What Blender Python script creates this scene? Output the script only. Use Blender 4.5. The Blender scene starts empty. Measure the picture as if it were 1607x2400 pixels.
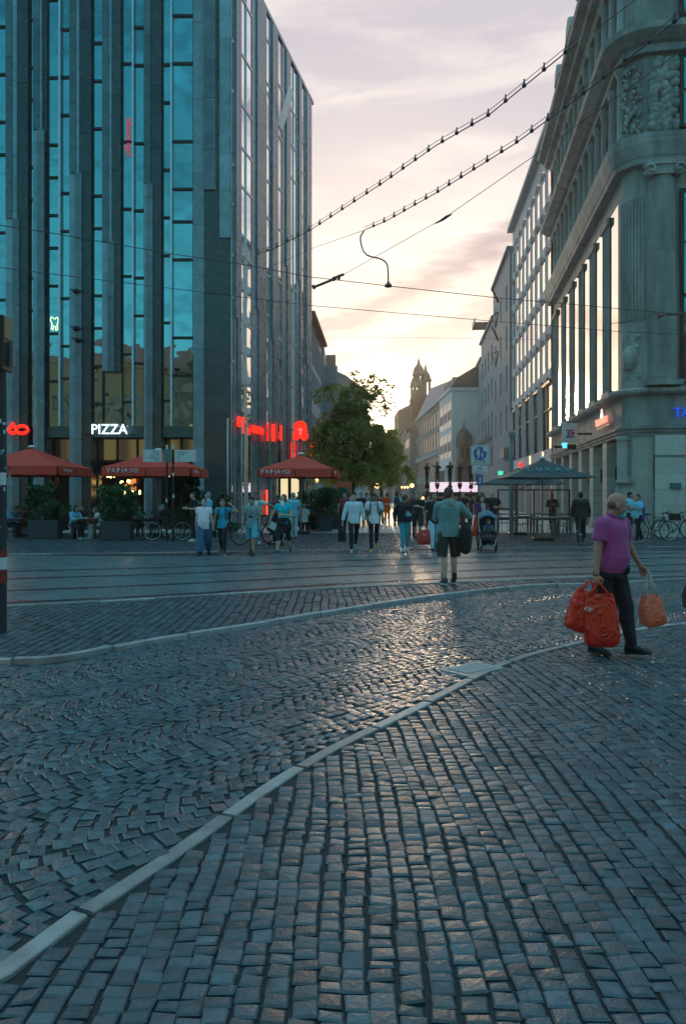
import bpy, bmesh, math, random
import numpy as np
from mathutils import Vector, Matrix
random.seed(7); rng = np.random.default_rng(7)
SC = bpy.context.scene
COL = SC.collection
R = math.radians
F = 1800.0; CX = 803.5; HZ = 1157.0; CH = 1.7
def at(px, Y): return (px - CX) / F * Y
def gp(px, py):
    Y = F * CH / (py - HZ); return (at(px, Y), Y)
def zz(py, Y): return CH + (HZ - py) / F * Y

# ---------------------------------------------------------------- materials
MATS = {}
def mat(name, col=(.5,.5,.5), rough=.6, metal=0.0, var=.12, scale=6.0, bump=.0, bscale=40., tone=False,
        emit=None, estr=0., spec=.5, streak=False, coat=0., transl=0., coltex=None, sheen=0.):
    if name in MATS: return MATS[name]
    m = bpy.data.materials.new(name); m.use_nodes = True
    nt = m.node_tree; nd = nt.nodes; lk = nt.links
    b = nd['Principled BSDF']
    b.inputs['Roughness'].default_value = rough
    b.inputs['Metallic'].default_value = metal
    b.inputs['Specular IOR Level'].default_value = spec
    b.inputs['Coat Weight'].default_value = coat
    b.inputs['Sheen Weight'].default_value = sheen
    b.inputs['Base Color'].default_value = (*col, 1)
    tc = nd.new('ShaderNodeTexCoord')
    cur = None
    if var > 0:
        no = nd.new('ShaderNodeTexNoise'); no.inputs['Scale'].default_value = scale; no.inputs['Detail'].default_value = 5
        no.inputs['Roughness'].default_value = .65
        if streak:
            mp = nd.new('ShaderNodeMapping'); mp.inputs['Scale'].default_value = (1, 1, .12)
            lk.new(tc.outputs['Object'], mp.inputs[0]); lk.new(mp.outputs[0], no.inputs['Vector'])
        else: lk.new(tc.outputs['Object'], no.inputs['Vector'])
        rp = nd.new('ShaderNodeMapRange'); rp.inputs[1].default_value = .25; rp.inputs[2].default_value = .75
        rp.inputs[3].default_value = 1 - var; rp.inputs[4].default_value = 1 + var
        lk.new(no.outputs[0], rp.inputs[0]); cur = rp.outputs[0]
        rr = nd.new('ShaderNodeMapRange'); rr.inputs[1].default_value = .3; rr.inputs[2].default_value = .7
        rr.inputs[3].default_value = max(0.03, rough - .12 * min(1, rough * 2)); rr.inputs[4].default_value = min(1, rough + .12 * min(1, rough * 2))
        lk.new(no.outputs[0], rr.inputs[0]); lk.new(rr.outputs[0], b.inputs['Roughness'])
    if tone:
        a = nd.new('ShaderNodeAttribute'); a.attribute_name = 'tone'
        if cur is None: cur = a.outputs['Fac']
        else:
            mm = nd.new('ShaderNodeMath'); mm.operation = 'MULTIPLY'
            lk.new(cur, mm.inputs[0]); lk.new(a.outputs['Fac'], mm.inputs[1]); cur = mm.outputs[0]
    if cur is not None:
        vm = nd.new('ShaderNodeVectorMath'); vm.operation = 'SCALE'; vm.inputs[0].default_value = col
        lk.new(cur, vm.inputs['Scale'])
        if coltex: vm = coltex(nd, lk, tc, vm) or vm
        lk.new(vm.outputs[0], b.inputs['Base Color'])
    if bump > 0:
        n2 = nd.new('ShaderNodeTexNoise'); n2.inputs['Scale'].default_value = bscale; n2.inputs['Detail'].default_value = 4
        lk.new(tc.outputs['Object'], n2.inputs['Vector'])
        bp = nd.new('ShaderNodeBump'); bp.inputs['Strength'].default_value = bump; bp.inputs['Distance'].default_value = .02
        lk.new(n2.outputs[0], bp.inputs['Height']); lk.new(bp.outputs[0], b.inputs['Normal'])
    if emit:
        b.inputs['Emission Color'].default_value = (*emit, 1); b.inputs['Emission Strength'].default_value = estr
    if transl > 0:
        tr = nd.new('ShaderNodeBsdfTranslucent'); tr.inputs[0].default_value = (col[0]*1.6, col[1]*1.7, col[2]*.8, 1)
        mx = nd.new('ShaderNodeMixShader'); mx.inputs[0].default_value = transl
        lk.new(b.outputs[0], mx.inputs[1]); lk.new(tr.outputs[0], mx.inputs[2])
        lk.new(mx.outputs[0], nd['Material Output'].inputs[0])
    MATS[name] = m; return m

def glass_mat(name, tint, base, refl=.5, rough=.03, wav=.02, wscale=.35):
    """opaque window pane: dark room behind, coloured mirror coat in front"""
    if name in MATS: return MATS[name]
    m = bpy.data.materials.new(name); m.use_nodes = True
    nd = m.node_tree.nodes; lk = m.node_tree.links
    b = nd['Principled BSDF']; b.inputs['Base Color'].default_value = (*base, 1); b.inputs['Roughness'].default_value = .1
    g = nd.new('ShaderNodeBsdfGlossy'); g.inputs['Color'].default_value = (*tint, 1); g.inputs['Roughness'].default_value = rough
    fr = nd.new('ShaderNodeLayerWeight'); fr.inputs[0].default_value = .5
    mr = nd.new('ShaderNodeMapRange'); mr.inputs[3].default_value = refl; mr.inputs[4].default_value = 1.0
    lk.new(fr.outputs['Fresnel'], mr.inputs[0])
    mx = nd.new('ShaderNodeMixShader'); lk.new(mr.outputs[0], mx.inputs[0])
    lk.new(b.outputs[0], mx.inputs[1]); lk.new(g.outputs[0], mx.inputs[2]); lk.new(mx.outputs[0], nd['Material Output'].inputs[0])
    if wav:
        tc = nd.new('ShaderNodeTexCoord'); n2 = nd.new('ShaderNodeTexNoise'); n2.inputs['Scale'].default_value = wscale; n2.inputs['Detail'].default_value = 2
        lk.new(tc.outputs['Object'], n2.inputs['Vector'])
        bp = nd.new('ShaderNodeBump'); bp.inputs['Strength'].default_value = 1; bp.inputs['Distance'].default_value = wav
        lk.new(n2.outputs[0], bp.inputs['Height']); lk.new(bp.outputs[0], g.inputs['Normal'])
    MATS[name] = m; return m

# ---------------------------------------------------------------- mesh builder
class MB:
    def __init__(s): s.v = []; s.f = []; s.m = []; s.t = []; s.sm = []
    def add(s, vs, fs, mi=0, tone=1., smooth=False):
        o = len(s.v); s.v.extend([tuple(v) for v in vs])
        for f in fs: s.f.append(tuple(i + o for i in f)); s.m.append(mi); s.t.append(tone); s.sm.append(smooth)
        return s
    def box(s, x0, x1, y0, y1, z0, z1, mi=0, tone=1.):
        v = [(x, y, z) for z in (z0, z1) for y in (y0, y1) for x in (x0, x1)]
        return s.add(v, [(0,2,3,1),(4,5,7,6),(0,1,5,4),(2,6,7,3),(0,4,6,2),(1,3,7,5)], mi, tone)
    def bbox(s, x0, x1, y0, y1, z0, z1, b=.01, mi=0, tone=1.):
        """box with chamfered edges"""
        bm = bmesh.new(); bmesh.ops.create_cube(bm, size=1)
        for v in bm.verts: v.co = Vector(((x0+x1)/2 + v.co.x*(x1-x0), (y0+y1)/2 + v.co.y*(y1-y0), (z0+z1)/2 + v.co.z*(z1-z0)))
        bmesh.ops.bevel(bm, geom=bm.edges[:], offset=b, segments=1, affect='EDGES')
        s.add([v.co[:] for v in bm.verts], [[v.index for v in f.verts] for f in bm.faces] if not bm.verts.index_update() else [], mi, tone); bm.free(); return s
    def obox(s, c, size, M, mi=0, tone=1.):
        hx, hy, hz = size[0]/2, size[1]/2, size[2]/2
        v = [Vector(c) + M @ Vector((x, y, z)) for z in (-hz, hz) for y in (-hy, hy) for x in (-hx, hx)]
        return s.add(v, [(0,2,3,1),(4,5,7,6),(0,1,5,4),(2,6,7,3),(0,4,6,2),(1,3,7,5)], mi, tone)
    def seg(s, a, b, r0, r1=None, n=8, mi=0, caps=True, smooth=True, tone=1.):
        a = Vector(a); b = Vector(b); r1 = r0 if r1 is None else r1
        d = (b - a)
        if d.length < 1e-6: return s
        d.normalize(); u = d.orthogonal().normalized(); w = d.cross(u)
        vs = []
        for p, r in ((a, r0), (b, r1)):
            for i in range(n):
                t = 2*math.pi*i/n; vs.append(p + (u*math.cos(t) + w*math.sin(t))*r)
        fs = [(i, (i+1) % n, n+(i+1) % n, n+i) for i in range(n)]
        s.add(vs, fs, mi, tone, smooth)
        if caps: s.add(vs, [tuple(range(n-1, -1, -1)), tuple(range(n, 2*n))], mi, tone)
        return s
    def tube(s, pts, r, n=6, mi=0, closed=False, smooth=True):
        P = [Vector(p) for p in pts]; k = len(P); rr = r if isinstance(r, (list, tuple)) else [r]*k
        vs = []; up = None
        for i in range(k):
            if closed: d = P[(i+1) % k] - P[i-1]
            else: d = P[min(i+1, k-1)] - P[max(i-1, 0)]
            d.normalize()
            if up is None: u = d.orthogonal().normalized()
            else:
                u = up - d*up.dot(d)
                u = u.normalized() if u.length > 1e-5 else d.orthogonal().normalized()
            up = u; w = d.cross(u)
            for j in range(n):
                t = 2*math.pi*j/n; vs.append(P[i] + (u*math.cos(t) + w*math.sin(t))*rr[i])
        fs = []
        for i in range(k if closed else k-1):
            a = i*n; b = ((i+1) % k)*n
            for j in range(n): fs.append((a+j, a+(j+1) % n, b+(j+1) % n, b+j))
        if not closed: fs += [tuple(range(n-1, -1, -1)), tuple(range((k-1)*n, k*n))]
        return s.add(vs, fs, mi, 1., smooth)
    def ell(s, c, r, mi=0, nu=12, nv=8, M=None, smooth=True, tone=1.):
        c = Vector(c); r = (r, r, r) if not hasattr(r, '__len__') else r
        vs = []; 
        for j in range(nv+1):
            th = math.pi*j/nv
            for i in range(nu):
                ph = 2*math.pi*i/nu
                p = Vector((r[0]*math.sin(th)*math.cos(ph), r[1]*math.sin(th)*math.sin(ph), r[2]*math.cos(th)))
                if M: p = M @ p
                vs.append(c + p)
        fs = []
        for j in range(nv):
            for i in range(nu):
                a = j*nu+i; b = j*nu+(i+1) % nu
                if j == 0: fs.append((a, a+nu, b+nu))
                elif j == nv-1: fs.append((a, a+nu, b))
                else: fs.append((a, a+nu, b+nu, b))
        return s.add(vs, fs, mi, tone, smooth)
    def loft(s, rings, mi=0, smooth=True, tone=1., caps=True):
        n = len(rings[0]); vs = [p for r in rings for p in r]; fs = []
        for k in range(len(rings)-1):
            for i in range(n):
                fs.append((k*n+i, k*n+(i+1) % n, (k+1)*n+(i+1) % n, (k+1)*n+i))
        s.add(vs, fs, mi, tone, smooth)
        if caps: s.add(vs, [tuple(range(n-1, -1, -1)), tuple(range((len(rings)-1)*n, len(rings)*n))], mi, tone)
        return s
    def lathe(s, prof, c=(0,0,0), n=16, mi=0, smooth=True, a0=0., a1=2*math.pi, rx=1., ry=1.):
        full = abs(a1-a0-2*math.pi) < 1e-6; m = n if full else n+1
        vs = []
        for r, z in prof:
            for i in range(m):
                t = a0 + (a1-a0)*i/n; vs.append((c[0]+r*rx*math.cos(t), c[1]+r*ry*math.sin(t), c[2]+z))
        fs = []
        for k in range(len(prof)-1):
            for i in range(n):
                j = (i+1) % m; fs.append((k*m+i, k*m+j, (k+1)*m+j, (k+1)*m+i))
        return s.add(vs, fs, mi, 1., smooth)
    def prism(s, poly, d0, d1, plane='xz', mi=0, tone=1.):
        """extrude polygon; plane 'xz' -> depth is y, 'xy' -> depth is z"""
        n = len(poly)
        def P(p, d): return (p[0], d, p[1]) if plane == 'xz' else ((p[0], p[1], d) if plane == 'xy' else (d, p[0], p[1]))
        vs = [P(p, d0) for p in poly] + [P(p, d1) for p in poly]
        fs = [tuple(range(n)), tuple(range(2*n-1, n-1, -1))] + [(i, n+i, n+(i+1) % n, (i+1) % n) for i in range(n)]
        return s.add(vs, fs, mi, tone)
    def xf(s, M, i0=0):
        s.v[i0:] = [tuple(M @ Vector(v)) for v in s.v[i0:]]; return s
    def mesh(s, name):
        me = bpy.data.meshes.new(name); me.from_pydata(s.v, [], s.f)
        me.polygons.foreach_set('material_index', s.m); me.polygons.foreach_set('use_smooth', s.sm)
        a = me.attributes.new('tone', 'FLOAT', 'FACE'); a.data.foreach_set('value', s.t)
        me.update(); return me
    def build(s, name, mats, parent=None, loc=None, fix=True):
        me = s.mesh(name)
        if fix:
            bm = bmesh.new(); bm.from_mesh(me); bmesh.ops.recalc_face_normals(bm, faces=bm.faces); bm.to_mesh(me); bm.free()
        return link(name, me, mats, parent, loc)
def link(name, me, mats, parent=None, loc=None):
    if not isinstance(mats, (list, tuple)): mats = [mats]
    for m in mats: me.materials.append(m)
    o = bpy.data.objects.new(name, me); COL.objects.link(o)
    if parent is not None: o.parent = parent
    if loc is not None: o.location = loc
    return o
def thing(name, label, cat, loc=(0,0,0), rz=0., group=None):
    o = bpy.data.objects.new(name, None); COL.objects.link(o); o.empty_display_size = .2
    o.location = loc; o.rotation_euler = (0, 0, rz); return tag(o, label, cat, group)
def tag(o, label, cat, group=None, kind=None):
    o['label'] = label; o['category'] = cat
    if group: o['group'] = group
    if kind: o['kind'] = kind
    return o
def struct(name, mb, mats):
    o = mb.build(name, mats, fix=False) if isinstance(mb, MB) else mb
    o['kind'] = 'structure'; return o
def dup(root, loc, rz, label, group=None, scale=None):
    r = root.copy(); COL.objects.link(r); r.location = loc; r.rotation_euler = (0, 0, rz); r['label'] = label
    if group: r['group'] = group
    if scale: r.scale = (scale,)*3
    for ch in list(root.children):
        c = ch.copy(); COL.objects.link(c); c.parent = r
        for g in list(ch.children):
            d = g.copy(); COL.objects.link(d); d.parent = c
    return r
TMP = bpy.data.scenes.new('workshop')
def evald(o):
    TMP.collection.objects.link(o); TMP.view_layers[0].update(); dg = TMP.view_layers[0].depsgraph; dg.update()
    me = bpy.data.meshes.new_from_object(o.evaluated_get(dg)); bpy.data.objects.remove(o); return me
def text_mesh(s, size=.3, ext=.01, align='CENTER', xscale=1.):
    cu = bpy.data.curves.new('lettering', 'FONT'); cu.body = s; cu.size = size; cu.extrude = ext; cu.align_x = align; cu.align_y = 'CENTER'
    cu.resolution_u = 2
    me = evald(bpy.data.objects.new('lettering', cu))
    if xscale != 1.: me.transform(Matrix.Diagonal((xscale, 1, 1, 1)))
    return me
def text(name, s, m, parent, loc, rot=(math.pi/2, 0, 0), size=.3, ext=.01, align='CENTER', xscale=1.):
    o = link(name, text_mesh(s, size, ext, align, xscale), m, parent, loc); o.rotation_euler = rot; return o
def remesh(mb, vox, sm=3):
    me = mb.mesh('tmp'); o = bpy.data.objects.new('tmp', me)
    md = o.modifiers.new('r', 'REMESH'); md.mode = 'VOXEL'; md.voxel_size = vox; md.use_smooth_shade = True
    ms = o.modifiers.new('s', 'SMOOTH'); ms.iterations = sm; ms.factor = .5
    out = evald(o)
    out.polygons.foreach_set('use_smooth', [True]*len(out.polygons)); out.materials.clear(); return out
def join_mesh(me, mb):
    """append an un-remeshed builder to a mesh (hands, eyes)"""
    bm = bmesh.new(); bm.from_mesh(me); m2 = mb.mesh('x'); bm.from_mesh(m2)
    out = bpy.data.meshes.new('body'); bm.to_mesh(out); bm.free(); return out

# ---------------------------------------------------------------- shared materials
def joints(nd, lk, tc, vm):
    # ashlar courses and a broad soot pattern
    sp = nd.new('ShaderNodeSeparateXYZ'); lk.new(tc.outputs['Object'], sp.inputs[0])
    m = nd.new('ShaderNodeMath'); m.operation = 'MULTIPLY'; m.inputs[1].default_value = 1/.62; lk.new(sp.outputs['Z'], m.inputs[0])
    fr = nd.new('ShaderNodeMath'); fr.operation = 'FRACT'; lk.new(m.outputs[0], fr.inputs[0])
    mr = nd.new('ShaderNodeMapRange'); mr.inputs[1].default_value = .015; mr.inputs[2].default_value = .035; mr.inputs[3].default_value = .62; mr.inputs[4].default_value = 1.; lk.new(fr.outputs[0], mr.inputs[0])
    no = nd.new('ShaderNodeTexNoise'); no.inputs['Scale'].default_value = .55; no.inputs['Detail'].default_value = 8; no.inputs['Roughness'].default_value = .7
    mp = nd.new('ShaderNodeMapping'); mp.inputs['Scale'].default_value = (1.6, 1.6, .5); lk.new(tc.outputs['Object'], mp.inputs[0]); lk.new(mp.outputs[0], no.inputs['Vector'])
    m2 = nd.new('ShaderNodeMapRange'); m2.inputs[1].default_value = .35; m2.inputs[2].default_value = .65; m2.inputs[3].default_value = .55; m2.inputs[4].default_value = 1.15; lk.new(no.outputs[0], m2.inputs[0])
    mm = nd.new('ShaderNodeMath'); mm.operation = 'MULTIPLY'; lk.new(mr.outputs[0], mm.inputs[0]); lk.new(m2.outputs[0], mm.inputs[1])
    v2 = nd.new('ShaderNodeVectorMath'); v2.operation = 'SCALE'; lk.new(vm.outputs[0], v2.inputs[0]); lk.new(mm.outputs[0], v2.inputs['Scale']); return v2
STONE = mat('sandstone', (.34,.355,.34), .72, var=.28, scale=2.2, bump=.5, bscale=25, tone=True, streak=True, coltex=joints)
STONE2 = mat('pale_stone', (.44,.44,.40), .7, var=.15, scale=3, bump=.3, bscale=30, tone=True)
PIER = mat('slate_cladding', (.16,.25,.285), .27, var=.26, scale=1.3, bump=.12, bscale=18, tone=True, spec=.55)
CONC = mat('concrete', (.33,.33,.33), .8, var=.15, scale=3, bump=.3, bscale=20, tone=True)
ALU = mat('aluminium', (.55,.6,.62), .35, .6, var=.08)
WHITEMET = mat('white_aluminium', (.62,.72,.76), .3, .2, var=.05)
DARK = mat('dark_metal', (.02,.023,.027), .45, .3, var=.1)
BLACK = mat('black_rubber', (.012,.012,.013), .6, var=.1)
STEEL = mat('rail_steel', (.42,.40,.38), .22, 1., var=.15, scale=12)
GREYP = mat('grey_paint', (.16,.2,.21), .5, var=.12, scale=8)
GTEAL = glass_mat('teal_mirror_glass', (.27,.50,.53), (.004,.02,.024), .72, .015, .03, .6)
GCLR = glass_mat('clear_mirror_glass', (.95,.93,.92), (.02,.022,.022), .55, .02, .01, .4)
GSUN = glass_mat('sunset_mirror_glass', (1.,.92,.84), (.05,.04,.035), .8, .05, .006, .5)
GDARK = glass_mat('dark_shop_glass', (.6,.7,.72), (.012,.013,.014), .06, .05, 0)
# ================================================================= GROUND
def poly_in(px, py, poly):
    inside = np.zeros(len(px), bool); n = len(poly)
    for i in range(n):
        x0, y0 = poly[i]; x1, y1 = poly[(i+1) % n]
        c = ((y0 > py) != (y1 > py)) & (px < (x1-x0)*(py-y0)/((y1-y0) if y1 != y0 else 1e-9) + x0)
        inside ^= c
    return inside
def spline(pts, step=.25):
    P = [Vector((p[0], p[1], 0)) for p in pts]; out = []
    for i in range(len(P)-1):
        p0 = P[max(i-1, 0)]; p1 = P[i]; p2 = P[i+1]; p3 = P[min(i+2, len(P)-1)]
        n = max(1, int((p2-p1).length/step))
        for k in range(n):
            t = k/n
            out.append(.5*((2*p1)+(p2-p0)*t+(2*p0-5*p1+4*p2-p3)*t*t+(3*p1-p0-3*p2+p3)*t**3))
    out.append(P[-1]); return [(v.x, v.y) for v in out]
K1 = [(-3.2,.6)] + [gp(a*1.025, b*1.025) for a, b in ((0,2240),(185,2100),(400,1960),(600,1815),(750,1720),(830,1680),(935,1630),(1000,1597),(1120,1535),(1200,1503),(1310,1475),(1440,1445),(1568,1428))] + [(9,12.1),(16,15)]
K2 = [(-12,5.4),(-7.5,6.8),(-5.2,7.35)] + [gp(a, b) for a, b in ((0,1558),(103,1556),(185,1545),(338,1512),(615,1468),(820,1433),(1025,1402),(1134,1390),(1240,1378),(1366,1375),(1480,1369),(1603,1362))] + [(10,16.0),(16,17.2)]
K3 = [(-14,8.3),(-9,10.0),(-5.0,11.4),(-2.84,12.4),(0,13.75),(2.3,14.6),(4.35,15.3),(6.6,15.75),(10,16.6),(16,17.8)]
RAILS = [[(-14,8.7),(-9,10.55),(-5.2,11.8),(-2.8,12.75),(0,14.3),(3.4,15.6),(7.5,16.7),(12,17.7),(18,18.8)],
         [(-14,10.2),(-9,12.05),(-5.8,13.25),(-3.2,14.2),(0,15.75),(3.8,17.1),(8.1,18.2),(12,19.1),(18,20.2)],
         [(-16,12.1),(-10,14.0),(-6.6,15.07),(-3.6,16.05),(0,17.6),(4.2,19.0),(8.8,20.1),(13,20.9),(20,22)],
         [(-17,13.6),(-10.5,15.5),(-7.3,16.5),(-3.9,17.5),(0,19.2),(4.5,20.5),(9.3,21.6),(13,22.3),(20,23.4)]]
K5 = [(-24,19.2),(-15,20.2),(-9.2,21.),(-4.8,21.6),(0,22.7),(5.1,23.3),(9.8,23.9),(15,24.6),(30,26)]
k1, k2, k3, k5 = (spline(k) for k in (K1, K2, K3, K5))
# joint sand sheet = "ground", reaches the horizon
COBJ = mat('joint_sand', (.028,.034,.038), .95, var=.3, scale=9, bump=.5, bscale=60)
g = MB(); 
for x0, x1, y0, y1 in ((-900,900,-300,21.0),(-900,900,21.0,1500)): g.add([(x0,y0,0),(x1,y0,0),(x1,y1,0),(x0,y1,0)], [(0,1,2,3)])
struct('ground', g, COBJ)
COB = mat('basalt_cobble', (.040,.078,.096), .40, var=.42, scale=14, bump=.22, bscale=70, tone=True, spec=.7)
def stones(name, C, ang, sx, sy, h, matl, label=None, bevel=.007, deep=True):
    N = len(C); ca, sa = np.cos(ang), np.sin(ang)
    rings = [(1.0, -.004, 0.0), (1.0, .55, 0.0), (1.0, 1.0, bevel)] if deep else [(1., -.004, 0.), (1., 1., bevel*.8)]
    V = []
    jit = rng.uniform(-.0035, .0035, (N, 4, 2)); tilt = rng.normal(0, .0018, (N, 2))
    for q, (k, zf, ins) in enumerate(rings):
        for c, (ux, uy) in enumerate(((-1,-1),(1,-1),(1,1),(-1,1))):
            lx = ux*(sx/2-ins) + jit[:, c, 0]; ly = uy*(sy/2-ins) + jit[:, c, 1]
            z = h*zf + (tilt[:, 0]*ux + tilt[:, 1]*uy)*(1 if zf > 0 else 0)
            if zf < 0: z = np.full(N, -.004)
            V.append(np.stack([C[:, 0]+lx*ca-ly*sa, C[:, 1]+lx*sa+ly*ca, z], 1))
    nr = len(rings)*4
    if deep:  # domed centre
        V.append(np.stack([C[:, 0], C[:, 1], h+.0008+rng.uniform(0, .002, N)], 1)); nr += 1
    V = np.stack(V, 1).reshape(-1, 3)
    fs = []
    for k in range(len(rings)-1):
        for c in range(4): fs.append((k*4+c, k*4+(c+1) % 4, (k+1)*4+(c+1) % 4, (k+1)*4+c))
    b = (len(rings)-1)*4
    quads = np.array(fs); base = (np.arange(N)*nr)[:, None, None]
    Q = (quads[None]+base).reshape(-1, 4)
    me = bpy.data.meshes.new(name); 
    if deep:
        T = (np.array([(b+c, b+(c+1) % 4, b+4) for c in range(4)])[None]+base).reshape(-1, 3)
    else:
        T = np.zeros((0, 3), int); Q = np.concatenate([Q, (np.array([(b, b+1, b+2, b+3)])[None]+base).reshape(-1, 4)])
    loops = np.concatenate([Q.ravel(), T.ravel()]); nq, ntt = len(Q), len(T)
    me.vertices.add(len(V)); me.vertices.foreach_set('co', V.astype(np.float32).ravel())
    me.loops.add(len(loops)); me.loops.foreach_set('vertex_index', loops.astype(np.int32))
    me.polygons.add(nq+ntt)
    starts = np.concatenate([np.arange(nq)*4, nq*4+np.arange(ntt)*3]); me.polygons.foreach_set('loop_start', starts.astype(np.int32))
    tone = rng.normal(1, .21, N).clip(.55, 1.6); tone[rng.random(N) < .03] *= 1.35
    fpq = nq//N; tq = np.repeat(tone, fpq); 
    if not deep: tq = np.concatenate([np.repeat(tone, fpq-1), tone])
    tt = np.repeat(tone, 4) if deep else np.zeros(0)
    me.update(calc_edges=True)
    a = me.attributes.new('tone', 'FLOAT', 'FACE'); a.data.foreach_set('value', np.concatenate([tq, tt]).astype(np.float32))
    sm = np.zeros(nq+ntt, bool); me.polygons.foreach_set('use_smooth', sm)
    me.validate(); me.update()
    return link(name, me, matl)
def grid_cobbles(name, poly, y0, y1, x0, x1, pw, pl, bend, h=.03, deep=True, gap=.009, rot=0.):
    cs = []
    cols = np.arange(x0, x1, pw)
    for i, x in enumerate(cols):
        ls = rng.uniform(pl*.72, pl*1.3, int((y1-y0)/pl)+6); ys = y0 + np.cumsum(ls) - ls/2 + rng.uniform(-.1, 0)
        xs = x + bend(ys) + .012*np.sin(ys*1.7+i*.35) + .008*np.sin(ys*4.1+i) 
        dx = (bend(ys+.05)-bend(ys-.05))/.1
        wj = 1 + .06*np.sin(ys*1.3+i*2.1)
        cs.append(np.stack([xs+rng.normal(0, .003, len(ys)), ys, -np.arctan(dx)+rng.normal(0, .03, len(ys)), (pw-gap*1.15)*wj*rng.uniform(.93, 1.03, len(ys)), (ls-gap)], 1))
    A = np.concatenate(cs)
    keep = poly_in(A[:, 0], A[:, 1], poly) & (A[:, 1] > y0) & (A[:, 1] < y1) & (np.abs(A[:, 0]) < .47*A[:, 1]+.8)
    A = A[keep]; N = len(A)
    o = stones(name, A[:, :2], A[:, 2], A[:, 3], A[:, 4], h+rng.normal(0, .0015, N), COB, deep=deep); o['kind'] = 'structure'; return o
bendA = lambda y: -.017*np.clip(y-3.4, 0, 9)**2*.9
k1e = k1
polyA = [(x+.055, y-.052) for x, y in k1e] + [(16,1.5),(-3.2,.4)]
grid_cobbles('sidewalk_cobbles', polyA, 2.0, 12.2, -3.4, 8.5, .0935, .073, bendA, h=.014, gap=.0065)
polyC = k2 + k3[::-1]
polyC = [(x-.03, y+.12) for x, y in k2] + [(x, y-.06) for x, y in k3[::-1]]
grid_cobbles('island_cobbles', polyC, 6.5, 17.4, -9, 9, .125, .1, lambda y: -.004*(y-9)**2, deep=False, h=.016)
polyE = [(x, y+.15) for x, y in k5] + [(30,35),(-24,35)]
grid_cobbles('plaza_cobbles', polyE, 20.5, 32.6, -15, 16, .12, .12, lambda y: .10*np.sin(y*.9), deep=False, h=.024)
polyE2 = [(x, y-1.35) for x, y in k5] + [(x, y-.12) for x, y in k5[::-1]]
grid_cobbles('tramside_cobbles', polyE2, 19, 26, -3, 16, .12, .12, lambda y: 0*y, deep=False, h=.022)
# segmental-arc paving of the roadway
def arc_cobbles():
    th = math.atan2(.64, .77); W = 1.15; out = []
    for ci in range(-9, 12):
        rr = .82; nst = 13
        for k in range(-40, 260):
            s0 = k*.098 + (ci % 2)*.049 + rng.uniform(-.01, .01)
            for j in range(nst):
                a = R(-44) + (j+.5)/nst*R(88) + rng.normal(0, .01)
                u = ci*W + rr*math.sin(a); v = s0 + rr*(math.cos(a)) + rng.normal(0, .005)
                out.append((u, v, -a, math.cos(a)))
    A = np.array(out); 
    # u across the roadway, v along it
    X = A[:, 1]*math.cos(th) - A[:, 0]*math.sin(th) - 4.5; Y = A[:, 1]*math.sin(th) + A[:, 0]*math.cos(th) + 2.2
    ang = A[:, 2] + th - math.pi/2
    poly = [(x-.048, y+.052) for x, y in k1e] + [(x+.03, y-.1) for x, y in k2[::-1]]
    keep = poly_in(X, Y, poly) & (np.abs(X) < .47*Y+.6) & (Y < 18)
    X, Y, ang, csy = X[keep], Y[keep], ang[keep], A[keep, 3]; N = len(X)
    o = stones('roadway_cobbles', np.stack([X, Y], 1), ang, rng.uniform(.080, .093, N), rng.uniform(.084, .092, N)*csy, .014+rng.normal(0, .0016, N), mat('basalt_cobble_polished', (.042,.082,.100), .29, var=.42, scale=14, bump=.22, bscale=70, tone=True, spec=.85)); o['kind'] = 'structure'
arc_cobbles()
# kerbs: separate slabs laid end to end
KERB = mat('granite_kerb', (.29,.30,.31), .45, var=.35, scale=6, bump=.3, bscale=80, tone=True)
def kerb(name, line, w, h, L, ymax=60, joint=.008):
    g = MB(); pts = [Vector((x, y, 0)) for x, y in line]; acc = [0]
    for a, b in zip(pts, pts[1:]): acc.append(acc[-1]+(b-a).length)
    def P(s):
        s = min(max(s, 0), acc[-1]-1e-4)
        i = max(0, int(np.searchsorted(acc, s))-1); t = (s-acc[i])/(acc[i+1]-acc[i]); return pts[i].lerp(pts[i+1], t)
    s = 0
    while s < acc[-1]-.2:
        l = L*random.uniform(.85, 1.15); n = 4; off = random.uniform(-.012, .012) if random.random() < .7 else random.uniform(-.03,.03); dz = random.uniform(-.004, .006)
        tone = random.uniform(.7, 1.3); rings = []
        for k in range(n+1):
            q = s + joint + (l-2*joint)*k/n; c = P(q); d = (P(q+.05)-P(q-.05)).normalized(); nn = Vector((-d.y, d.x, 0))
            c = c+nn*off
            rings.append([c-nn*w/2+Vector((0,0,-.01)), c-nn*w/2+Vector((0,0,h+dz-.005)), c-nn*(w/2-.006)+Vector((0,0,h+dz)), c+nn*(w/2-.006)+Vector((0,0,h+dz)), c+nn*w/2+Vector((0,0,h+dz-.005)), c+nn*w/2+Vector((0,0,-.01))])
        g.loft([[tuple(v) for v in r] for r in rings], smooth=False, tone=tone); s += l
    o = g.build(name, KERB); o['kind'] = 'structure'
kerb('kerb_near', k1, .085, .019, .9, joint=.016)
kerb('kerb_far', k2, .10, .06, 1.1, joint=.014)
kerb('kerb_tram', k3, .09, .034, 1.0)
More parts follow.
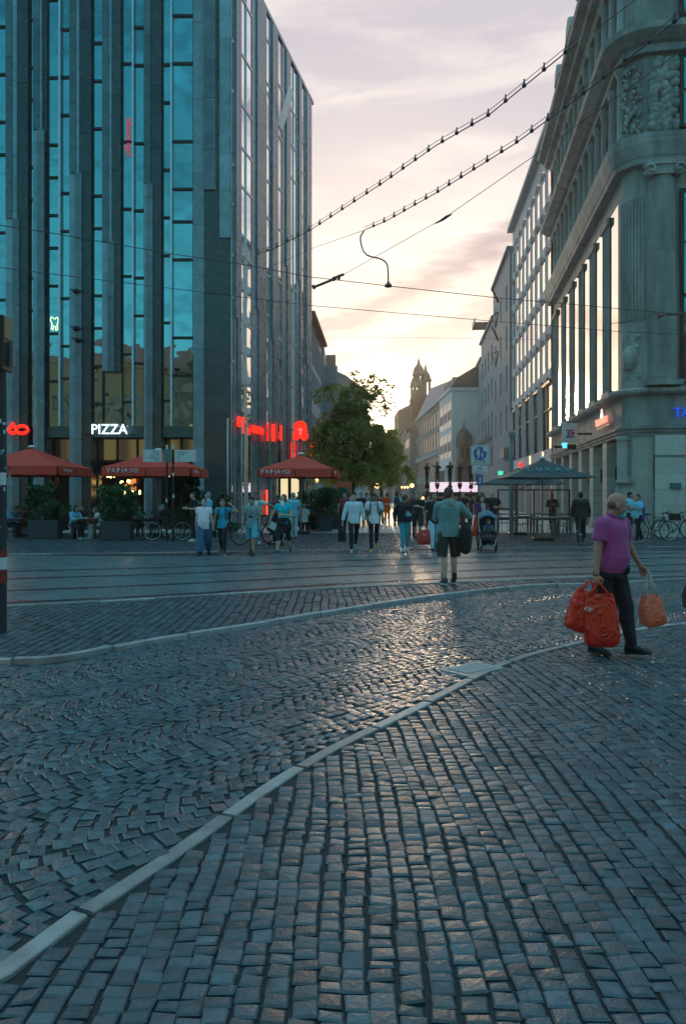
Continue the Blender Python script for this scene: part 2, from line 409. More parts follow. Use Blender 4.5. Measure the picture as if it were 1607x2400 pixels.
# tram lane: concrete sheet
TRAM = mat('tram_concrete', (.10,.15,.165), .3, var=.22, scale=1.4, bump=.2, bscale=50, spec=.6)
g = MB(); b5 = spline([(x, y-1.38 if x > -3 else y-.1-1.28*max(0, min(1, (x+9)/6))) for x, y in K5])
a3 = spline([(x, y+.05) for x, y in K3])
import bisect
def ylerp(line, x):
    xs = [p[0] for p in line]; i = min(max(bisect.bisect(xs, x), 1), len(xs)-1); t = (x-xs[i-1])/(xs[i]-xs[i-1]); return line[i-1][1]*(1-t)+line[i][1]*t
xs = [x*.5 for x in range(-28, 33)]
vs = [(x, ylerp(a3, x), .022) for x in xs] + [(x, ylerp(b5, x), .022) for x in xs]; n = len(xs)
g.add(vs, [(i, i+1, n+i+1, n+i) for i in range(n-1)])
struct('tram_lane', g, TRAM)
for line in RAILS:
    sp = spline(line, .4); g = MB()
    def strip(o0, o1, z, mi):
        vs = []
        for i, (x, y) in enumerate(sp):
            a = sp[max(i-1, 0)]; b = sp[min(i+1, len(sp)-1)]; d = Vector((b[0]-a[0], b[1]-a[1], 0)).normalized(); nn = Vector((-d.y, d.x, 0))
            for o in (o0, o1): vs.append((x+nn.x*o, y+nn.y*o, z))
        g.add(vs, [(2*i, 2*i+1, 2*i+3, 2*i+2) for i in range(len(sp)-1)], mi)
    strip(-.035, .035, .031, 0); strip(.035, .085, .0265, 1); strip(.085, .1, .031, 0); strip(-.085, -.035, .0265, 1)
    struct('tram_rail', g, [STEEL, BLACK])
# edge channel along the plaza
g = MB(); sp = k5; vs = []
for (x, y) in sp: vs += [(x, y-.09, .034), (x, y+.03, .034)]
g.add(vs, [(2*i, 2*i+1, 2*i+3, 2*i+2) for i in range(len(sp)-1)]); struct('drain_channel', g, DARK)
kerb('kerb_plaza', [(x, y+.12) for x, y in k5], .1, .045, 1.0)
# pedestrian street slabs beyond the plaza
SLAB = mat('street_slab', (.55,.50,.49), .45, var=.12, scale=2, bump=.08, bscale=30, tone=True, spec=.6)
g = MB()
yy = 32.7
while yy < 170:
    st = .6 if yy < 50 else 3.0
    for i in range(-14, 22) if yy < 50 else [0]:
        if yy < 50: g.box(i*.9+.004, i*.9+.896, yy+.004, yy+st-.004, -.02, .03, tone=random.uniform(.85, 1.12))
        else: g.box(-12.6, 19.8, yy+.01, yy+st-.01, -.02, .03, tone=random.uniform(.9, 1.1))
    yy += st
struct('street_paving', g, SLAB)
# drain grate set into the road by the kerb
gx, gy = gp(1105, 1572)
t = thing('gully_cover', 'pale square stone-framed gully cover set beside the near kerb', 'drain cover', (gx, gy, 0), R(40))
MB().bbox(-.27, .27, -.18, .18, -.02, .024, .005).build('cover_frame', KERB, t)
MB().bbox(-.2, .2, -.13, .13, .0245, .029, .002).build('cover_slab', CONC, t)
# ================================================================= TRANSFORM helpers for facades
def frame_thing(name, label, cat, origin, slope, group=None):
    """local x runs away along the facade with dX/dY = slope"""
    return thing(name, label, cat, (origin[0], origin[1], 0), math.atan2(1, slope), group)
# ================================================================= BUILDINGS
def sweep(mb, prof, path, mi=0, tone=1.):
    """prof: closed polygon of (outward, z); path: list of (x, y, nx, ny)"""
    rings = []
    for x, y, nx, ny in path: rings.append([(x+nx*o, y+ny*o, z) for o, z in prof])
    mb.loft(rings, mi, smooth=False, tone=tone)
def block_col(mb, x0, x1, yf, yb, z0, z1, hmin=1.6, hmax=3.6, mi=0, base=1., joint=.018, spread=.18, facing='y'):
    z = z0
    while z < z1-.05:
        h = random.uniform(hmin, hmax); zt = min(z+h, z1)
        if z1-zt < .6: zt = z1
        t = base*random.uniform(1-spread, 1+spread)
        mb.box(x0, x1, yf, yb, z+joint/2, zt-joint/2, mi, t); z = zt
    mb.box(x0+.02, x1-.02, yf+.03 if yf < yb else yf-.03, yb, z0, z1, mi, base*.5)
# ---------------------------------------------------------------- left glass-and-slate block
LX, LY, LTOP = -5.1, 35.2, 27.05
def lx(px): return (px-CX)/F*35.2 - LX
def left_block():
    t = thing('office_building', 'tall office block of dark slate piers and narrow teal glass strips over the restaurant', 'building', (LX, LY, 0))
    bands = [(-75,14,[-20]),(66,78,[]),(108,163,[139]),(214,240,[]),(283,338,[311]),(378,453,[401])]
    GB = mat('green_lintel', (.035,.10,.10), .35, var=.15, scale=2)
    # piers: (x range px, light part, dark part, bottom z)
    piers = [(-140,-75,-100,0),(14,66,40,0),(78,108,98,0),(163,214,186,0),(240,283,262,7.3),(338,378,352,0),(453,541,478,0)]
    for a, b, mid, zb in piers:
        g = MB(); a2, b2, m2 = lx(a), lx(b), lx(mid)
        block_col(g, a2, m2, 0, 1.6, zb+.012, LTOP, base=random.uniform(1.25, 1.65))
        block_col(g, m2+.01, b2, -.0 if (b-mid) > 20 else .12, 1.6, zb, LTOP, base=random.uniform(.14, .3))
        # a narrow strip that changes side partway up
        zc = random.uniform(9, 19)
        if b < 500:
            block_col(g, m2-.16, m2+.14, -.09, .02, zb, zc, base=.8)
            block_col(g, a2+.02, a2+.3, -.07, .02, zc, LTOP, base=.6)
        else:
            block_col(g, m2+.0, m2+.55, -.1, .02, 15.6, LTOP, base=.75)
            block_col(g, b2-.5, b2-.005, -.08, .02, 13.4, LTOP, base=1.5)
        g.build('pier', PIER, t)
    for k, (a, b, mu) in enumerate(bands):
        x0, x1 = lx(a), lx(b); zb = 4.8
        w = MB(); z = zb; cuts = [zb]
        subs = [x0] + [lx(m) for m in mu] + [x1]
        w.add([(x0, .24, zb), (x1, .24, zb), (x1, .24, LTOP-.2), (x0, .24, LTOP-.2)], [(0,1,2,3)])
        o = w.build('window', GTEAL, t)
        f = MB()
        for s0, s1 in zip(subs, subs[1:]):
            z = zb + random.uniform(.5, 3)
            while z < LTOP-1:
                f.box(s0+.02, s1-.02, .16, .25, z, z+.11); z += random.choice((1.75, 2.2, 3.1, 3.6, 1.5))
        f.box(x0, x0+.06, .17, .3, zb, LTOP-.2); f.box(x1-.06, x1, .17, .3, zb, LTOP-.2)
        f.build('frame', DARK, o)
        for m in mu:
            mb = MB(); mb.box(lx(m)-.035, lx(m)+.035, .0, .20, zb, LTOP-.2); mb.build('mullion', WHITEMET, o)
    # hanging pier backs on glass; glass under it
    g = MB(); g.add([(lx(240), .3, 4.8), (lx(283), .3, 4.8), (lx(283), .3, 7.4), (lx(240), .3, 7.4)], [(0,1,2,3)]); g.build('window', GTEAL, t)
    # open casement on the fourth strip
    # core
    g = MB(); g.prism([(lx(-140), 1.35), (-.02, 1.35), (-.02+.2, 1.35), (14.2*.205+.0, 14.45), (3.0, 15.5), (lx(-140), 15.5)], 4.85, LTOP-.3, 'xy')
    g.build('core_wall', mat('core_dark', (.02,.025,.028), .6, var=.1), t)
    g = MB(); g.prism([(lx(-140), -.02), (.02, -.02), (3.2, 14.9), (lx(-140), 15.6)], LTOP, LTOP+.22, 'xy', tone=.8); g.build('parapet', PIER, t)
    # lintel beam and ground floor
    for a, b in ((-75,14),(108,163),(214,338),(378,453)):
        MB().box(lx(a)+.01, lx(b)-.01, .2, 1.0, 4.3, 4.8).build('lintel', GB, t)
    # side facade, own frame
    s = bpy.data.objects.new('side_wall', None)
    th = math.atan2(1, .2097)
    def SM(mb): return mb.xf(Matrix.Rotation(th, 4, 'Z'))
    def sx(px):
        tt = (px-CX)/F; Y = (LX - .2097*LY)/(tt-.2097); return (Y-LY)*1.0217
    # local: x along, +y = left of direction = inward
    gl = [(543,549,[]),(564,591,[577]),(623,633,[]),(650,661,[]),(680,695,[688]),(706,713,[])]
    pr = [(549,564),(591,623),(633,650),(661,680),(695,706),(713,729)]
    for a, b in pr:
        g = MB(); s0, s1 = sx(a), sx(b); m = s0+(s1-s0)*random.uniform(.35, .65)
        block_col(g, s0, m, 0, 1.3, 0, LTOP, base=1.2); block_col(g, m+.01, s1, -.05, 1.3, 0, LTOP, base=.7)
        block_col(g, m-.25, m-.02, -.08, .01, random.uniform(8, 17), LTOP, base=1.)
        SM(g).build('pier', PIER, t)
    for a, b, mu in gl:
        s0, s1 = sx(a), sx(b); zb = 3.2 if a > 600 else 0.
        g = MB(); g.add([(s0, .04, zb), (s1, .04, zb), (s1, .04, LTOP-.1), (s0, .04, LTOP-.1)], [(0,3,2,1)]); o = SM(g).build('window', GCLR, t)
        f = MB(); z = 5.
        while z < LTOP-1.2: f.box(s0, s1, .0, .06, z, z+.1); z += random.uniform(1.7, 3.4)
        for m in mu: f.box(sx(m)-.03, sx(m)+.03, -.02, .06, zb, LTOP-.1)
        f.box(s0, s0+.05, .0, .06, zb, LTOP-.1)
        SM(f).build('frame', ALU, o)
    # casement standing open on the side
    g = MB(); p = sx(656); g.box(p-.45, p+.45, -.03, .0, -1.1, 1.1); 
    g.xf(Matrix.Translation((0, .0, 0)))
    M = Matrix.Rotation(th, 4, 'Z') @ Matrix.Translation((p, -.32, zz(255, LY+p/1.0217))) @ Matrix.Rotation(R(17), 4, 'X') @ Matrix.Translation((-p, 0, 0))
    g.xf(M); g.build('open_casement', WHITEMET, t)
    # ground floor interior: dark room with shelves, bar and lamps
    I = MB(); x0 = lx(-140)
    I.box(x0, -.5, 7.0, 7.2, 0, 4.3, 0); I.box(x0, -.3, .6, 7, 4.31, 4.4, 0); I.box(x0, -.3, 1.0, 7.0, -.02, .035, 1)
    I.build('room', [mat('room_wall', (.06,.04,.03), .8, var=.2), mat('room_floor', (.05,.035,.025), .5)], t)
    LAMP = mat('lit_amber_shelf', (.3,.12,.03), .5, var=.5, scale=3, emit=(1., .32, .06), estr=.55)
    LAMPB = mat('warm_bulb', (1,.7,.3), .5, var=0, emit=(1., .62, .18), estr=7)
    sh = MB(); gl2 = MB()
    def wx(px, Y): return at(px, Y)-LX
    for px0, px1, py0, py1 in ((204,216,1093,1101),(216,231,1090,1100),(205,230,1104,1116),(216,230,1118,1130),(310,325,1122,1133),(300,312,1124,1136),(292,299,1134,1142),(306,322,1140,1150),(-10,12,1100,1125)):
        Y = 39.5; MB().box(wx(px0, Y), wx(px1, Y), Y-LY, Y-LY+.1, zz(py1, Y), zz(py0, Y)).build('lit_shelf', LAMP, t)
    for px, py, rx, rz_ in ((286,1131,.09,.09),(302,1128,.09,.09),(293,1155,.05,.13),(311,1153,.05,.1),(328,1154,.05,.12),(253,1117,.06,.05),(260,1118,.06,.05),(268,1117,.06,.05),(399,1116,.07,.07),(412,1109,.12,.035),(127,1119,.04,.03)):
        Y = 38.; MB().ell((wx(px, Y), Y-LY, zz(py, Y)), (rx, .05, rz_), nu=8, nv=6).build('lamp', LAMPB, t)
    bar = MB(); bar.box(wx(205, 38), wx(335, 38), 3, 3.6, .03, 1.1); 
    for i in range(14): bar.seg((wx(250+i*5, 39.3), 4.1, 1.5+.5*(i % 3)), (wx(250+i*5, 39.3), 4.1, 1.75+.5*(i % 3)), .04)
    bar.build('bar_counter', mat('dark_timber', (.05,.025,.015), .5, var=.3), t)
    # shopfront frames
    f = MB()
    for px in (66,108,214,262,310,378,416,453): f.box(lx(px)-.05, lx(px)+.05, .9, 1.0, 0, 4.3)
    f.box(lx(-75), lx(453), .9, .98, 3.2, 3.28)
    f.build('shopfront_frame', DARK, t)
    for a, b in ((-75,14),(108,163),(214,338),(378,453)):
        MB().add([(lx(a), .95, 3.28), (lx(b), .95, 3.28), (lx(b), .95, 4.3), (lx(a), .95, 4.3)], [(0,1,2,3)]).build('fanlight', GDARK, t)
    # warm ceiling light behind fanlights
    g = MB(); g.box(lx(383), lx(449), 1.02, 1.05, 3.6, 3.95); g.build('warm_soffit', mat('warm_soffit', (.3,.2,.1), .6, var=.3, scale=2, emit=(1.,.55,.25), estr=.16), t)
    # cream lit shop windows on the side
    g = MB()
    CR = mat('lit_cream_blind', (.7,.6,.4), .6, var=.25, scale=1.5, emit=(1.,.78,.45), estr=.62)
    for a, b in ((649,667),(674,693)):
        g.box(sx(a), sx(b), -.19, -.17, .03, 2.75)
    SM(g).build('lit_window', CR, t)
    g = MB(); g.box(sx(616), sx(620), -.18, -.165, .6, 1.9); SM(g).build('red_neon_tube', mat('red_neon', (.8,.05,.02), .5, var=0, emit=(1.,.06,.02), estr=1.3), t)
    f = MB(); 
    for a in (648,668,673,694): f.box(sx(a)-.06, sx(a)+.06, -.22, -.12, 0, 2.9)
    f.box(sx(645), sx(699), -.24, -.12, 2.76, 2.95); SM(f).build('shopfront_frame', DARK, t)
    return th, sx
TH_L, SXL = left_block()
# lit signs
REDL = mat('red_lit_letters', (.8,.03,.02), .5, var=0, emit=(1., .018, .008), estr=1.25)
WHL = mat('white_lit_letters', (.9,.9,.95), .5, var=0, emit=(.78, .86, 1.), estr=1.25)
Yp = 35.1
t = thing('pizza_sign', 'white lit capital letters over the restaurant front', 'sign', (at(257, Yp), Yp, 4.5))
text('letters', 'PIZZA', WHL, t, (0, -.05, .12), size=.66, ext=.03, xscale=.93)
g = MB(); g.box(-1.15, 1.15, .0, .05, -.12, -.08); g.build('mounting_rail', DARK, t)
t = thing('red_sign', 'glowing red rounded letters at the left edge above the parasol', 'sign', (at(42, Yp), Yp, 4.62))
g = MB()
for c, rx, rz in ((.22,.27,.17),(-.2,.17,.16)):
    g.tube([(c+rx*math.cos(a), -.05, rz*math.sin(a)) for a in np.linspace(0, 2*math.pi, 20)[:-1]], .075, closed=True)
g.seg((-.2, -.05, .1), (-.2, -.05, .34), .07)
g.build('letters', REDL, t)
g = MB(); g.box(-.75, .75, 0, .04, -.03, .0); g.build('mounting_rail', DARK, t)
t = thing('window_sign', 'faint mirrored red script running up behind the third glass strip', 'sign', (at(301, 35.3), 35.3, zz(318, 35.3)))
o = link('lettering', text_mesh('nagelstudio', .40, .01), mat('dim_red_neon', (.3,.05,.06), .5, var=0, emit=(1., .10, .12), estr=.35), t, (.0, .11, 0)); o.rotation_euler = (math.pi/2, R(-90), 0); o.scale = (1, -1, 1)
t = thing('neon_sign', 'small pale yellow neon outline in the glass strip left of the wire anchors', 'sign', (at(126, 35.3), 35.3, zz(758, 35.3)))
MB().tube([(x_*.018, .1, -z_*.018) for x_, z_ in ((-9,-18),(-5,-17),(0,-12),(6,-17),(9,-16),(10,-8),(7,2),(8,14),(4,17),(2,6),(-2,5),(-4,16),(-8,13),(-6,0),(-10,-9))], .014, closed=True).build('tube', mat('yellow_neon', (1,1,.6), .5, var=0, emit=(.75,1.,.45), estr=1.6), t)
def side_sign(name, label, px, dz, build, off=-.35):
    s = SXL(px); Y = LY+s/1.0217; X = LX+.2097*(Y-LY)
    t = thing(name, label, 'sign', (X, Y, dz), TH_L)
    o = build(t); return t
def s1(t):
    g = MB()
    for i in range(7): g.tube([(i*.27-.85+.10*math.cos(a), -.30, .13*math.sin(a)*(1+.35*(i % 2))) for a in np.linspace(0, 2*math.pi, 12)[:-1]], .042, closed=True)
    g.build('letters', REDL, t); MB().box(-1.3, 1.4, -.34, -.2, .2, .23).build('mounting_rail', ALU, t)
side_sign('red_script_sign', 'row of small glowing red letters nearest the slate corner on the side facade', 591, zz(1009, 38.2), s1)
def s1b(t):
    g = MB()
    for i in range(2): g.tube([(i*.5-.2+.1*math.cos(a), -.34, .2*math.sin(a)) for a in np.linspace(0, 2*math.pi, 12)[:-1]], .07, closed=True)
    g.build('letters', REDL, t)
side_sign('red_corner_sign', 'tiny red lit mark hard by the slate corner', 547, zz(991, 35.8), s1b)
def s2(t):
    g = MB(); g.bbox(-.2, .2, -.42, -.3, -.48, .42, .05); g.build('panel', REDL, t)
side_sign('red_panel_sign', 'narrow upright red lit panel between two slate piers', 625, zz(1013, 40.4), s2)
def s2b(t):
    g = MB(); g.bbox(-.14, .14, -.36, -.28, -.46, .4, .04); g.build('panel', REDL, t)
side_sign('red_panel_sign', 'slimmer upright red lit panel just left of the big red emblem', 645, zz(1014, 42), s2b)
def s3(t):
    # a box emblem projecting from the wall, facing the square
    g = MB(); pts = []
    for a in np.linspace(0, math.pi, 9): pts.append((.46*math.cos(a), .42+.36*math.sin(a)))
    pts += [(-.42, .0), (-.55, -.38), (-.44, -.62), (-.2, -.6), (0, -.42), (.2, -.64), (.5, -.6), (.58, -.3), (.5, 0)]
    M = Matrix.Rotation(-TH_L, 4, 'Z')
    g.prism(pts, -.06, .06, 'xz'); g.xf(Matrix.Translation((0, -.8, 0)) @ M @ Matrix.Scale(.8, 4)); g.build('panel', REDL, t)
    g = MB(); g.tube([(-.12,-.08,.18),(0,-.08,.05),(.16,-.08,.18),(-.12,-.08,.18)], .018); g.tube([(0,-.08,.05),(.02,-.08,-.14),(-.07,-.08,-.16),(.1,-.08,-.16)], .014); g.xf(Matrix.Translation((.0, -.8, 0)) @ M @ Matrix.Scale(.8, 4))
    g.build('emblem', mat('pink_lit', (1,.4,.5), .5, var=0, emit=(1,.35,.4), estr=1.), t)
    MB().box(-.02, .02, -.75, 0, .1, .14).build('bracket', DARK, t)
side_sign('red_emblem_sign', 'big red lit cloverleaf emblem with a small glass outline, hung off the side facade', 672, zz(1013, 44.3), s3)
def s4(t):
    M = Matrix.Rotation(-TH_L, 4, 'Z')
    for z in (0, -.55):
        g = MB(); g.bbox(-.24, .24, -.08, .08, z-.24, z+.24, .02); g.xf(Matrix.Translation((0, -.62, 0)) @ M); g.build('panel', REDL, t)
    MB().box(-.02, .02, -.6, 0, -.3, -.25).build('bracket', DARK, t)
side_sign('red_box_sign', 'pair of stacked red lit square boxes at the far end of the side facade', 714, zz(1045, 48), s4)

# ---------------------------------------------------------------- right stone bank
BX, BY, BS = 11.3, 31.3, .1425
def bank():
    t = frame_thing('stone_building', 'ornate stone corner bank with giant columns and tall windows reflecting the sunset', 'building', (BX, BY), BS)
    L = 21.7
    arc = [(-math.cos(a)*1.0+0, math.sin(a)*1.0-1.0, -math.cos(a), math.sin(a)) for a in np.linspace(math.pi/2, 0, 9)]
    def path(Lx=L, front=14.): return [(Lx, 0, 0, 1)] + arc + [(-1, -front, -1, 0)]
    P = path()
    g = MB()
    # lower solid fascia + band
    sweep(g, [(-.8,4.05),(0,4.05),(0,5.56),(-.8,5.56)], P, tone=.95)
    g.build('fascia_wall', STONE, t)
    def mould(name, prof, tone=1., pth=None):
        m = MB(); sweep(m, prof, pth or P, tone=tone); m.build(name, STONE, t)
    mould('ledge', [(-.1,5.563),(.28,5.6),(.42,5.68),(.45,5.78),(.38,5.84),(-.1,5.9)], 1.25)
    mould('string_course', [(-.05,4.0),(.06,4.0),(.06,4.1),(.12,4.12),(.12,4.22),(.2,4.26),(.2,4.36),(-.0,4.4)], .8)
    # main wall with window openings 5.9-13.7
    g = MB(); z0, z1 = 5.9, 13.75
    edges = [0.]
    for i in range(6): edges += [.5+3.38*i, 2.3+3.38*i]
    edges.append(L)
    for k in range(0, len(edges), 2):
        a, b = edges[k], edges[k+1]; g.box(a, b, -.6, 0, z0, z1, tone=.85)
        if k > 0 and b-a > 1:
            # fluted pilaster
            for q in range(7): c = a+.12+(b-a-.24)*(q+.5)/7; g.seg((c, -.02, z0+.3), (c, -.02, z1-.1), .05, n=8, tone=.9)
            g.box(a+.02, b-.02, 0, .06, z0, z0+.3, tone=1.)
            g.box(a-.05, b+.05, 0, .1, z1-.3, z1, tone=.75)
    sweep(g, [(-.6,z0),(0,z0),(0,z1),(-.6,z1)], arc + [(-1, -3.0, -1, 0)], tone=.95)
    g.build('wall', STONE, t)
    for i in range(6):
        a, b = .5+3.38*i, 2.3+3.38*i
        w = MB(); w.add([(a, -.05, z0+.02), (b, -.05, z0+.02), (b, -.05, z1-.0), (a, -.05, z1-.0)], [(0,3,2,1)]); o = w.build('window', GSUN, t)
        f = MB(); f.box(a, a+.05, -.07, -.02, z0, z1); f.box(b-.05, b, -.07, -.02, z0, z1); f.box(a+.05, b-.05, -.07, -.02, z0, z0+.08)
        f.build('frame', DARK, o)
    # entablature 1
    mould('entablature', [(-.3,13.76),(-.06,13.76),(-.06,14.57),(.3,14.6),(.32,14.8),(.36,14.85),(.5,15.35),(.52,15.7),(.1,15.78),(-.3,15.8)], .95)
    # upper floors: half columns and dark windows
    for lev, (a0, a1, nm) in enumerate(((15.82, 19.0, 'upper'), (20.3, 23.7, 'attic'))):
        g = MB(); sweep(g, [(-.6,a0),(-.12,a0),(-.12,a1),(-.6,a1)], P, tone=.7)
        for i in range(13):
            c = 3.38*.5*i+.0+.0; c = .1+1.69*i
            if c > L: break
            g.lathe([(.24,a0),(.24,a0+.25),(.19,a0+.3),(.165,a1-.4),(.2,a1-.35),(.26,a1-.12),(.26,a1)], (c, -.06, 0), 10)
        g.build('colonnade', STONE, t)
        for i in range(12):
            a = .45+1.69*i
            w = MB(); w.box(a, a+.98, -.125, -.10, a0+.35, a1-.5); o = w.build('window', GCLR, t)
            f = MB(); f.box(a+.47, a+.51, -.1, -.07, a0+.35, a1-.5); f.box(a, a+.98, -.1, -.07, a0+1.6, a0+1.65); f.build('frame', DARK, o)
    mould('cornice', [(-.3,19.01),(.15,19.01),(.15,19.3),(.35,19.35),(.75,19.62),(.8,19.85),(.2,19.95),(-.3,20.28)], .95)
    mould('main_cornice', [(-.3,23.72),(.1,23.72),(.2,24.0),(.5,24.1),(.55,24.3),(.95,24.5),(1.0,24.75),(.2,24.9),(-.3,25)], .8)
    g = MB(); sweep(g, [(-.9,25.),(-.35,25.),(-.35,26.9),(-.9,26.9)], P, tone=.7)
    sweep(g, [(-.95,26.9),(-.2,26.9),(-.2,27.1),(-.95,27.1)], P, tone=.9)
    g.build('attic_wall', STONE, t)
    for i, c in enumerate((4.2, 8.2, 12.2, 17)):
        g = MB(); g.box(c-.7, c+.7, -1.0, .25, 25.0, 27.6, tone=.9); g.prism([(c-.95, 27.6), (c+.95, 27.6), (c+.6, 28.3), (c, 28.55), (c-.6, 28.3)], -1.0, .35, 'xz', tone=.9); g.build('dormer', STONE, t)
    # ground-floor arcade
    for i in range(7):
        a = -.55 if i == 0 else 2.85+3.38*(i-1); b = .35 if i == 0 else a+1.0
        if b > L: b = L
        g = MB(); z = 0.
        if i == 0: continue
        while z < 4.0:
            zt = min(z+.62, 4.0); g.box(a, b, -1.3, 0, z+.008, zt-.008, tone=random.uniform(.85, 1.15)); z = zt
        g.box(a+.012, b-.012, -1.3, -.012, 0, 4, tone=.4); g.box(a-.02, b+.02, -1.28, .05, 0, .25, tone=.8)
        g.build('pier', STONE2, t)
        p = MB(); p.box(a-.04, a-.0, -.75, -.35, 2.2, 2.9); p.build('poster_case', DARK, t)
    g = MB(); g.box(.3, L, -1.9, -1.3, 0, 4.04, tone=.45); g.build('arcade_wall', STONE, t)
    for i in range(6):
        a = .75+3.38*i; w = MB(); w.box(a, a+1.9, -1.3, -1.27, .5, 3.4); w.build('shop_window', GDARK, t)
    # corner ground pier
    g = MB(); sweep(g, [(-.5,0),(-.02,0),(-.02,4.),(-.5,4.)], [(.75,0,0,1)] + arc, tone=1.)
    sweep(g, [(-.3,0),(.1,0),(.1,.45),(-.3,.5)], [(.75,0,0,1)] + arc, tone=.85)
    # projecting plaque pedestal
    M0 = Matrix.Translation((-.32, -.34, 0)) @ Matrix.Rotation(R(135), 4, 'Z')
    k = len(g.v); g.bbox(-.56, .56, -.3, .12, 2.25, 3.98, .03, tone=.95); g.bbox(-.62, .62, -.32, .2, 2.1, 2.26, .03, tone=.9); g.bbox(-.62, .62, -.32, .2, 3.8, 3.96, .03, tone=.8)
    g.lathe([(.5,0),(.5,1.8),(.46,2.05),(.56,2.12)], (0, -.12, 0), 20); g.xf(M0 @ Matrix.Rotation(R(-90), 4, 'Z') @ Matrix.Rotation(R(90), 4, 'Z'), k)
    g.build('corner_pier', STONE2, t)
    pl = MB(); pl.bbox(-.42, .42, .115, .15, 2.4, 3.7, .01)
    pl.xf(M0); o = pl.build('plaque', STONE, t)
    ln = MB()
    for i in range(11): ln.box(-.36, .36-.1*(i % 3), .15, .155, 2.48+i*.11, 2.5+i*.11)
    ln.xf(M0); ln.build('inscription', mat('worn_lettering', (.14,.15,.13), .8), o)
    # front wall right of the corner (pale smooth blocks) and dark doorway
    g = MB(); z = 0
    for z in (0, .62, 1.24, 1.86, 2.48, 3.2): g.box(-1.35, -1., -2.13, -1.0, z+.006, (z+.62 if z < 3 else 3.98)-.006, tone=random.uniform(1.15, 1.35))
    g.box(-1.34, -1.02, -2.12, -1.0, 0, 4.0, tone=.5)
    g.box(-1.4, -.9, -14, -3.6, 0, 4.0, tone=1.)
    g.box(-1.02, -.7, -2.3, -1.0, 0, 4., tone=.8)
    g.build('front_wall', STONE2, t)
    g = MB(); g.box(3, 3.2, -9, -2, 0, 4.04); g.box(-1, 3, -2.2, -2.12, 0, 4.04); g.box(-1, 3, -9, -2.2, .01, .03); g.build('foyer', mat('foyer_timber', (.16,.07,.025), .5, var=.4, scale=2), t)
    g = MB()
    for z, y in ((2.9,-2.35),(2.1,-2.9),(1.55,-2.7),(1.15,-2.9),(2.6,-3.1)): g.ell((1.5, y, z), (.16,.16,.22), nu=10, nv=8)
    g.box(.2, 2.5, -2.28, -2.23, .6, 2.0)
    g.build('foyer_lamp', mat('orange_lamp', (1,.5,.1), .5, var=.3, scale=5, emit=(1., .36, .05), estr=1.6), t)
    sgn = MB(); sgn.bbox(-1.45, -1.36, -1.95, -1.55, 1.9, 2.12, .01); o = sgn.build('house_sign', mat('teal_plate', (.02,.16,.2), .4), t)
    # engaged fluted column on the front + capital
    cq = -1.32
    g = MB(); n = 24
    rings = []
    for z in np.linspace(5.92, 14.05, 12):
        rr = .56*(1-.09*((z-5.9)/7.3)**1.5); rings.append([(-1.0+(-rr*(1+(-.05 if i % 2 else 0)))*math.sin(math.pi*i/48*1.0), cq+rr*(1+(-.05 if i % 2 else 0))*math.cos(math.pi*i/48), z) for i in range(49)])
    g.loft(rings, smooth=False, tone=.95); g.box(-1.65, -1.0, cq-.66, cq+.66, 5.9, 6.1, tone=.9)
    g.build('giant_column', STONE, t)
    g = MB(); g.box(-1.62, -1., cq-.72, cq+.72, 14.4, 14.56, tone=.9); g.box(-1.55, -1., cq-.5, cq+.5, 14.05, 14.4, tone=.9)
    for sg in (-1, 1):
        c = cq+sg*.52
        g.tube([(-1.66, c+sg*(.22-.022*k)*math.cos(k*.7), 14.2+(.22-.022*k)*math.sin(k*.7)) for k in range(10)], .06, n=6)
        g.seg((-1.63, c, 14.2), (-1.2, c, 14.2), .2, n=14)
    g.build('capital', STONE, t)
    # flutes on the rounded corner
    g = MB()
    for a in np.linspace(R(20), R(84), 9):
        x, y = -math.cos(a)*1.0, math.sin(a)*1.0-1.0; g.seg((x, y, 8.6), (x, y, 13.4), .055, n=6, tone=.9)
    g.build('fluting', STONE, t)
    # carved relief: coat of arms and garlands
    def relief(cx_ang, z0, z1, w, n, seed):
        rs = random.Random(seed); g = MB()
        for k in range(n):
            a = R(cx_ang)+rs.uniform(-w, w); z = rs.uniform(z0, z1); r = rs.uniform(.035, .09)
            g.ell((-math.cos(a)*.985, math.sin(a)*.985-1.0, z), (r, r, r*rs.uniform(.8, 1.8)), nu=7, nv=5, tone=rs.uniform(.8, 1.2))
        return g
    g = relief(50, 6.3, 8.2, .42, 60, 3)
    a = R(50); g.ell((-math.cos(a), math.sin(a)-1, 7.1), (.32,.32,.5), nu=14, nv=10); g.build('coat_of_arms', STONE, t)
    g = relief(52, 16.0, 18.7, .5, 120, 5); g.build('carved_panel', STONE, t)
    g = MB(); rs = random.Random(9)
    for k in range(110): g.ell((-1.0+.10, -1.0-rs.uniform(.0, 1.0), rs.uniform(16.0, 18.7)), rs.uniform(.16, .24), nu=7, nv=5, tone=rs.uniform(.8, 1.2))
    g.build('carved_panel', STONE, t)
    # dark framed window right of the column (front)
    for z0_, z1_ in ((6.1, 9.4), (9.5, 13.5), (16.1, 18.8), (20.5, 23.5)):
        w = MB(); w.box(-1.0, -.95, -3.4, -2.1, z0_, z1_); o = w.build('window', GTEAL, t)
        f = MB(); f.box(-1.12, -.94, -2.14, -2.0, z0_-.1, z1_+.1); f.box(-1.12, -.94, -3.4, -2.14, z0_-.1, z0_); f.box(-1.12, -.94, -3.4, -2.14, z1_, z1_+.1); f.box(-1.08, -.94, -2.6, -2.52, z0_, z1_)
        f.box(-1.06, -.94, -3.4, -2.14, (z0_+z1_)/2, (z0_+z1_)/2+.07); f.build('frame', DARK, o)
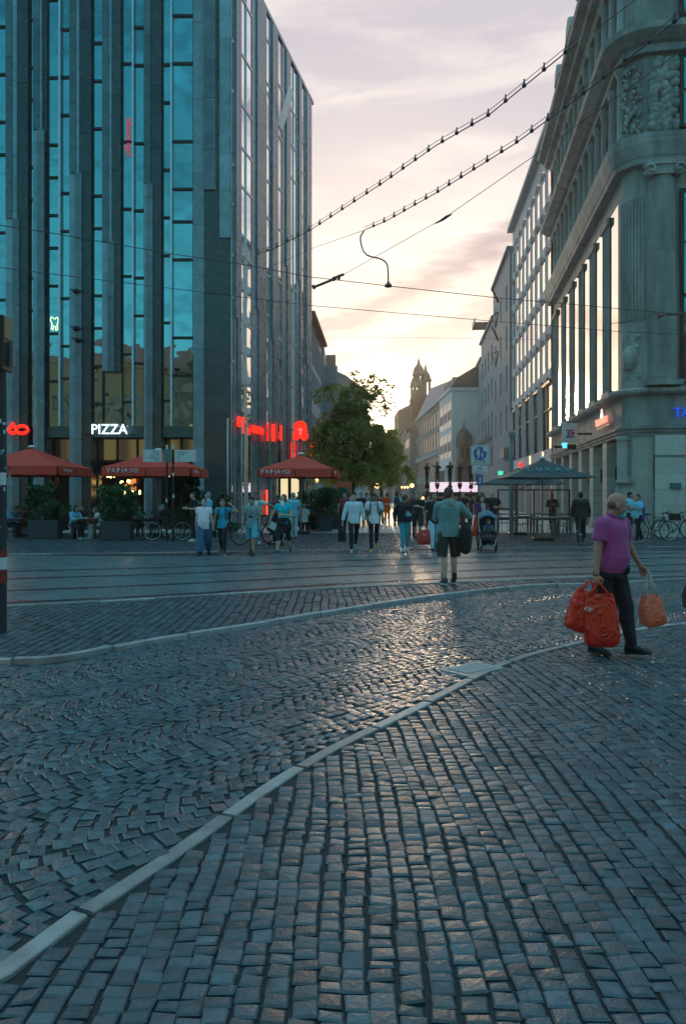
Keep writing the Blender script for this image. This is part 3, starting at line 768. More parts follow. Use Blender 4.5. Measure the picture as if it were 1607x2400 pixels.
    g = MB(); g.box(-1.0, -.6, -14, -3.4, 5.9, 27, tone=.9); g.box(-.95, L, -14, -.62, 27.0, 27.08, tone=.6); g.box(-.9, L, -14, -13.5, 0, 27, tone=.7); g.box(L-.3, L, -14, -.6, 0, 27, tone=.8); g.box(-.9, -.7, -14, -1.6, 13.8, 15.8); g.build('rear_wall', STONE, t)
    return t
bank()
# bank signs
def fw(s, out, z):   # local facade -> world
    u = Vector((BS, 1, 0)).normalized(); v = Vector((-u.y, u.x, 0)); p = Vector((BX, BY, 0))+u*s+v*out; return (p.x, p.y, z)
TH_B = math.atan2(1, BS)
t = thing('lit_fascia_sign', 'reddish lit lettering with a small spire mark on the bank side fascia', 'sign', fw(2.3, .12, 4.85), TH_B)
REDW = mat('salmon_lit', (.8,.2,.12), .5, var=.2, scale=6, emit=(1., .30, .22), estr=.75)
o = link('lettering', text_mesh('TARGOBANK', .42, .05), REDW, t, (.6, .1, .05)); o.rotation_euler = (math.pi/2, 0, math.pi)
MB().prism([(.35, .2), (.85, .2), (.6, .62)], .05, .12, 'xz').build('spire_mark', mat('pale_lit', (.9,.8,.8), .5, var=0, emit=(.9,.8,.85), estr=.7), t)
MB().box(-.9, 2.1, 0, .06, -.2, -.16).build('mounting_rail', DARK, t)
BLUL = mat('blue_lit', (.02,.08,.5), .5, var=0, emit=(.01,.06,.55), estr=.8)
p = fw(-1.0, -1.75, 4.85)
t = thing('blue_bank_sign', 'blue capital letters on the front fascia at the right edge', 'sign', p, TH_B-math.pi/2)
o = link('lettering', text_mesh('TARGOBANK', .52, .04, 'LEFT'), BLUL, t, (.0, -.08, .0)); o.rotation_euler = (math.pi/2, 0, 0)
Ye = 33.5
t = thing('cash_card_sign', 'square white sign with blue and red halves and letters EC, jutting from the bank', 'sign', (at(1334, 35), 35, zz(1035, 35)))
WP = mat('white_plastic', (.62,.66,.68), .4, var=.06)
MB().bbox(-.34, .34, -.07, .07, .0, .74, .03).build('panel', WP, t)
MB().bbox(-.36, .36, -.09, .09, .72, .82, .02).build('cap', WP, t)
MB().box(-.18, .0, -.085, -.072, .17, .54).build('blue_field', mat('ec_blue', (.02,.08,.22), .4, var=0), t)
MB().box(.0, .19, -.085, -.072, .17, .54).build('red_field', mat('ec_red', (.42,.03,.04), .4, var=0), t)
text('lettering', 'EC', WP, t, (.01, -.088, .35), size=.36, ext=.004)
MB().box(.34, 1.0, -.03, .03, .3, .4).build('bracket', DARK, t)
t = thing('screen_sign', 'small bright cyan lit box sign under the square card sign', 'sign', (at(1322, 35.5), 35.5, zz(1045, 35.5)))
MB().box(-.12, .12, -.05, .05, -.1, .14).build('panel', mat('cyan_lit', (.1,.5,.8), .5, var=0, emit=(.1,.6,1.), estr=1.1), t)
MB().box(.1, .5, -.08, .08, -.16, .06).build('housing', DARK, t); MB().box(-.5, -.12, -.08, .02, -.1, .0).build('bracket', DARK, t)

# ---------------------------------------------------------------- department store with faceted facade
def store():
    o0 = (14.36, 52.8)
    t = frame_thing('department_store', 'pale department store with rows of tapering windows in a faceted facade', 'building', o0, .0925)
    k = 1.00427; L = (74.2-52.8)*k; n = 9; pit = L/n
    SF = mat('pale_facade_panel', (.42,.41,.44), .55, var=.1, scale=3, tone=True)
    g = MB(); g.box(0, L, -12, -.35, 3.9, 24.6, tone=.9); g.box(0, L, -12, -.02, 24.55, 27, tone=.95); g.box(-.1, L+.1, -12, .5, 26.9, 27.25, tone=1.)
    g.box(0, L, -12, -.6, 0, 4.2, tone=.5)
    g.box(L, L+5, -12, -.5, 0, 22, tone=1.05); g.build('wall', SF, t)
    # facet prisms between windows
    fac = MB(); rows = [10.5, 13.55, 16.6, 19.7, 22.8-.05]
    for zb in rows:
        for i in range(n):
            a = i*pit; wl, wr = a+.5, a+pit-.5; h = 3.02; zt = zb+2.15; zm = zb-.88
            # panel apex points
            pA = (a, .12, zb+.5)
            vs = [(a-.0, .07, zb-.9+h), (a, .07, zb-.9), (wl, -.04, zt), (wl+.22, -.04, zb), (a+pit, .07, zb-.9), (a+pit, .07, zb-.9+h), (wr, -.04, zt), (wr-.22, -.04, zb), (a+pit/2, .16, zb-.62), (a+pit/2, .16, zt+.36)]
            fac.add(vs, [(0,1,3,2), (1,8,3), (3,8,7), (8,4,7), (4,5,6,7), (0,2,9), (2,6,9), (6,5,9)], tone=random.uniform(.93, 1.06))
    fac.build('facet_panel', SF, t)
    wm = MB(); wl, wr = .5, pit-.5; wm.add([(wl, -.035, 2.15), (wl+.22, -.035, 0), (wr-.22, -.035, 0), (wr, -.035, 2.15)], [(0,1,2,3)]); wme = wm.mesh('window')
    fm = MB(); fm.box(wl-.0, wl+.07, -.05, .0, .3, 2.15); fm.box(wl+.08, wr-.02, -.05, .02, 2.1, 2.2); fme = fm.mesh('frame')
    wme.materials.append(GSUN); fme.materials.append(DARK)
    for zb in rows:
        for i in range(n):
            o = bpy.data.objects.new('window', wme); COL.objects.link(o); o.parent = t; o.location = (i*pit, 0, zb)
            f = bpy.data.objects.new('frame', fme); COL.objects.link(f); f.parent = o
    # tall first floor windows
    tm = MB()
    for i, (a, b) in enumerate(((.6,4.1),(4.9,8.2),(8.9,12.6),(13.3,17.0),(17.6,21.0))):
        w = MB(); w.add([(a, -.1, 9.5), (a+.35, -.1, 4.85), (b-.35, -.1, 4.85), (b, -.1, 9.5)], [(0,1,2,3)]); o = w.build('tall_window', GSUN, t)
        f = MB(); f.box((a+b)/2-.04, (a+b)/2+.04, -.1, .0, 4.85, 9.5); f.box(a+.1, b-.1, -.1, .02, 7.6, 7.72); f.box(a, b, -.1, .1, 9.45, 9.65); f.build('frame', mat('bronze_frame', (.35,.24,.12), .4, .5), o)
        p = MB(); p.add([(b-.35, 0, 4.85), (b, 0, 9.6), (b+.75, 0, 9.6), (b+1.1, 0, 4.85), (b-.35+.35, .3, 4.85), (b+.4, .3, 9.6)], [(0,1,5,4), (4,5,2,3)], tone=1.); p.build('pier', SF, t)
    g = MB(); g.box(-.0, L, -.1, .05, 3.9, 4.84, tone=1.3); g.box(0, L, -.35, -.1, 9.5, 9.9, tone=.9); g.build('canopy_band', SF, t)
    for i in range(5): MB().box(i*4.3+.2, i*4.3+.8, -.7, -.05, 0, 3.9, tone=1.2).build('pier', SF, t)
    for i in range(5): MB().box(i*4.3+.9, i*4.3+4.2, -.58, -.55, .3, 3.2).build('shop_window', mat('dim_shop_glow', (.2,.1,.06), .4, var=.5, scale=1.2, emit=(1.,.5,.25), estr=.10), t)
    for s in (3.2, 9.4): MB().box(s, s+.25, .06, .14, 3.95, 4.75).build('lit_bar', mat('warm_white_lit', (1,.8,.5), .5, var=0, emit=(1.,.72,.45), estr=1.2), t)
    g = MB(); g.ell((14.5, .2, 4.2), (.5,.15,.25)); g.build('red_logo', REDL, t)
    return t
store()
def simple_block(name, label, origin, slope, L, H, depth, matl, rows=(), cols=0, ww=.5, glass=None, top=None, extra=None, wy=.02, ledge=True, z0win=None, inset=.06):
    t = frame_thing(name, label, 'building', origin, slope)
    sgn = -1 if depth > 0 else 1
    g = MB(); y0, y1 = (-abs(depth), 0) if depth > 0 else (0, abs(depth))
    of = 1 if depth > 0 else -1      # outward direction in local y
    # wall with real openings, course by course
    if cols and rows:
        zs = [0]; 
        for a, b in rows: zs += [a, b]
        zs.append(H); p = L/cols; w = p*ww; yo = 0; yi = -of*.12
        for k in range(len(zs)-1):
            za, zb = zs[k], zs[k+1]
            if k % 2 == 0: g.box(0, L, min(yo, yi), max(yo, yi), za, zb)
            else:
                for i in range(cols+1):
                    a = 0 if i == 0 else (i-.5)*p+w/2; b = L if i == cols else (i+.5)*p-w/2
                    g.box(a, b, min(yo, yi), max(yo, yi), za, zb)
        g.box(0, L, min(yi, -of*abs(depth)), max(yi, -of*abs(depth)), 0, H)
    else: g.box(0, L, y0, y1, 0, H)
    g.build('wall', matl, t)
    if cols and rows:
        for a, b in rows:
            w_ = MB(); w_.box(-w/2, w/2, -of*.11-.005, -of*.11+.005, 0, b-a); me = w_.mesh('window'); me.materials.append(glass or GCLR)
            f_ = MB(); f_.box(-.03, .03, -of*.1-.02, -of*.1+.02, 0, b-a); f_.box(-w/2, w/2, -of*.02-.03 if of > 0 else -.05, -of*.02+.05 if of > 0 else .03, -.08, 0); fm = f_.mesh('frame'); fm.materials.append(CONC)
            for i in range(cols):
                o = bpy.data.objects.new('window', me); COL.objects.link(o); o.parent = t; o.location = ((i+.5)*p, 0, a)
                q = bpy.data.objects.new('frame', fm); COL.objects.link(q); q.parent = o
    if ledge: MB().box(-.1, L+.1, -.3, .3, H, H+.25).build('cornice', matl, t)
    return t
GR1 = mat('grey_render', (.25,.27,.29), .8, var=.1, scale=2, tone=True)
GR2 = mat('blue_grey_render', (.22,.25,.28), .75, var=.12, scale=2, tone=True)
CRM = mat('white_render', (.38,.36,.36), .8, var=.08, scale=2, tone=True)
RED = mat('clay_roof', (.34,.15,.11), .75, var=.2, scale=8, tone=True)
SLATE = mat('slate_roof', (.20,.20,.24), .6, var=.2, scale=8, tone=True)
def right_row():
    CRM = MATS['white_render']
    t = simple_block('grey_building', 'tall plain grey block with slit windows beyond the faceted store', (16.1, 74.3), .0925, 15.5, 25.4, 12, GR2, rows=[(8,10.5),(12,14.5),(16,18.5),(20,22.5)], cols=3, ww=.22)
    MB().box(.5, 4, .02, .5, 5.2, 6.2).build('entrance_canopy', GREYP, t)
    # pennant-like lettering frames on the wall
    g = MB()
    for z in (21.5, 17.5): g.tube([(5,.5,z),(5.6,1.1,z+1.6),(5.9,.5,z+.2),(6.3,1.1,z+1.7)], .08); g.tube([(4.5,.6,z-1.2),(7.5,1.,z-.9),(5,.8,z-2.6),(4.6,.6,z-1.3)], .07)
    g.build('sign_frame', DARK, t)
    t = simple_block('narrow_grey_building', 'narrow grey-brown block with balconies beyond the plain grey one', (17.6, 89.8), .0925, 17, 22.3, 11, GR1, rows=[(5,7.5),(9,11.5),(13,15.5),(17,19.5)], cols=4, ww=.4)
    g = MB()
    for s in (2, 6.3, 10.6): MB().box(s, s+2.4, 0, .9, 8.3, 8.5).box(s, s+2.4, .85, .9, 8.501, 9.3).build('balcony', GR1, t)
    g = MB(); 
    for x in (12, 16): g.box(x, x+.1, -.6, -.5, 22.3, 24.3); g.box(x, x+.1, 1.2, 1.3, 24.2, 24.3)
    g.box(11.8, 16.3, -1.6, 1.3, 24.3, 24.4); g.box(12, 16.1, 1.2, 1.3, 24.4, 25.)
    g.build('roof_frame', DARK, t)
    t = simple_block('white_gabled_building', 'pale building with slanting sun-lit ledges next to the white one', (19.3, 107), .0925, 8, 20.5, 10, CRM, rows=[(4.6,7),(8.6,11),(12.6,15),(16.4,18.8)], cols=3, ww=.3)
    MB().prism([(0, 20.7), (-10, 20.7), (-5, 25)], 0, 8, 'yz').build('roof', SLATE, t)
    # white corner house with oriel
    CRM = mat('bright_white_render', (.62,.58,.58), .8, var=.06, scale=2, tone=True)
    t = thing('white_corner_house', 'white rendered house with tall window strips and a domed oriel', 'building', (15.8, 112, 0))
    g = MB(); H = 16.8
    # side (street) wall with 3 columns x 2 tall windows; built in local frame x=depth
    wins = [(.6,4.2),(5.2,8.8),(9.8,13.4)]; zr = [(7.1,10.7),(11.6,15.4)]
    zs = [5.4, 7.1, 10.7, 11.6, 15.4, H]
    for k in range(5):
        if k % 2 == 0: g.box(0, .4, 0, 14.4, zs[k], zs[k+1])
        else:
            ed = [0, .6, 4.2, 5.2, 8.8, 9.8, 13.4, 14.4]
            for j in range(0, 8, 2): g.box(0, .4, ed[j], ed[j+1], zs[k], zs[k+1])
    g.box(.4, 6.2, 0, 14.4, 5.4, H); g.box(.8, 6.2, .8, 14.4, 0, 5.4, tone=.35); g.box(0, .5, 0, .5, 0, 5.4); g.box(0, .5, 6, 6.5, 0, 5.4); g.box(3, 3.5, 0, .5, 0, 5.4)
    g.build('wall', CRM, t)
    MB().box(-.35, 6.2, -.35, 14.5, H, H+.35).build('cornice', CRM, t)
    for a, b in wins:
        for c, d in zr:
            w = MB(); w.box(.03, .05, a, b, c, d); o = w.build('window', mat('dull_glass', (.03,.035,.04), .15, var=0), t)
            MB().box(.01, .03, a, b, (c+d)/2-.9, (c+d)/2+.5).build('brown_panel', mat('brown_panel', (.12,.06,.05), .6), o); MB().box(-.02, .028, (a+b)/2-.06, (a+b)/2+.06, c, d).build('mullion', CRM, o)
    MB().prism([(-.2, H+.35), (6.2, H+.35), (6.2, H+3.2), (3.4, H+3.4), (.9, H+1.9)], .3, 14, 'xz').build('roof', mat('brown_roof', (.10,.075,.065), .7, var=.2), t)
    g = MB(); 
    for y in (2, 5, 8, 11): g.box(.5, 1.6, y, y+1.4, H+.5, H+2.2)
    g.build('dormer', SLATE, t)
    # oriel
    cx_, cy_ = 0., 0.
    def OR(m): return m.xf(Matrix.Translation((1.75, -.35, 3.2)) @ Matrix.Scale(.576, 4))
    BR = mat('brown_sandstone', (.19,.11,.085), .8, var=.15, tone=True)
    g = MB(); g.lathe([(.9,3.1),(1.25,3.6),(1.7,4.6),(1.8,4.8),(1.8,6.2),(1.7,6.3),(1.7,9.),(1.95,9.2),(2.1,10.1),(2.2,10.3),(1.8,10.4)], (cx_, cy_, 0), 8); OR(g).build('oriel', BR, t)
    g = MB()
    for i in range(8):
        a = R(22.5+45*i); 
        M = Matrix.Translation((cx_+1.62*math.cos(a), cy_+1.62*math.sin(a), 7.6)) @ Matrix.Rotation(a, 4, 'Z')
        k = len(g.v); g.box(-.02, .06, -.42, .42, -1.1, 1.1); g.xf(M, k)
    OR(g).build('oriel_window', mat('dull_glass', (.03,.035,.04), .15), t)
    g = MB(); g.lathe([(2.15,10.35),(2.05,11.),(2.0,11.8),(1.75,12.6),(1.2,13.2),(.6,13.7),(.2,14.2),(.1,14.8),(.22,15.0),(.08,15.2),(.04,16.3)], (cx_, cy_, 0), 12); OR(g).build('oriel_dome', mat('green_copper', (.05,.08,.08), .6, var=.2), t)
    # grey glazed block with long pitched roof
    t = frame_thing('grey_glazed_building', 'grey building with ranks of windows under a long pitched roof', 'building', (16.25, 131), -.015)
    t2 = simple_rows(t, 34, 17.2, 10, mat('green_grey_render', (.15,.17,.16), .8, var=.15, scale=1, tone=True))
    g = MB()
    g.add([(-12,-6,21.5),(-12,.3,17.2),(0,.3,17.2),(34,.3,17.2),(34,-3.0,24.3),(34,-14,17),(-12,-14,17)], [(1,2,3,4,0),(0,4,5,6),(3,5,4)]); g.build('roof', SLATE, t)
    # far houses stepping toward the notch
    for i, (x, y, w, h, rh, lab) in enumerate(((16.6,168,9,15.5,4,'pale house just left of the glazed block'),(16.9,182,9,17.,5,'brown roofed house below the church towers'),(15.5,200,10,15.,4.5,'distant narrow house beside the sun glow'),(14.6,218,10,13.5,4.,'farthest low house at the end of the street'))):
        t = thing('town_house', lab, 'building', (x-2+w/2, y, 0))
        MB().box(-w/2, w/2, 0, 14, 0, h, tone=random.uniform(.5, .7)).build('wall', GR1, t)
        MB().prism([(-w/2-.3, h), (w/2+.3, h), (0, h+rh)], -.2, 14.2, 'xz').build('roof', RED, t)
        for z in (4, 8, 12):
            for yy_ in (2, 5.5, 9):
                MB().box(-w/2-.04, -w/2+.02, yy_, yy_+1.3, z, z+1.9).build('window', mat('dull_glass', (.03,.035,.04), .15), t)
def simple_rows(t, L, H, D, matl):
    g = MB(); zs = [0,.6,3.6,5.,8.2,9.4,12.4,13.4,16.,H]; n = 9; p = L/n
    for k in range(len(zs)-1):
        if k % 2 == 0: g.box(0, L, -.12, 0, zs[k], zs[k+1])
        else:
            for i in range(n+1):
                a = 0 if i == 0 else i*p-.35; b = L if i == n else i*p+.35; g.box(a, b, -.12, 0, zs[k], zs[k+1])
    g.box(0, L, -D, -.12, 0, H); g.build('wall', matl, t)
    for k in (1, 3, 5, 7):
        w = MB(); w.box(p*0+.3, p-.3, -.11, -.1, 0, zs[k+1]-zs[k]); me = w.mesh('window'); me.materials.append(mat('dull_glass', (.03,.035,.04), .15, var=0))
        f = MB(); f.box(p/2-.04, p/2+.04, -.1, -.05, 0, zs[k+1]-zs[k]); fm = f.mesh('frame'); fm.materials.append(CONC)
        for i in range(n):
            o = bpy.data.objects.new('window', me); COL.objects.link(o); o.parent = t; o.location = (i*p, 0, zs[k])
            q = bpy.data.objects.new('frame', fm); COL.objects.link(q); q.parent = o
    m = MB(); m.box(0, L, 0, .35, H-.1, H+.25); m.box(0, L, 0, .2, 8.6, 8.9)
    for i in range(n*2): m.ell((p/2*i+1, .2, 8.5), (.4, .2, .45), nu=8, nv=6)
    m.build('cornice', CRM, t)
right_row()
# church with two towers
t = thing('church', 'church with one tall and one smaller domed tower silhouetted against the sun glow', 'church', (22.5, 235, 0))
BRW = mat('brown_church_stone', (.16,.09,.06), .85, var=.2, tone=True)
def tower(cx_, w, z0, z1, name):
    g = MB(); g.box(cx_-w/2, cx_+w/2, 0, w, 0, z0)
    for a in (0, .42, .84):   # lantern with open arches
        for b in (0, .42, .84): 
            if (a, b) != (.42, .42): g.box(cx_-w*.42+w*.84*a-.0, cx_-w*.42+w*.84*a+w*.13, w*.06+w*.82*b, w*.06+w*.82*b+w*.13, z0+.5, z1)
    g.box(cx_-w*.5, cx_+w*.5, 0, w, z0, z0+.5); g.box(cx_-w*.5, cx_+w*.5, 0, w, z1, z1+.5)
    g.lathe([(w*.5,z1+.5),(w*.46,z1+1.2),(w*.36,z1+2.3),(w*.2,z1+3.1),(w*.1,z1+3.6),(w*.14,z1+4.),(w*.04,z1+4.4),(.06,z1+6.5)], (cx_, w/2, 0), 10)
    g.ell((cx_, w/2, z1+4.6), .35, nu=8, nv=6)
    g.build('tower', BRW, t)
tower(-.2+1.2-1.2, 3.4, 30.5, 34.6, 't'); tower(2.9, 3.4, 31.5, 36.2, 't'); tower(.8, 3.8, 33, 38.2, 't')
MB().box(-5.5, 9, 2, 20, 0, 27.5).build('nave', BRW, t)
MB().prism([(-5.5,27.5),(9,27.5),(1.7,31.0)], 2.2, 20, 'xz').build('roof', RED, t)

# left row beyond the slate block
def left_row():
    t = frame_thing('banded_office_building', 'white banded building with vertical window strips behind the slate block', 'building', (-2.35, 51.3), .049)
    k = 1.0012; L = 11.6; H = 13.7
    WB = mat('white_band', (.56,.54,.58), .6, var=.06, tone=True); 
    g = MB(); g.box(0, L, .07, 12, 7.4, H-.2, tone=.5); g.box(0, L, 0, 12, H-.6, H, tone=1)
    for z0, z1 in ((7.4, 8.3), (4.85, 5.6)): g.box(0, L if z0 > 6 else 19, -.06, .07, z0, z1, tone=1.1)
    g.box(0, 19, .071, 12, 0, 7.39, tone=.5); g.box(0, 19, -.01, .069, 7.25, 7.39, tone=.9)
    g.box(0, L, 0, .069, 10.5, 10.9); g.build('wall', WB, t)
    MB().box(-.1, L+.1, -.5, 1, H, H+.2).build('eaves', RED, t)
    for i in range(14):
        for z0, z1 in ((8.3,10.5),(10.9,13.1),(5.6,7.25)):
            if i*1.35 > L-1 and z0 > 7: continue
            x = i*1.35+.1; w = MB(); w.box(x, x+1.1, .03, .06, z0, z1); w.build('window', GCLR, t)
    for i in range(14):
        g = MB(); x = i*1.35; g.box(x-.08, x+.08, -.03, .06, 5.6, 7.24)
        if x < L: g.box(x-.08, x+.08, -.03, .06, 8.3, 10.49); g.box(x-.08, x+.08, -.03, .06, 10.91, 13.09)
        g.build('mullion', WB, t)
    g = MB(); g.box(.3, 18.5, -.05, .02, .5, 2.6); o = g.build('shop_window', GDARK, t)
    g = MB(); 
    for x in (1.2, 2.6, 3.6, 4.6, 6.1): MB().box(x, x+.7, -.25, -.2, 3.1, 3.6).build('lit_sign', mat('shop_sign_white', (.8,.75,.7), .5, var=0, emit=(1.,.85,.7), estr=.9), t)
    [MB().ell((a, -.4, c), .13).build('lamp', mat('warm_bulb', (1,.7,.3)), t) for a, c in ((2.1, 3.75), (2.4, 2.6))]
    g = MB(); g.box(3, 14, -1.4, 0, 3.0-.1, 3.0); g.build('awning', mat('red_awning', (.3,.05,.03), .7), t)
    t = thing('grey_stair_tower', 'blue-grey tower block between the banded and the red roofed building', 'building', (-2.75, 72, 0))
    MB().box(-1.0, .95, 0, 12, 0, 15.3).build('wall', GR2, t); MB().box(.95, 2.2, 3, 12, 0, 14.2).build('side_wing', CRM, t)
    MB().box(-1.1, 1.0, -.1, 12, 15.3, 15.5).build('cornice', RED, t)
    t = thing('red_roofed_building', 'pale building with a dark red hipped roof and chimney behind the tree', 'building', (2.2, 92, 0))
    g = MB(); g.box(-4.6, .7, 0, 14, 0, 13.6, tone=1.5); g.build('wall', CRM, t)
    g = MB(); g.add([(-4.9,-.3,13.6),(1.0,-.3,13.6),(1.0,14,13.6),(-4.9,14,13.6),(-4.6,3.4,17.6),(-1.8,3.4,16.4)], [(0,1,5,4),(1,2,5),(2,3,4,5),(3,0,4)]); g.build('roof', RED, t)
    MB().box(-4.3, -3.1, 2.6, 4, 16.5, 18.8).build('chimney', RED, t)
    g = MB()
    for x in (-4, -2.3, -.7):
        for z in (3.5, 7, 10.4): MB().box(x, x+1, -.04, .02, z, z+1.8).build('window', mat('dull_glass', (.03,.035,.04), .15), t)
    g = MB(); g.box(-4.5, -.5, -.3, .0, 2.3, 3.0); g.build('shop_fascia', mat('yellow_green_fascia', (.25,.3,.12), .6, var=.4, scale=1), t)
    t = thing('far_street_house', 'low hazy house closing the view under the sun glow', 'building', (9.5, 240, 0))
    MB().box(-8, 3.5, 0, 10, 0, 11).build('wall', GR1, t); MB().prism([(-8.3,11),(3.8,11),(-2,15)], -.2, 10, 'xz').build('roof', RED, t)
left_row()
# building behind the photographer, seen mirrored in the slate block's glass
def opposite():
    t = thing('gallery_building', 'sandstone building with tall lit windows across the square behind the camera', 'building', (0, -26, 0))
    OS = mat('warm_sandstone', (.30,.25,.17), .8, var=.2, scale=1.5, tone=True)
    H = 17.6; g = MB(); g.box(-60, 45, -14, -.6, 0, H)
    zs = [0, .4, 4.2, 5.4, 9.2, 10.4, 14.2, H]; 
    for k in range(len(zs)-1):
        if k % 2 == 0: g.box(-60, 45, -.6, 0, zs[k], zs[k+1], tone=.95)
        else:
            x = -60
            while x < 45: g.box(x, x+1.3, -.6, 0, zs[k], zs[k+1], tone=random.uniform(.85, 1.1)); x += 3.9
    g.build('wall', OS, t)
    MB().box(-60.5, 45.5, -1, .7, H, H+.5).build('cornice', OS, t); MB().prism([(.4, H+.5), (-13, H+.5), (-4, H+3.4)], -60, 45, 'yz').build('roof', RED, t)
    LW = mat('lit_gold_window', (.25,.18,.08), .3, var=.6, scale=.7, emit=(1.,.72,.25), estr=.55)
    for k in (1, 3, 5):
        w = MB(); w.box(0, 2.6, -.5, -.46, 0, zs[k+1]-zs[k]); me = w.mesh('window'); me.materials.append(LW if k < 5 else GDARK)
        x = -58.7
        while x < 30:
            o = bpy.data.objects.new('window', me); COL.objects.link(o); o.parent = t; o.location = (x, 0, zs[k]); x += 3.9
opposite()
# ================================================================= STREET FURNITURE
REDC = mat('red_canvas', (.62,.06,.035), .75, var=.1, scale=3, bump=.1, bscale=9, transl=0.)
TEALC = mat('dark_green_canvas', (.035,.075,.085), .75, var=.1, scale=3, bump=.1, bscale=9)
WHT = mat('white_print', (.75,.75,.78), .6, var=0)
GLY = {'V': [[(0,1),(.12,.72),(.32,0),(.55,.55),(.85,1.12)]], 'A': [[(0,0),(.3,.75),(.45,.95),(.6,.6),(.75,0)],[(.15,.35),(.7,.35)]],
       'P': [[(.2,-.35),(.22,.95)],[(.0,.85),(.5,.95),(.72,.7),(.5,.42),(.05,.35)]], 'i': [[(.2,-.25),(.2,.8)],[(.2,1.1),(.2,1.16)]],
       'N': [[(0,0),(.08,.85),(.6,.05),(.72,.95)]], 'O': [[(.45+.5*math.cos(a),.45+.42*math.sin(a)) for a in np.linspace(.8,2*math.pi+.9,12)]],
       'L': [[(.0,1),(.1,.1),(.7,0)]], 'U': [[(0,1),(.08,.2),(.35,0),(.6,.25),(.65,1)]], 'K': [[(0,0),(.05,1)],[(.65,1),(.08,.5),(.75,0)]], 'S': [[(.65,.9),(.3,1),(.05,.75),(.55,.35),(.5,.05),(0,.05)]]}
def strokes(word, h, adv, r, w=1.):
    g = MB(); x = 0
    for ch in word:
        gl = GLY[ch]
        for st in gl: g.tube([((x+p[0]*.8)*h*w, 0, p[1]*h) for p in st], r, n=5)
        x += adv*(.5 if ch == 'i' else 1.25 if ch == 'O' else 1)
    for i, v in enumerate(g.v): g.v[i] = (v[0]-x*h*w/2, v[1]*.15, v[2])
    return g
def parasol(name, label, loc, rz, w, d, zb, zp, canvas, word, color, group, val=.34, txt='valance', small=True):
    t = thing(name, label, 'parasol', (loc[0], loc[1], 0), rz, group)
    hw, hd = w/2, d/2; cs = [(-hw,-hd),(hw,-hd),(hw,hd),(-hw,hd)]
    zt = zb+val
    # canopy with slight sag between ribs
    g = MB(); n = 6; verts = [(0,0,zp)]; per = []
    for i in range(4):
        a, b = cs[i], cs[(i+1) % 4]
        for k in range(n):
            q = k/n; per.append((a[0]+(b[0]-a[0])*q, a[1]+(b[1]-a[1])*q, q))
    m = len(per); rings = [.12,.4,.7,1.]
    for f in rings:
        for (x, y, q) in per:
            sag = -.05*math.sin(math.pi*q)*f*(1.2 if f < 1 else .35); verts.append((x*f, y*f, zp+(zt-zp)*f+sag-.10*f*(1-f)))
    fs = [(0, 1+i, 1+(i+1) % m) for i in range(m)]
    for k in range(len(rings)-1):
        for i in range(m): fs.append((1+k*m+i, 1+(k+1)*m+i, 1+(k+1)*m+(i+1) % m, 1+k*m+(i+1) % m))
    g.add(verts, fs); o = g.build('canopy', canvas, t, fix=False)
    sol = o.modifiers.new('s', 'SOLIDIFY'); sol.thickness = .012
    MB().lathe([(.05,-.02),(.16,.02),(.12,.08),(.02,.1)], (0,0,zp), 10).build('finial', WHITEMET, t)
    # valance in flaps
    if val > .1:
        for i in range(4):
            a, b = Vector((*cs[i], 0)), Vector((*cs[(i+1) % 4], 0)); dn = (b-a).normalized(); nn = Vector((dn.y, -dn.x, 0)); L = (b-a).length
            for k in range(2):
                g = MB(); s0 = L*k/2+.02; s1 = L*(k+1)/2-.02; pts = []
                for q in range(7):
                    s = s0+(s1-s0)*q/6; wv = .015*math.sin(q*1.9+i)
                    p = a+dn*s+nn*(.01+wv); pts.append((p, wv))
                vs = []
                for p, wv in pts: vs += [(p.x, p.y, zt+.0-.018*math.sin(math.pi*1)), (p.x+nn.x*.03, p.y+nn.y*.03, zb+wv*.6)]
                g.add(vs, [(2*q, 2*q+1, 2*q+3, 2*q+2) for q in range(6)]); vo = g.build('valance', canvas, t, fix=False)
                vo.modifiers.new('s', 'SOLIDIFY').thickness = .008
                if txt == 'valance' and ((i == 0 and k == 0) or (i == 1 and k == 0 and small)):
                    sz = .16 if i == 0 else .115
                    gg = strokes(word, sz, 1.0, .018 if i == 0 else .014, 1.15); mid = a+dn*(s0+s1)/2+nn*(.055)
                    lo = gg.build('lettering', color, vo, fix=False); lo.location = (mid.x, mid.y, zb+val*.38); lo.rotation_euler = (0, 0, math.atan2(dn.y, dn.x))
    if txt == 'slope':
        gg = strokes(word, .26, 1.05, .022, 1.15); lo = gg.build('lettering', color, o, fix=False)
        sl = math.atan2(zp-zt, hd); lo.location = (.1, -hd*.70, zt+(zp-zt)*.30+.02); lo.rotation_euler = (-(math.pi/2-sl)*1.0, 0, 0)
    g = MB(); g.seg((0,0,.05), (0,0,zp), .035, n=10); g.build('pole', GREYP, t)
    g = MB()
    for c in cs: g.seg((0,0,zp-.25), (c[0], c[1], zt-.03), .014, n=5); g.seg((0,0,zb-.15), (c[0]*.5, c[1]*.5, zp-.22+(zt-zp)*.5), .012, n=5)
    for c in ((hw,0),(-hw,0),(0,hd),(0,-hd)): g.seg((0,0,zp-.25), (c[0], c[1], zt-.04), .012, n=5)
    g.build('rib', GREYP, t)
    MB().bbox(-.35, .35, -.35, .35, .03, .12, .02).build('base', DARK, t)
    return t
GRP = 'red cafe parasols outside the restaurant'
parasol('parasol', 'red parasol furthest left, partly cut off by the picture edge', (-12.3,30.4), R(0), 3.5, 4.0, 2.40, 3.52, REDC, 'VAPiANO', WHT, GRP)
parasol('parasol', 'red parasol behind the direction sign, middle one of the three', (-7.35,30.6), R(0), 3.3, 3.8, 2.36, 3.42, REDC, 'VAPiANO', WHT, GRP)
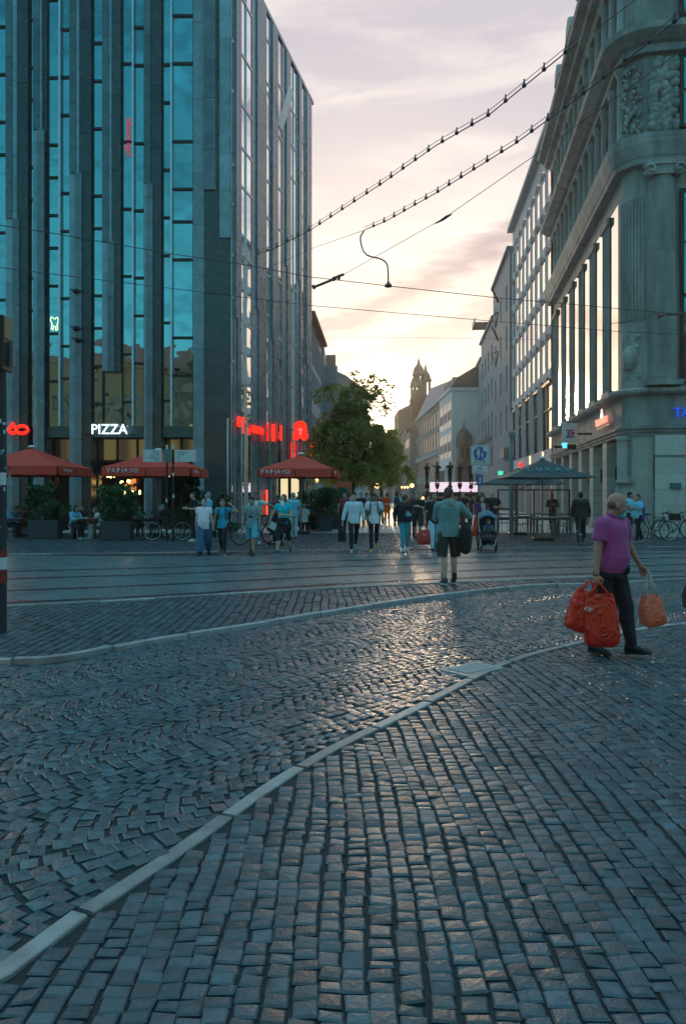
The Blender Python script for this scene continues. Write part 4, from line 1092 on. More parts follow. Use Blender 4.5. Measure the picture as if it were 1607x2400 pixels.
parasol('parasol', 'red parasol standing alone on the right under the big red emblem', (-1.75,32.1), R(-5), 2.95, 3.4, 2.36, 3.33, REDC, 'VAPiANO', WHT, GRP)
GRT = 'dark green parasols of the street cafe'
CYA = mat('cyan_print', (.03,.38,.5), .6, var=0)
parasol('parasol', 'dark green parasol in front with cyan lettering on its slope, nearest the bank', (7.15,27.6), R(-3), 3.0, 3.0, 2.2, 2.95, TEALC, 'LUKAS', CYA, GRT, val=.07, txt='slope')
parasol('parasol', 'dark green parasol half hidden behind the front one', (7.1,31.3), R(-2), 3.4, 3.2, 2.02, 2.7, TEALC, 'LUKAS', CYA, GRT, val=.07, txt='slope')

# --- posts and signs
SIGNW = mat('sign_white', (.58,.66,.70), .4, var=.05); SIGNB = mat('sign_blue', (.01,.13,.38), .4, var=.05); BLK = mat('sign_black', (.02,.02,.025), .5, var=0)
Y = 27.0
t = thing('zone_sign_post', 'thin post with white pedestrian ZONE sign and two smaller plates above the crowd', 'sign post', (at(1124, Y), Y, 0))
MB().seg((0,.05,.03), (0,.05,zz(1042,Y)), .03, n=10).build('post', mat('galvanised', (.35,.42,.45), .4, .5), t)
def plate(n, px0, px1, py0, py1, m, parent=t, Yp=Y, x0=None, b=.02):
    xx = at(1124, Yp); g = MB(); g.bbox(at(px0, Yp)-xx, at(px1, Yp)-xx, -.01, .012, zz(py1, Yp), zz(py0, Yp), .004); return g.build(n, m, parent)
p = plate('zone_plate', 1102, 1146.5, 1044.5, 1089.5, SIGNW)
zc = zz(1063, Y)
g = MB(); g.seg((0,-.022,zc), (0,-.011,zc), .235, n=36, smooth=False); dsc = g.build('blue_disc', SIGNB, p)
def picto(g, x, z, h, y=-.028, skirt=True):
    g.ell((x, y, z+h*.43), (h*.08, .004, h*.09), nu=10, nv=6)
    g.prism([(x-h*.09, z+h*.32),(x+h*.09, z+h*.32),(x+h*.2, z-h*.08),(x+h*.15,z-h*.08),(x+h*.12, z+h*.1),(x+h*.16,z-h*.15),(x+h*.08,z-h*.15),(x+h*.09,z-h*.5),(x+h*.02,z-h*.5),(x,z-h*.15),(x-h*.02,z-h*.5),(x-h*.09,z-h*.5),(x-h*.08,z-h*.15),(x-h*.16,z-h*.15),(x-h*.12,z+h*.1),(x-h*.15,z-h*.08),(x-h*.2,z-h*.08)], y-.003, y, 'xz')
g = MB(); picto(g, -.06, zc+.01, .34); picto(g, .08, zc-.05, .2); g.seg((.19,-.03,zc+.16), (.19,-.024,zc+.16), .09, n=20, smooth=False); g.build('pictogram', SIGNW, p)
text('lettering', 'ZONE', BLK, p, (0,-.014,zz(1081.5,Y)), size=.16, ext=.002)
fr = MB(); 
x0, x1, z0, z1 = -.31, .315, zz(1088,Y), zz(1046,Y)
for a in ((x0,x1,z0,z0+.01),(x0,x1,z1-.01,z1),(x0,x0+.01,z0+.01,z1-.01),(x1-.01,x1,z0+.01,z1-.01)): fr.box(a[0], a[1], -.015, -.011, a[2], a[3])
fr.build('border', BLK, p)
q = plate('hours_plate', 1105.5, 1141, 1092, 1110.5, SIGNW)
g = MB(); zb_ = zz(1098,Y)
for c in (-.07,.05): g.tube([(c+.035*math.cos(a), -.015, zb_-.01+.035*math.sin(a)) for a in np.linspace(0,6.28,12)[:-1]], .006, closed=True, n=4)
g.tube([(-.07,-.015,zb_-.01),(-.03,-.015,zb_+.04),(.03,-.015,zb_+.04),(.05,-.015,zb_-.01),(0,-.015,zb_-.01),(-.03,-.015,zb_+.04)], .006, n=4)
g.build('bicycle_symbol', BLK, q); text('lettering', '20-11h frei', BLK, q, (0,-.014,zz(1106.5,Y)), size=.085, ext=.002)
q = plate('blue_plate', 1116.5, 1131, 1112, 1137.5, SIGNB)
g = MB(); picto(g, 0, zz(1122,Y), .18, y=-.018); g.box(-.045,.045,-.02,-.011,zz(1132,Y),zz(1129,Y)); g.build('pictogram', SIGNW, q)
# direction sign on two posts
Y = 26.8; xx = at(398, Y)
t = thing('direction_sign', 'pedestrian direction sign of white boards on twin dark posts', 'direction sign', (xx, Y, 0))
for px in (391.5, 406): MB().seg((at(px,Y)-xx,0,.03), (at(px,Y)-xx,0,zz(1047,Y)), .034, n=10).build('post', DARK, t)
for px in (391.5, 406): MB().seg((at(px,Y)-xx,0,zz(1053,Y)), (at(px,Y)-xx,0,zz(1042.5,Y)), .04, n=10).build('cap', SIGNW, t)
def lines(parent, x0, x1, z0, z1, al, y, lens, m):
    g = MB(); n = len(lens)
    for i, l in enumerate(lens):
        z = z1-(z1-z0)*(i+.5)/n
        xs = x1-l if al == 'R' else x0; k = xs
        while k < xs+l-.01:
            w_ = min(random.uniform(.012,.03), xs+l-k); g.box(k, k+w_, y-.004, y, z-.010, z+random.choice((.010,.016))); k += w_+.006
    g.build('lettering', m, parent)
def board(px0, px1, py0, py1, rz, m, al, lens):
    x0, x1, z0, z1 = at(px0,Y)-xx, at(px1,Y)-xx, zz(py1,Y), zz(py0,Y)
    o = MB().bbox(x0, x1, -.075, -.045, z0, z1, .006).build('board', m, t)
    lines(o, x0+.08, x1-.08, z0+.03, z1-.03, al, -.076, lens, BLUP)
    g = MB(); n = len(lens)+1
    for i in range(n):
        z = z1-.03-(z1-z0-.06)*(i+.5)/n; ax = x0+.045 if al == 'R' else x1-.045
        g.prism([(ax-.016, z), (ax+.014, z+.016), (ax+.014, z-.016)], -.079, -.0755, 'xz')
    g.build('arrow', BLUP, o)
BLUP = mat('blue_print', (.03,.09,.2), .5, var=0)
board(336.5, 380.5, 1054.5, 1083, 0, SIGNW, 'R', (.26,.22,.36,.42,.2))
board(411, 461, 1055, 1083, 0, SIGNW, 'L', (.36,.24,.12,.08))
o = MB().bbox(at(385.5,Y)-xx, at(404.5,Y)-xx, -.1, -.07, zz(1083.5,Y), zz(1054,Y), .006).build('board', mat('sign_teal', (.10,.24,.24), .5), t)
lines(o, at(388,Y)-xx, at(402,Y)-xx, zz(1082,Y), zz(1056,Y), 'L', -.101, (.16,.12,.18,.12,.16), BLUP)
for px, py in ((391,1173),(407,1112),(407,1163)): MB().box(at(px,Y)-xx-.03, at(px,Y)-xx+.03, -.042, -.033, zz(py+4,Y), zz(py-4,Y)).build('sticker', SIGNW, t)
# tall grey pole right
Y = 29.6
t = thing('lamp_post', 'tall grey-green steel pole before the cafe parasols, thinner at its top', 'pole', (at(1197.5,Y), Y, 0))
g = MB(); g.lathe([(.1,.03),(.085,.1),(.08,zz(1073,Y)),(.045,zz(1071,Y)),(.045,zz(1018,Y)),(.0,zz(1018,Y))], n=16); g.build('pole', mat('grey_green_paint', (.09,.15,.16), .5, var=.15), t)
MB().bbox(-.09, .11, -.08, .08, zz(1022,Y), zz(1012,Y), .01).build('cap_box', GREYP, t)
# slim poles left of third parasol
for px, y1, Yp, lab in ((534, 980, 33.5, 'slim pale pole by the slate corner, left of the thin pair'), (567, 985, 31.5, 'thin steel pole behind the boy in grey, left one of the pair'), (580, 985, 31.5, 'thin steel pole behind the boy in grey, right one of the pair')):
    t = thing('slim_pole', lab, 'pole', (at(px,Yp), Yp, 0)); MB().seg((0,0,.03), (0,0,zz(y1,Yp)), .045 if px == 534 else .028, n=8).build('pole', ALU, t)
    MB().lathe([(.1,.03),(.1,.06),(.05,.08)], n=10).build('base', GREYP, t)
# left foreground post with box, stickers and red-white bands
Y = 9.3; xx = at(4, Y)
t = thing('signal_post', 'dark post at the left picture edge with stickers and red and white bands', 'post', (xx, Y, 0))
MB().seg((0,0,0), (0,0,zz(762,Y)), .062, n=18).build('post', mat('dark_sticky_paint', (.02,.028,.04), .5, var=.5, scale=14), t)
RDP = mat('red_band', (.24,.02,.02), .5)
for a, b, m in ((1365,1335,RDP),(1334,1306,SIGNW),(1305,1288,RDP)): MB().seg((0,0,zz(a,Y)), (0,0,zz(b,Y)), .066, n=18).build('band', m, t)
g = MB(); g.bbox(-.14, .075, -.12, .14, zz(870,Y), zz(742,Y), .01); g.build('signal_box', DARK, t)
g = MB(); g.box(.076, .082, -.10, .12, zz(795,Y), zz(745,Y)); g.build('side_panel', mat('tan_panel', (.30,.19,.10), .6), t)
g = MB(); g.box(.062, .12, .05, .1, zz(857,Y), zz(800,Y)); g.build('rear_sign', GREYP, t)
rs = random.Random(4)
g = MB(); g.lathe([(.0665,zz(1137,Y)),(.0665,zz(1108,Y))], n=10, a0=R(-100), a1=R(-10)); g.build('notice', SIGNW, t)
for k in range(16):
    z = zz(rs.uniform(990,1300),Y); a = R(rs.uniform(-120,0)); h = rs.uniform(.015,.06)
    MB().lathe([(.0645,z),(.0645,z+h)], n=3, a0=a, a1=a+R(rs.uniform(12,40))).build('sticker', rs.choice((SIGNW, SIGNW, mat('sticker_blue', (.1,.25,.35), .5), mat('sticker_dark', (.1,.05,.08), .5))), t)

# --- planters, shrubs
PLM = mat('slate_planter', (.035,.05,.065), .6, var=.15, scale=6, bump=.2, bscale=60)
SOIL = mat('soil', (.03,.02,.015), .9)
LEAFM = mat('shrub_leaf', (.035,.10,.04), .5, var=.4, scale=8, tone=True, transl=.15)
def leaf_cloud(mb, c, r, n, s, rs, tones=(.5,1.4), droop=0.):
    for _ in range(n):
        th = rs.uniform(0, 2*math.pi); u = rs.uniform(-1, 1); q = rs.uniform(.25, 1)**.5
        p = Vector((c[0]+r[0]*q*math.sqrt(1-u*u)*math.cos(th), c[1]+r[1]*q*math.sqrt(1-u*u)*math.sin(th), c[2]+r[2]*q*u))
        a = Vector((rs.gauss(0,1), rs.gauss(0,1), rs.gauss(-droop,.8))).normalized(); b = a.orthogonal().normalized(); b = (Matrix.Rotation(rs.uniform(0,6.28), 3, a) @ b)
        l = s*rs.uniform(.6, 1.4); w = l*.32
        mb.add([p-a*l*.5, p+b*w, p+a*l*.5, p-b*w], [(0,1,2,3)], 0, rs.uniform(*tones))
def shrub(label, x, y, z, rx, ry, h, n, seed, s=.11):
    rs = random.Random(seed); t = thing('shrub', label, 'shrub', (x, y, z))
    g = MB()
    for k in range(6): g.seg((rs.uniform(-rx,rx)*.4, rs.uniform(-ry,ry)*.4, -.05), (rs.uniform(-rx,rx)*.8, rs.uniform(-ry,ry)*.7, h*.8), .018, .006, n=5)
    g.build('stem', mat('bark', (.06,.045,.035), .9, var=.3), t)
    g = MB()
    for k in range(26):
        q = rs.random(); c = (rs.uniform(-1,1)*rx*(1-.35*q), rs.uniform(-1,1)*ry, h*(.1+.85*q)); rr = rs.uniform(.14,.3)
        leaf_cloud(g, c, (rr*1.2, rr, rr), n//26, s, rs, (.55, 1.5))
    g.build('foliage', LEAFM, t, fix=False); return t
def planter(label, x, y, w, d, h, rz=0):
    t = thing('planter', label, 'planter', (x, y, 0), rz)
    g = MB(); g.bbox(-w/2, w/2, -d/2, -d/2+.06, .03, h, .008); g.bbox(-w/2, w/2, d/2-.06, d/2, .03, h, .008); g.box(-w/2, -w/2+.06, -d/2+.06, d/2-.06, .03, h); g.box(w/2-.06, w/2, -d/2+.06, d/2-.06, .03, h)
    g.build('box', PLM, t); MB().box(-w/2+.06, w/2-.06, -d/2+.06, d/2-.06, .05, h-.06).build('soil', SOIL, t)
    return t
for (px, Yp, w, lab, sl, hh, sd) in ((107, 28.6, 1.1, 'leftmost dark slate planter box below the left parasol', 'bushy dark shrub growing in the leftmost planter', 1.35, 1), (275, 27.6, 1.08, 'dark slate planter box between the seated guests and the parked bicycle', 'bushy dark shrub in the planter left of the parked bicycle', 1.35, 2),
                            (762, 34.2, .6, 'near square planter at the open end of the terrace, right', 'rounded green shrub in the nearer square planter', 1.15, 3), (789, 36.4, .7, 'further square planter just behind the near one', 'rounded green shrub in the further square planter', 1.2, 4)):
    planter(lab, at(px, Yp), Yp, w, .55, .72); shrub(sl, at(px, Yp), Yp, .68, w*.62+.12, .4, hh, 2300, sd)
shrub('long green hedge shrub closing the terrace right of the seated white shirt', at(727,35.5), 35.5, .05, .95, .5, 1.75, 3600, 5)
shrub('tall dark green bush behind the two chatting men', at(437,31.6), 31.6, .05, .72, .6, 2.75, 5200, 6)
shrub('lower dark green bush left of the slate corner', at(508,32.6), 32.6, .05, .75, .5, 1.65, 3200, 7)

# --- trees
BARK = mat('tree_bark', (.07,.055,.045), .9, var=.35, scale=10, bump=.4, bscale=20)
TLEAF = mat('tree_leaf', (.27,.29,.11), .5, var=.3, scale=2, tone=True, transl=.5)
def tree(label, x, y, blobs, trunk, n_per, s, seed, group='street trees', arcs=()):
    sp_ = .17
    rs = random.Random(seed); t = thing('street_tree', label, 'tree', (x, y, 0), 0, group)
    g = MB(); H = trunk
    g.tube([(0,0,0),(.03,.02,H*.5),(-.05,0,H),(.02,.05,H*1.4)], [.17,.14,.12,.09], n=9)
    f = MB(); twigs = []
    for (cx_, cy_, cz, r) in blobs:
        st = Vector((0,0,H*rs.uniform(.8,1.4))); en = Vector((cx_,cy_,cz)); mid = st.lerp(en,.5)+Vector((0,0,.35))
        thin = r < .45; g.tube([st, mid, en], [.035,.02,.01] if thin else [.07,.04,.015], n=6)
        for k in range(rs.randint(6, 8) if thin else rs.randint(9, 12)):
            d = Vector((rs.gauss(0,1), rs.gauss(0,1), rs.gauss(-.05,.6))).normalized()*r*rs.uniform(.45,1.)
            e = en+d; twigs.append((en, e)); g.seg(en, e, .012, .004, n=4, caps=False)
            # feathery sprays along the twig
            for j in range(5):
                q = .3+.8*j/5; p = en.lerp(e, q)+Vector((0,0,-.07*j)); leaf_cloud(f, p, (.13 if thin else .22,)*2+(.08 if thin else .13,), 7 if thin else n_per, s, rs, (.55,1.5), droop=.5)
    for A_ in arcs:
        A_ = [Vector(p) for p in A_]; g.tube(A_, .011, n=4)
        for a_, b_ in zip(A_, A_[1:]):
            for j in range(9):
                p = a_.lerp(b_, j/9)+Vector((rs.gauss(0,.05), rs.gauss(0,.08), rs.gauss(-.03,.05))); e = p+Vector((rs.gauss(0,.22), rs.gauss(0,.2), rs.uniform(-.32,.06)))
                g.seg(p, e, .007, .003, n=3, caps=False)
                for q in (.3, .7, 1.): leaf_cloud(f, p.lerp(e, q), (.10,.10,.06), 6, s*.9, rs, (.6,1.5), droop=.6)
    g.build('trunk', BARK, t); f.build('crown', TLEAF, t, fix=False); return t
def crown(rs, W, zlo, zhi, n, shape):
    out = []
    for k in range(n):
        z = rs.uniform(zlo, zhi); q = (z-zlo)/(zhi-zlo); w = W*shape(q); a = rs.uniform(0, 6.28); rr = rs.uniform(.15, 1)**.6*w
        out.append((rr*math.cos(a), rr*math.sin(a)*.8, z, rs.uniform(.55, .95)))
    return out
rs0 = random.Random(21)
YT = 43
tx = at(826, YT)
bl = crown(rs0, 2.35, 2.5, 6.1, 62, lambda q: (.78+.22*min(1, q*4))*(1-.45*q**2))
for k in range(22):
    q = rs0.random(); bl.append((-2.2+2.3*q+rs0.uniform(-.1,.3)*(1-q), rs0.uniform(-.6,.6), 5.3+2.0*q*rs0.uniform(.3,1), .42))
ARCS = [[(-.1,0,6.3),(.3,0,7.6),(.9,.1,8.35),(1.6,0,8.2),(2.4,.1,7.6)],[(.3,0,7.4),(.9,.2,8.0),(1.5,.1,7.5),(1.8,0,6.7)],[(-.2,0,6.4),(-.4,.1,7.6),(-1.1,0,7.9),(-1.9,0,7.5)],[(.6,0,7.9),(.8,0,7.2),(.75,.1,6.3)],[(-.1,0,6.8),(.1,0,8.1),(.2,.1,8.8)],[(1.2,.1,8.3),(1.2,0,7.4),(1.25,0,6.4)],[(1.6,0,6.0),(1.9,.1,6.8),(2.1,0,6.3)],[(-.8,0,6.6),(-1.3,.1,7.3),(-2.2,0,6.9)]]
for k_ in range(16):
    x0_ = rs0.uniform(-1.2, .8); s_x = rs0.uniform(-1.2, 1.4); zt_ = rs0.uniform(6.6, 8.3)-.35*abs(s_x); y_ = rs0.uniform(-.7, .7)
    ARCS.append([(x0_, y_, rs0.uniform(5.2, 6)), (x0_+s_x*.35, y_, zt_-.3), (x0_+s_x*.8, y_*1.1, zt_), (x0_+s_x*1.35, y_*1.2, zt_-rs0.uniform(.3, .9))])
for k_ in range(26):
    a_ = rs0.uniform(0, 6.28); z_ = rs0.uniform(2.9, 6.2); r_ = rs0.uniform(2.3, 2.95)*(1-.06*(z_-3)); ca_, sa_ = math.cos(a_), math.sin(a_)
    ARCS.append([(1.2*ca_, 1.1*sa_, z_), (.75*r_*ca_, .7*r_*sa_, z_+.35), (r_*ca_, .85*r_*sa_, z_-.1), ((r_+.25)*ca_, .9*r_*sa_, z_-.55)])
tree('large feathery street tree in front of the setting sun, thin twigs at its top', tx, YT, bl, 2.3, 10, .12, 31, arcs=ARCS)
bl = crown(rs0, 2.3, 2.7, 6.2, 36, lambda q: (1-.5*q**2))
tree('second street tree merging behind the first on the right', at(872, 52), 52, bl, 2.4, 11, .17, 32)
bl = crown(rs0, 2.6, 3., 7.2, 30, lambda q: (1-.5*q**2))
tree('further street tree half hidden behind, at the far right of the foliage', at(893, 66), 66, bl, 2.6, 10, .2, 33)
# --- overhead wires
WIRE = mat('wire', (.10,.085,.10), .6)
def catline(a, b, n, sag):
    a, b = Vector(a), Vector(b); return [a.lerp(b, i/n)-Vector((0,0,sag*4*(i/n)*(1-i/n))) for i in range(n+1)]
def pt(px, py, Y): return (at(px, Y), Y, zz(py, Y))
def festoon(label, P, step, rb, tail=None):
    t = thing('festoon_cable', label, 'cable', P[0]); o = Vector(P[0]); g = MB(); pts = []
    for a, b in zip(P, P[1:]): pts += catline(a, b, 10, .0)[:-1]
    pts.append(Vector(P[-1])); g.tube([p-o for p in pts], .010, n=6); g.tube([p-o+Vector((0,0,.065)) for p in pts], .005, n=4); g.build('cable', WIRE, t)
    b = MB(); b.ell((0,0,0), (rb, rb, rb), nu=10, nv=8); b.seg((0,0,.02),(0,0,.09),.012,n=5); me = b.mesh('clamp'); me.materials.append(mat('clamp_purple_grey', (.05,.045,.06), .5))
    acc = 0; nxt = step*.5
    for p, q in zip(pts, pts[1:]):
        L = (q-p).length
        while nxt < acc+L:
            c = bpy.data.objects.new('clamp', me); COL.objects.link(c); c.parent = t; c.location = p.lerp(q, (nxt-acc)/L)-o+Vector((0,0,.01)); nxt += step
        acc += L
    return t
festoon('upper beaded cable slung from the roofs right to the slate block', [pt(1352,102,9.9),pt(1322,125,10.1),pt(1143,271,11.6),pt(1021,341,12.9),pt(890,433,14.6),pt(729,538,16.6),pt(640,583,17.8),pt(600,597,18.4)], .42, .033)
festoon('lower beaded cable ending above the street at the curved hanger', [pt(1680,-30,8.3),pt(1517,101,9.3),pt(1342,238,10.7),pt(1207,336,12.1),pt(1025,450,14.4),pt(906,517,16.2),pt(852,540,17.0)], .42, .033)
def wire(label, pts, r=.008, extra=None):
    t = thing('overhead_wire', label, 'wire', pts[0], 0); o = Vector(pts[0]); g = MB(); g.tube([Vector(p)-o for p in pts], r, n=5); g.build('wire', WIRE, t)
    if extra:
        e = MB(); 
        for seg in extra: e.tube([Vector(p)-o for p in seg[0]], seg[1], n=7)
        e.build('insulator', mat('insulator_rust', (.13,.06,.05), .6), t)
    return t
wire('near tram contact wire, upper of the two long sagging lines', [pt(-60,515,13),pt(0,528,13.3),pt(116,545,13.9),pt(410,596,15),pt(543,615,15.4),pt(728,649,15.9),pt(909,670,16.4),pt(1155,697,17.1),pt(1305,710,17.5),pt(1607,738,18.1),pt(1700,746,18.4)], .009)
wire('far tram contact wire, lower of the two long sagging lines', [pt(-60,612,15.6),pt(0,627,16),pt(205,652,17),pt(543,693,18.4),pt(728,716,18.9),pt(1147,752,20),pt(1450,777,20.7),pt(1607,784,21),pt(1700,790,21.3)], .009)
wire('plain wire carrying the upper beaded cable on past the roof edge', [pt(1352,102,9.9),pt(1440,35,9.35),pt(1640,-110,8.4)], .006)
wire('faint thin wire across the street just above the tree', [pt(729,790,30),pt(1000,792,30),pt(1310,797,30)], .006)
wire('steep thin span wire with insulator and double arm at its low end', [pt(1607,110,9.2),pt(1280,345,11.7),pt(1042,510,13.9),pt(806,643,16.1)], .006, [([pt(1058,502,13.8),pt(1046,508,13.9),pt(1036,515,14),pt(1020,524,14.1)],[.01,.028,.024,.01]), ([pt(806,643,16.1),pt(796,646,16.1),pt(793,656,16.1)],.03), ([pt(794,646,16.1),pt(780,655,16.1),pt(733,674,16.1)],.028), ([pt(738,671,16.1),pt(732,674,16.1)],.05), ([pt(786,650,16.1),pt(779,656,16.1)],.045)])
wire('thin wire running on from the cable end to the slate block', [pt(852,540,17),pt(729,583,20),pt(600,640,24)], .006)
wire('short reflected-looking span wire with insulators before the stone column', [pt(1430,758,19),pt(1500,752,19),pt(1530,737,19),pt(1607,733,19)], .008, [([pt(1556,738,19),pt(1585,736,19),pt(1597,733,19)],.03),([pt(1538,744,19),pt(1552,738,19)],.04)])
t = thing('hanger_tube', 'S-shaped tube hanging from the lower cable down to the tram wire', 'hanger', pt(852,540,17)); o = Vector(pt(852,540,17))
HP = [(385,257),(367,285),(365,310),(371,345),(385,380),(405,400),(430,409),(460,415),(490,424),(512,438),(525,460),(529,500),(530,580)]
MB().tube([Vector(pt(700+a*.3954, 440+b*.3954, 17-.6*i/12))-o for i, (a, b) in enumerate(HP)], .017, n=8).build('tube', mat('hanger_rust', (.16,.07,.05), .6), t)
e = Vector(pt(909.5,670,16.4))-o; MB().lathe([(.08,-.02),(.07,.03),(.03,.06),(.02,.1)], e, 10).build('foot', mat('insulator_rust', (.13,.06,.05), .6), t)
# security lamps on the slate piers: small brackets
for px, py in ((180,683),(180,770),(184,797)):
    t = thing('wire_anchor', {683:'uppermost dark wire anchor bolted to the slate pier',770:'middle dark wire anchor on the same slate pier',797:'lowest dark wire anchor on the same slate pier'}[py], 'anchor', (at(px,35.1), 35.15, zz(py,35.1)))
    g = MB(); g.ell((0,-.12,0), (.16,.12,.12), nu=8, nv=6); g.seg((-.3,-.1,.08), (.32,-.14,-.02), .03, n=6); g.build('bracket', DARK, t); MB().box(-.08,.08,-.03,0,-.14,.14).build('plate', DARK, t)

# --- furniture
WOOD = mat('dark_red_wood', (.075,.03,.022), .55, var=.3, scale=5); BIST = mat('bistro_top', (.20,.19,.15), .4, var=.2); CHM = mat('chair_grey', (.12,.14,.15), .5, var=.2)
def table(label, x, y, w, d, h, m, rz=0, group=None, legm=None):
    t = thing('table', label, 'table', (x, y, 0), rz, group); MB().bbox(-w/2, w/2, -d/2, d/2, h-.04, h, .008).build('tabletop', m, t)
    for a in (-1, 1):
        for b in (-1, 1): MB().box(a*(w/2-.06)-.035, a*(w/2-.06)+.035, b*(d/2-.06)-.035, b*(d/2-.06)+.035, .03, h-.04).build('leg', legm or m, t)
    g = MB(); g.box(-w/2+.06, w/2-.06, -.02, .02, h-.12, h-.04); g.build('apron', legm or m, t); return t
def bench(label, x, y, w, rz=0):
    t = thing('bench', label, 'bench', (x, y, 0), rz); MB().bbox(-w/2, w/2, -.16, .16, .44, .49, .006).build('seat', WOOD, t)
    for a in (-1, 1): MB().box(a*(w/2-.1)-.03, a*(w/2-.1)+.03, -.14, .14, .03, .44).build('leg', WOOD, t)
    return t
table('dark wooden cafe table at the far left behind the post', at(52,29.2), 29.2, 1.0, .8, .76, WOOD)
table('dark wooden cafe table between the two planters', at(203,28.6), 28.6, .95, .8, .78, WOOD)
table('dark wooden cafe table behind the parked bicycle', at(352,29.2), 29.2, 1.3, .8, .76, WOOD)
bench('dark wooden bench under the seated guest in white, right terrace', at(715,34.0), 34.0, 1.2)
table('wooden terrace table between hedge and seated guests, right', at(722,35.0), 35.0, 1.3, .7, .76, WOOD)
def chair(label, group):
    t = thing('bistro_chair', label, 'chair', (0,0,0), 0, group)
    MB().bbox(-.2,.2,-.2,.2,.43,.46,.01).build('seat', BIST, t); g = MB()
    g.tube([(-.2,.19,.45),(-.2,.25,.85),(.2,.25,.85),(.2,.19,.45)], .014, n=5)
    for z in (.6,.7,.8): g.box(-.19,.19,.225+z*.02,.24+z*.02,z-.03,z+.02)
    g.build('backrest', CHM, t)
    for a in (-1, 1):
        for b in (-1, 1): MB().seg((a*.17,b*.17,.44), (a*.2,b*.21,.03), .012, n=5).build('leg', CHM, t)
    return t
CHR = chair('grey bistro chair nearest the tall grey pole', 'grey bistro chairs')
GC = 'grey bistro chairs'
CHR.location = (at(1212,31.5),31.5,0); CHR.rotation_euler = (0,0,R(100))
for (px, Yp, rz_, lab) in ((1236,32.5,-80,'grey bistro chair tucked in right of the pole table'),(1248,34,180,'grey bistro chair at the back behind the middle table'),(1258,30.6,90,'grey bistro chair left of the middle table, side on'),
        (1296,31,-90,'grey bistro chair right of the middle table'),(1311,33,0,'grey bistro chair behind the rightmost table'),(1322,30.5,80,'pale grey chair facing the dark-suited man'),(1330,32.5,-100,'grey bistro chair against the arcade pier'),(1182,33,60,'grey bistro chair left of the tall pole')):
    dup(CHR, (at(px,Yp),Yp,0), R(rz_), lab, GC)
table('small bistro table left of the tall grey pole', at(1180,31.5), 31.5, .75, .65, .74, BIST, 0, None, CHM)
table('small bistro table just right of the tall grey pole', at(1222,33), 33, .75, .65, .74, BIST, 0, None, CHM)
table('middle bistro table under the front green parasol', at(1278,31.2), 31.2, .95, .65, .74, BIST, 0, None, CHM)
table('rightmost bistro table beside the bank arcade', at(1314,31.8), 31.8, .75, .65, .74, BIST, 0, None, CHM)
for px, Yp, lab in ((1181,35.5,'tall bar table left of the pole, further back'),): table(lab, at(px,Yp), Yp, .8, .5, 1.05, BIST, 0, None, CHM)
# wind screens round the street cafe
t = thing('wind_screen', 'dark framed wind screen under the rear green parasol', 'screen', (at(1250,34.6), 34.6, 0))
g = MB(); 
for x in (-1.6,-.8,0,.8,1.6): g.box(x-.03, x+.03, -.03, .03, .03, 1.9)
g.box(-1.6,1.6,-.03,.03,1.84,1.9); g.box(-1.6,1.6,-.03,.03,.75,.8); g.build('frame', DARK, t)
# --- kiosk with lit band and bronze figures
t = thing('kiosk', 'low kiosk with a glowing pinkish white sign band under a dark roof', 'kiosk', (at(1060,60), 60, 0))
MB().box(-1.75,1.95,0,.1,zz(1153,60),zz(1130,60)).build('lit_band', mat('pink_white_lit', (1,.85,.9), .4, var=.3, scale=2, emit=(1.,.72,.86), estr=.6), t)
MB().box(-2.0,2.3,-.4,3,zz(1163,60),zz(1153.5,60)).build('roof', DARK, t); MB().box(-1.7,2.0,.2,2.8,0,zz(1163,60)).build('wall', mat('cream_board', (.45,.40,.30), .7, var=.2), t)
g = MB()
for x in (-1.7,-.6,.5,1.9): g.box(x-.05,x+.05,.1,.2,0,1.6)
g.build('post', mat('maroon_paint', (.12,.03,.03), .6), t)
def bell_lamp(label, px, py, Y, r):
    t = thing('lit_lantern', label, 'lamp', (at(px,Y), Y, zz(py,Y))); MB().ell((0,0,0), r, nu=10, nv=8).build('globe', mat('warm_globe', (1,.7,.35), .5, var=0, emit=(1.,.55,.18), estr=2.2), t)
    MB().box(-.02,.02,0,.05,r*.9,r*.9+.25).build('bracket', DARK, t)
for px, py, r, lab in ((965,1138,.16,'round orange lit lantern brightest above the crowd'),(941,1142,.09,'leftmost of three small orange lamps in a row'),(948,1142,.09,'middle of three small orange lamps in a row'),(955,1142,.09,'rightmost of three small orange lamps in a row'),(883,1139,.2,'large warm lit lamp seen low under the tree'),(991,1168,.13,'tiny orange lamp between two men in black')): bell_lamp(lab, px, py, 58, r)
for px, lab in ((1162,'left orange lit slit light of the grey building'),(1170,'right orange lit slit light of the grey building')): pass
t = thing('green_sign', 'small green lit pharmacy box sign beside the ZONE post', 'sign', (at(1173,52), 52, zz(1109,52))); MB().box(-.18,.14,-.06,.06,-.15,.15).build('panel', mat('green_lit', (.1,.6,.4), .5, var=0, emit=(.05,.75,.42), estr=.8), t); MB().box(.14,2.9,-.02,.02,-.02,.02).build('bracket', DARK, t)
t = thing('banner', 'orange and blue poster board beside the planters', 'poster', (at(806,41), 41, 0)); MB().box(-.42,.42,-.02,.02,.6,2.35).build('board', mat('orange_red', (.5,.10,.04), .6), t); MB().box(-.25,.25,-.03,-.021,.8,2.0).build('blue_panel', mat('cyan_blue', (.06,.3,.45), .6), t); MB().box(-.03,.03,.03,.06,.0,.6).build('post', DARK, t)
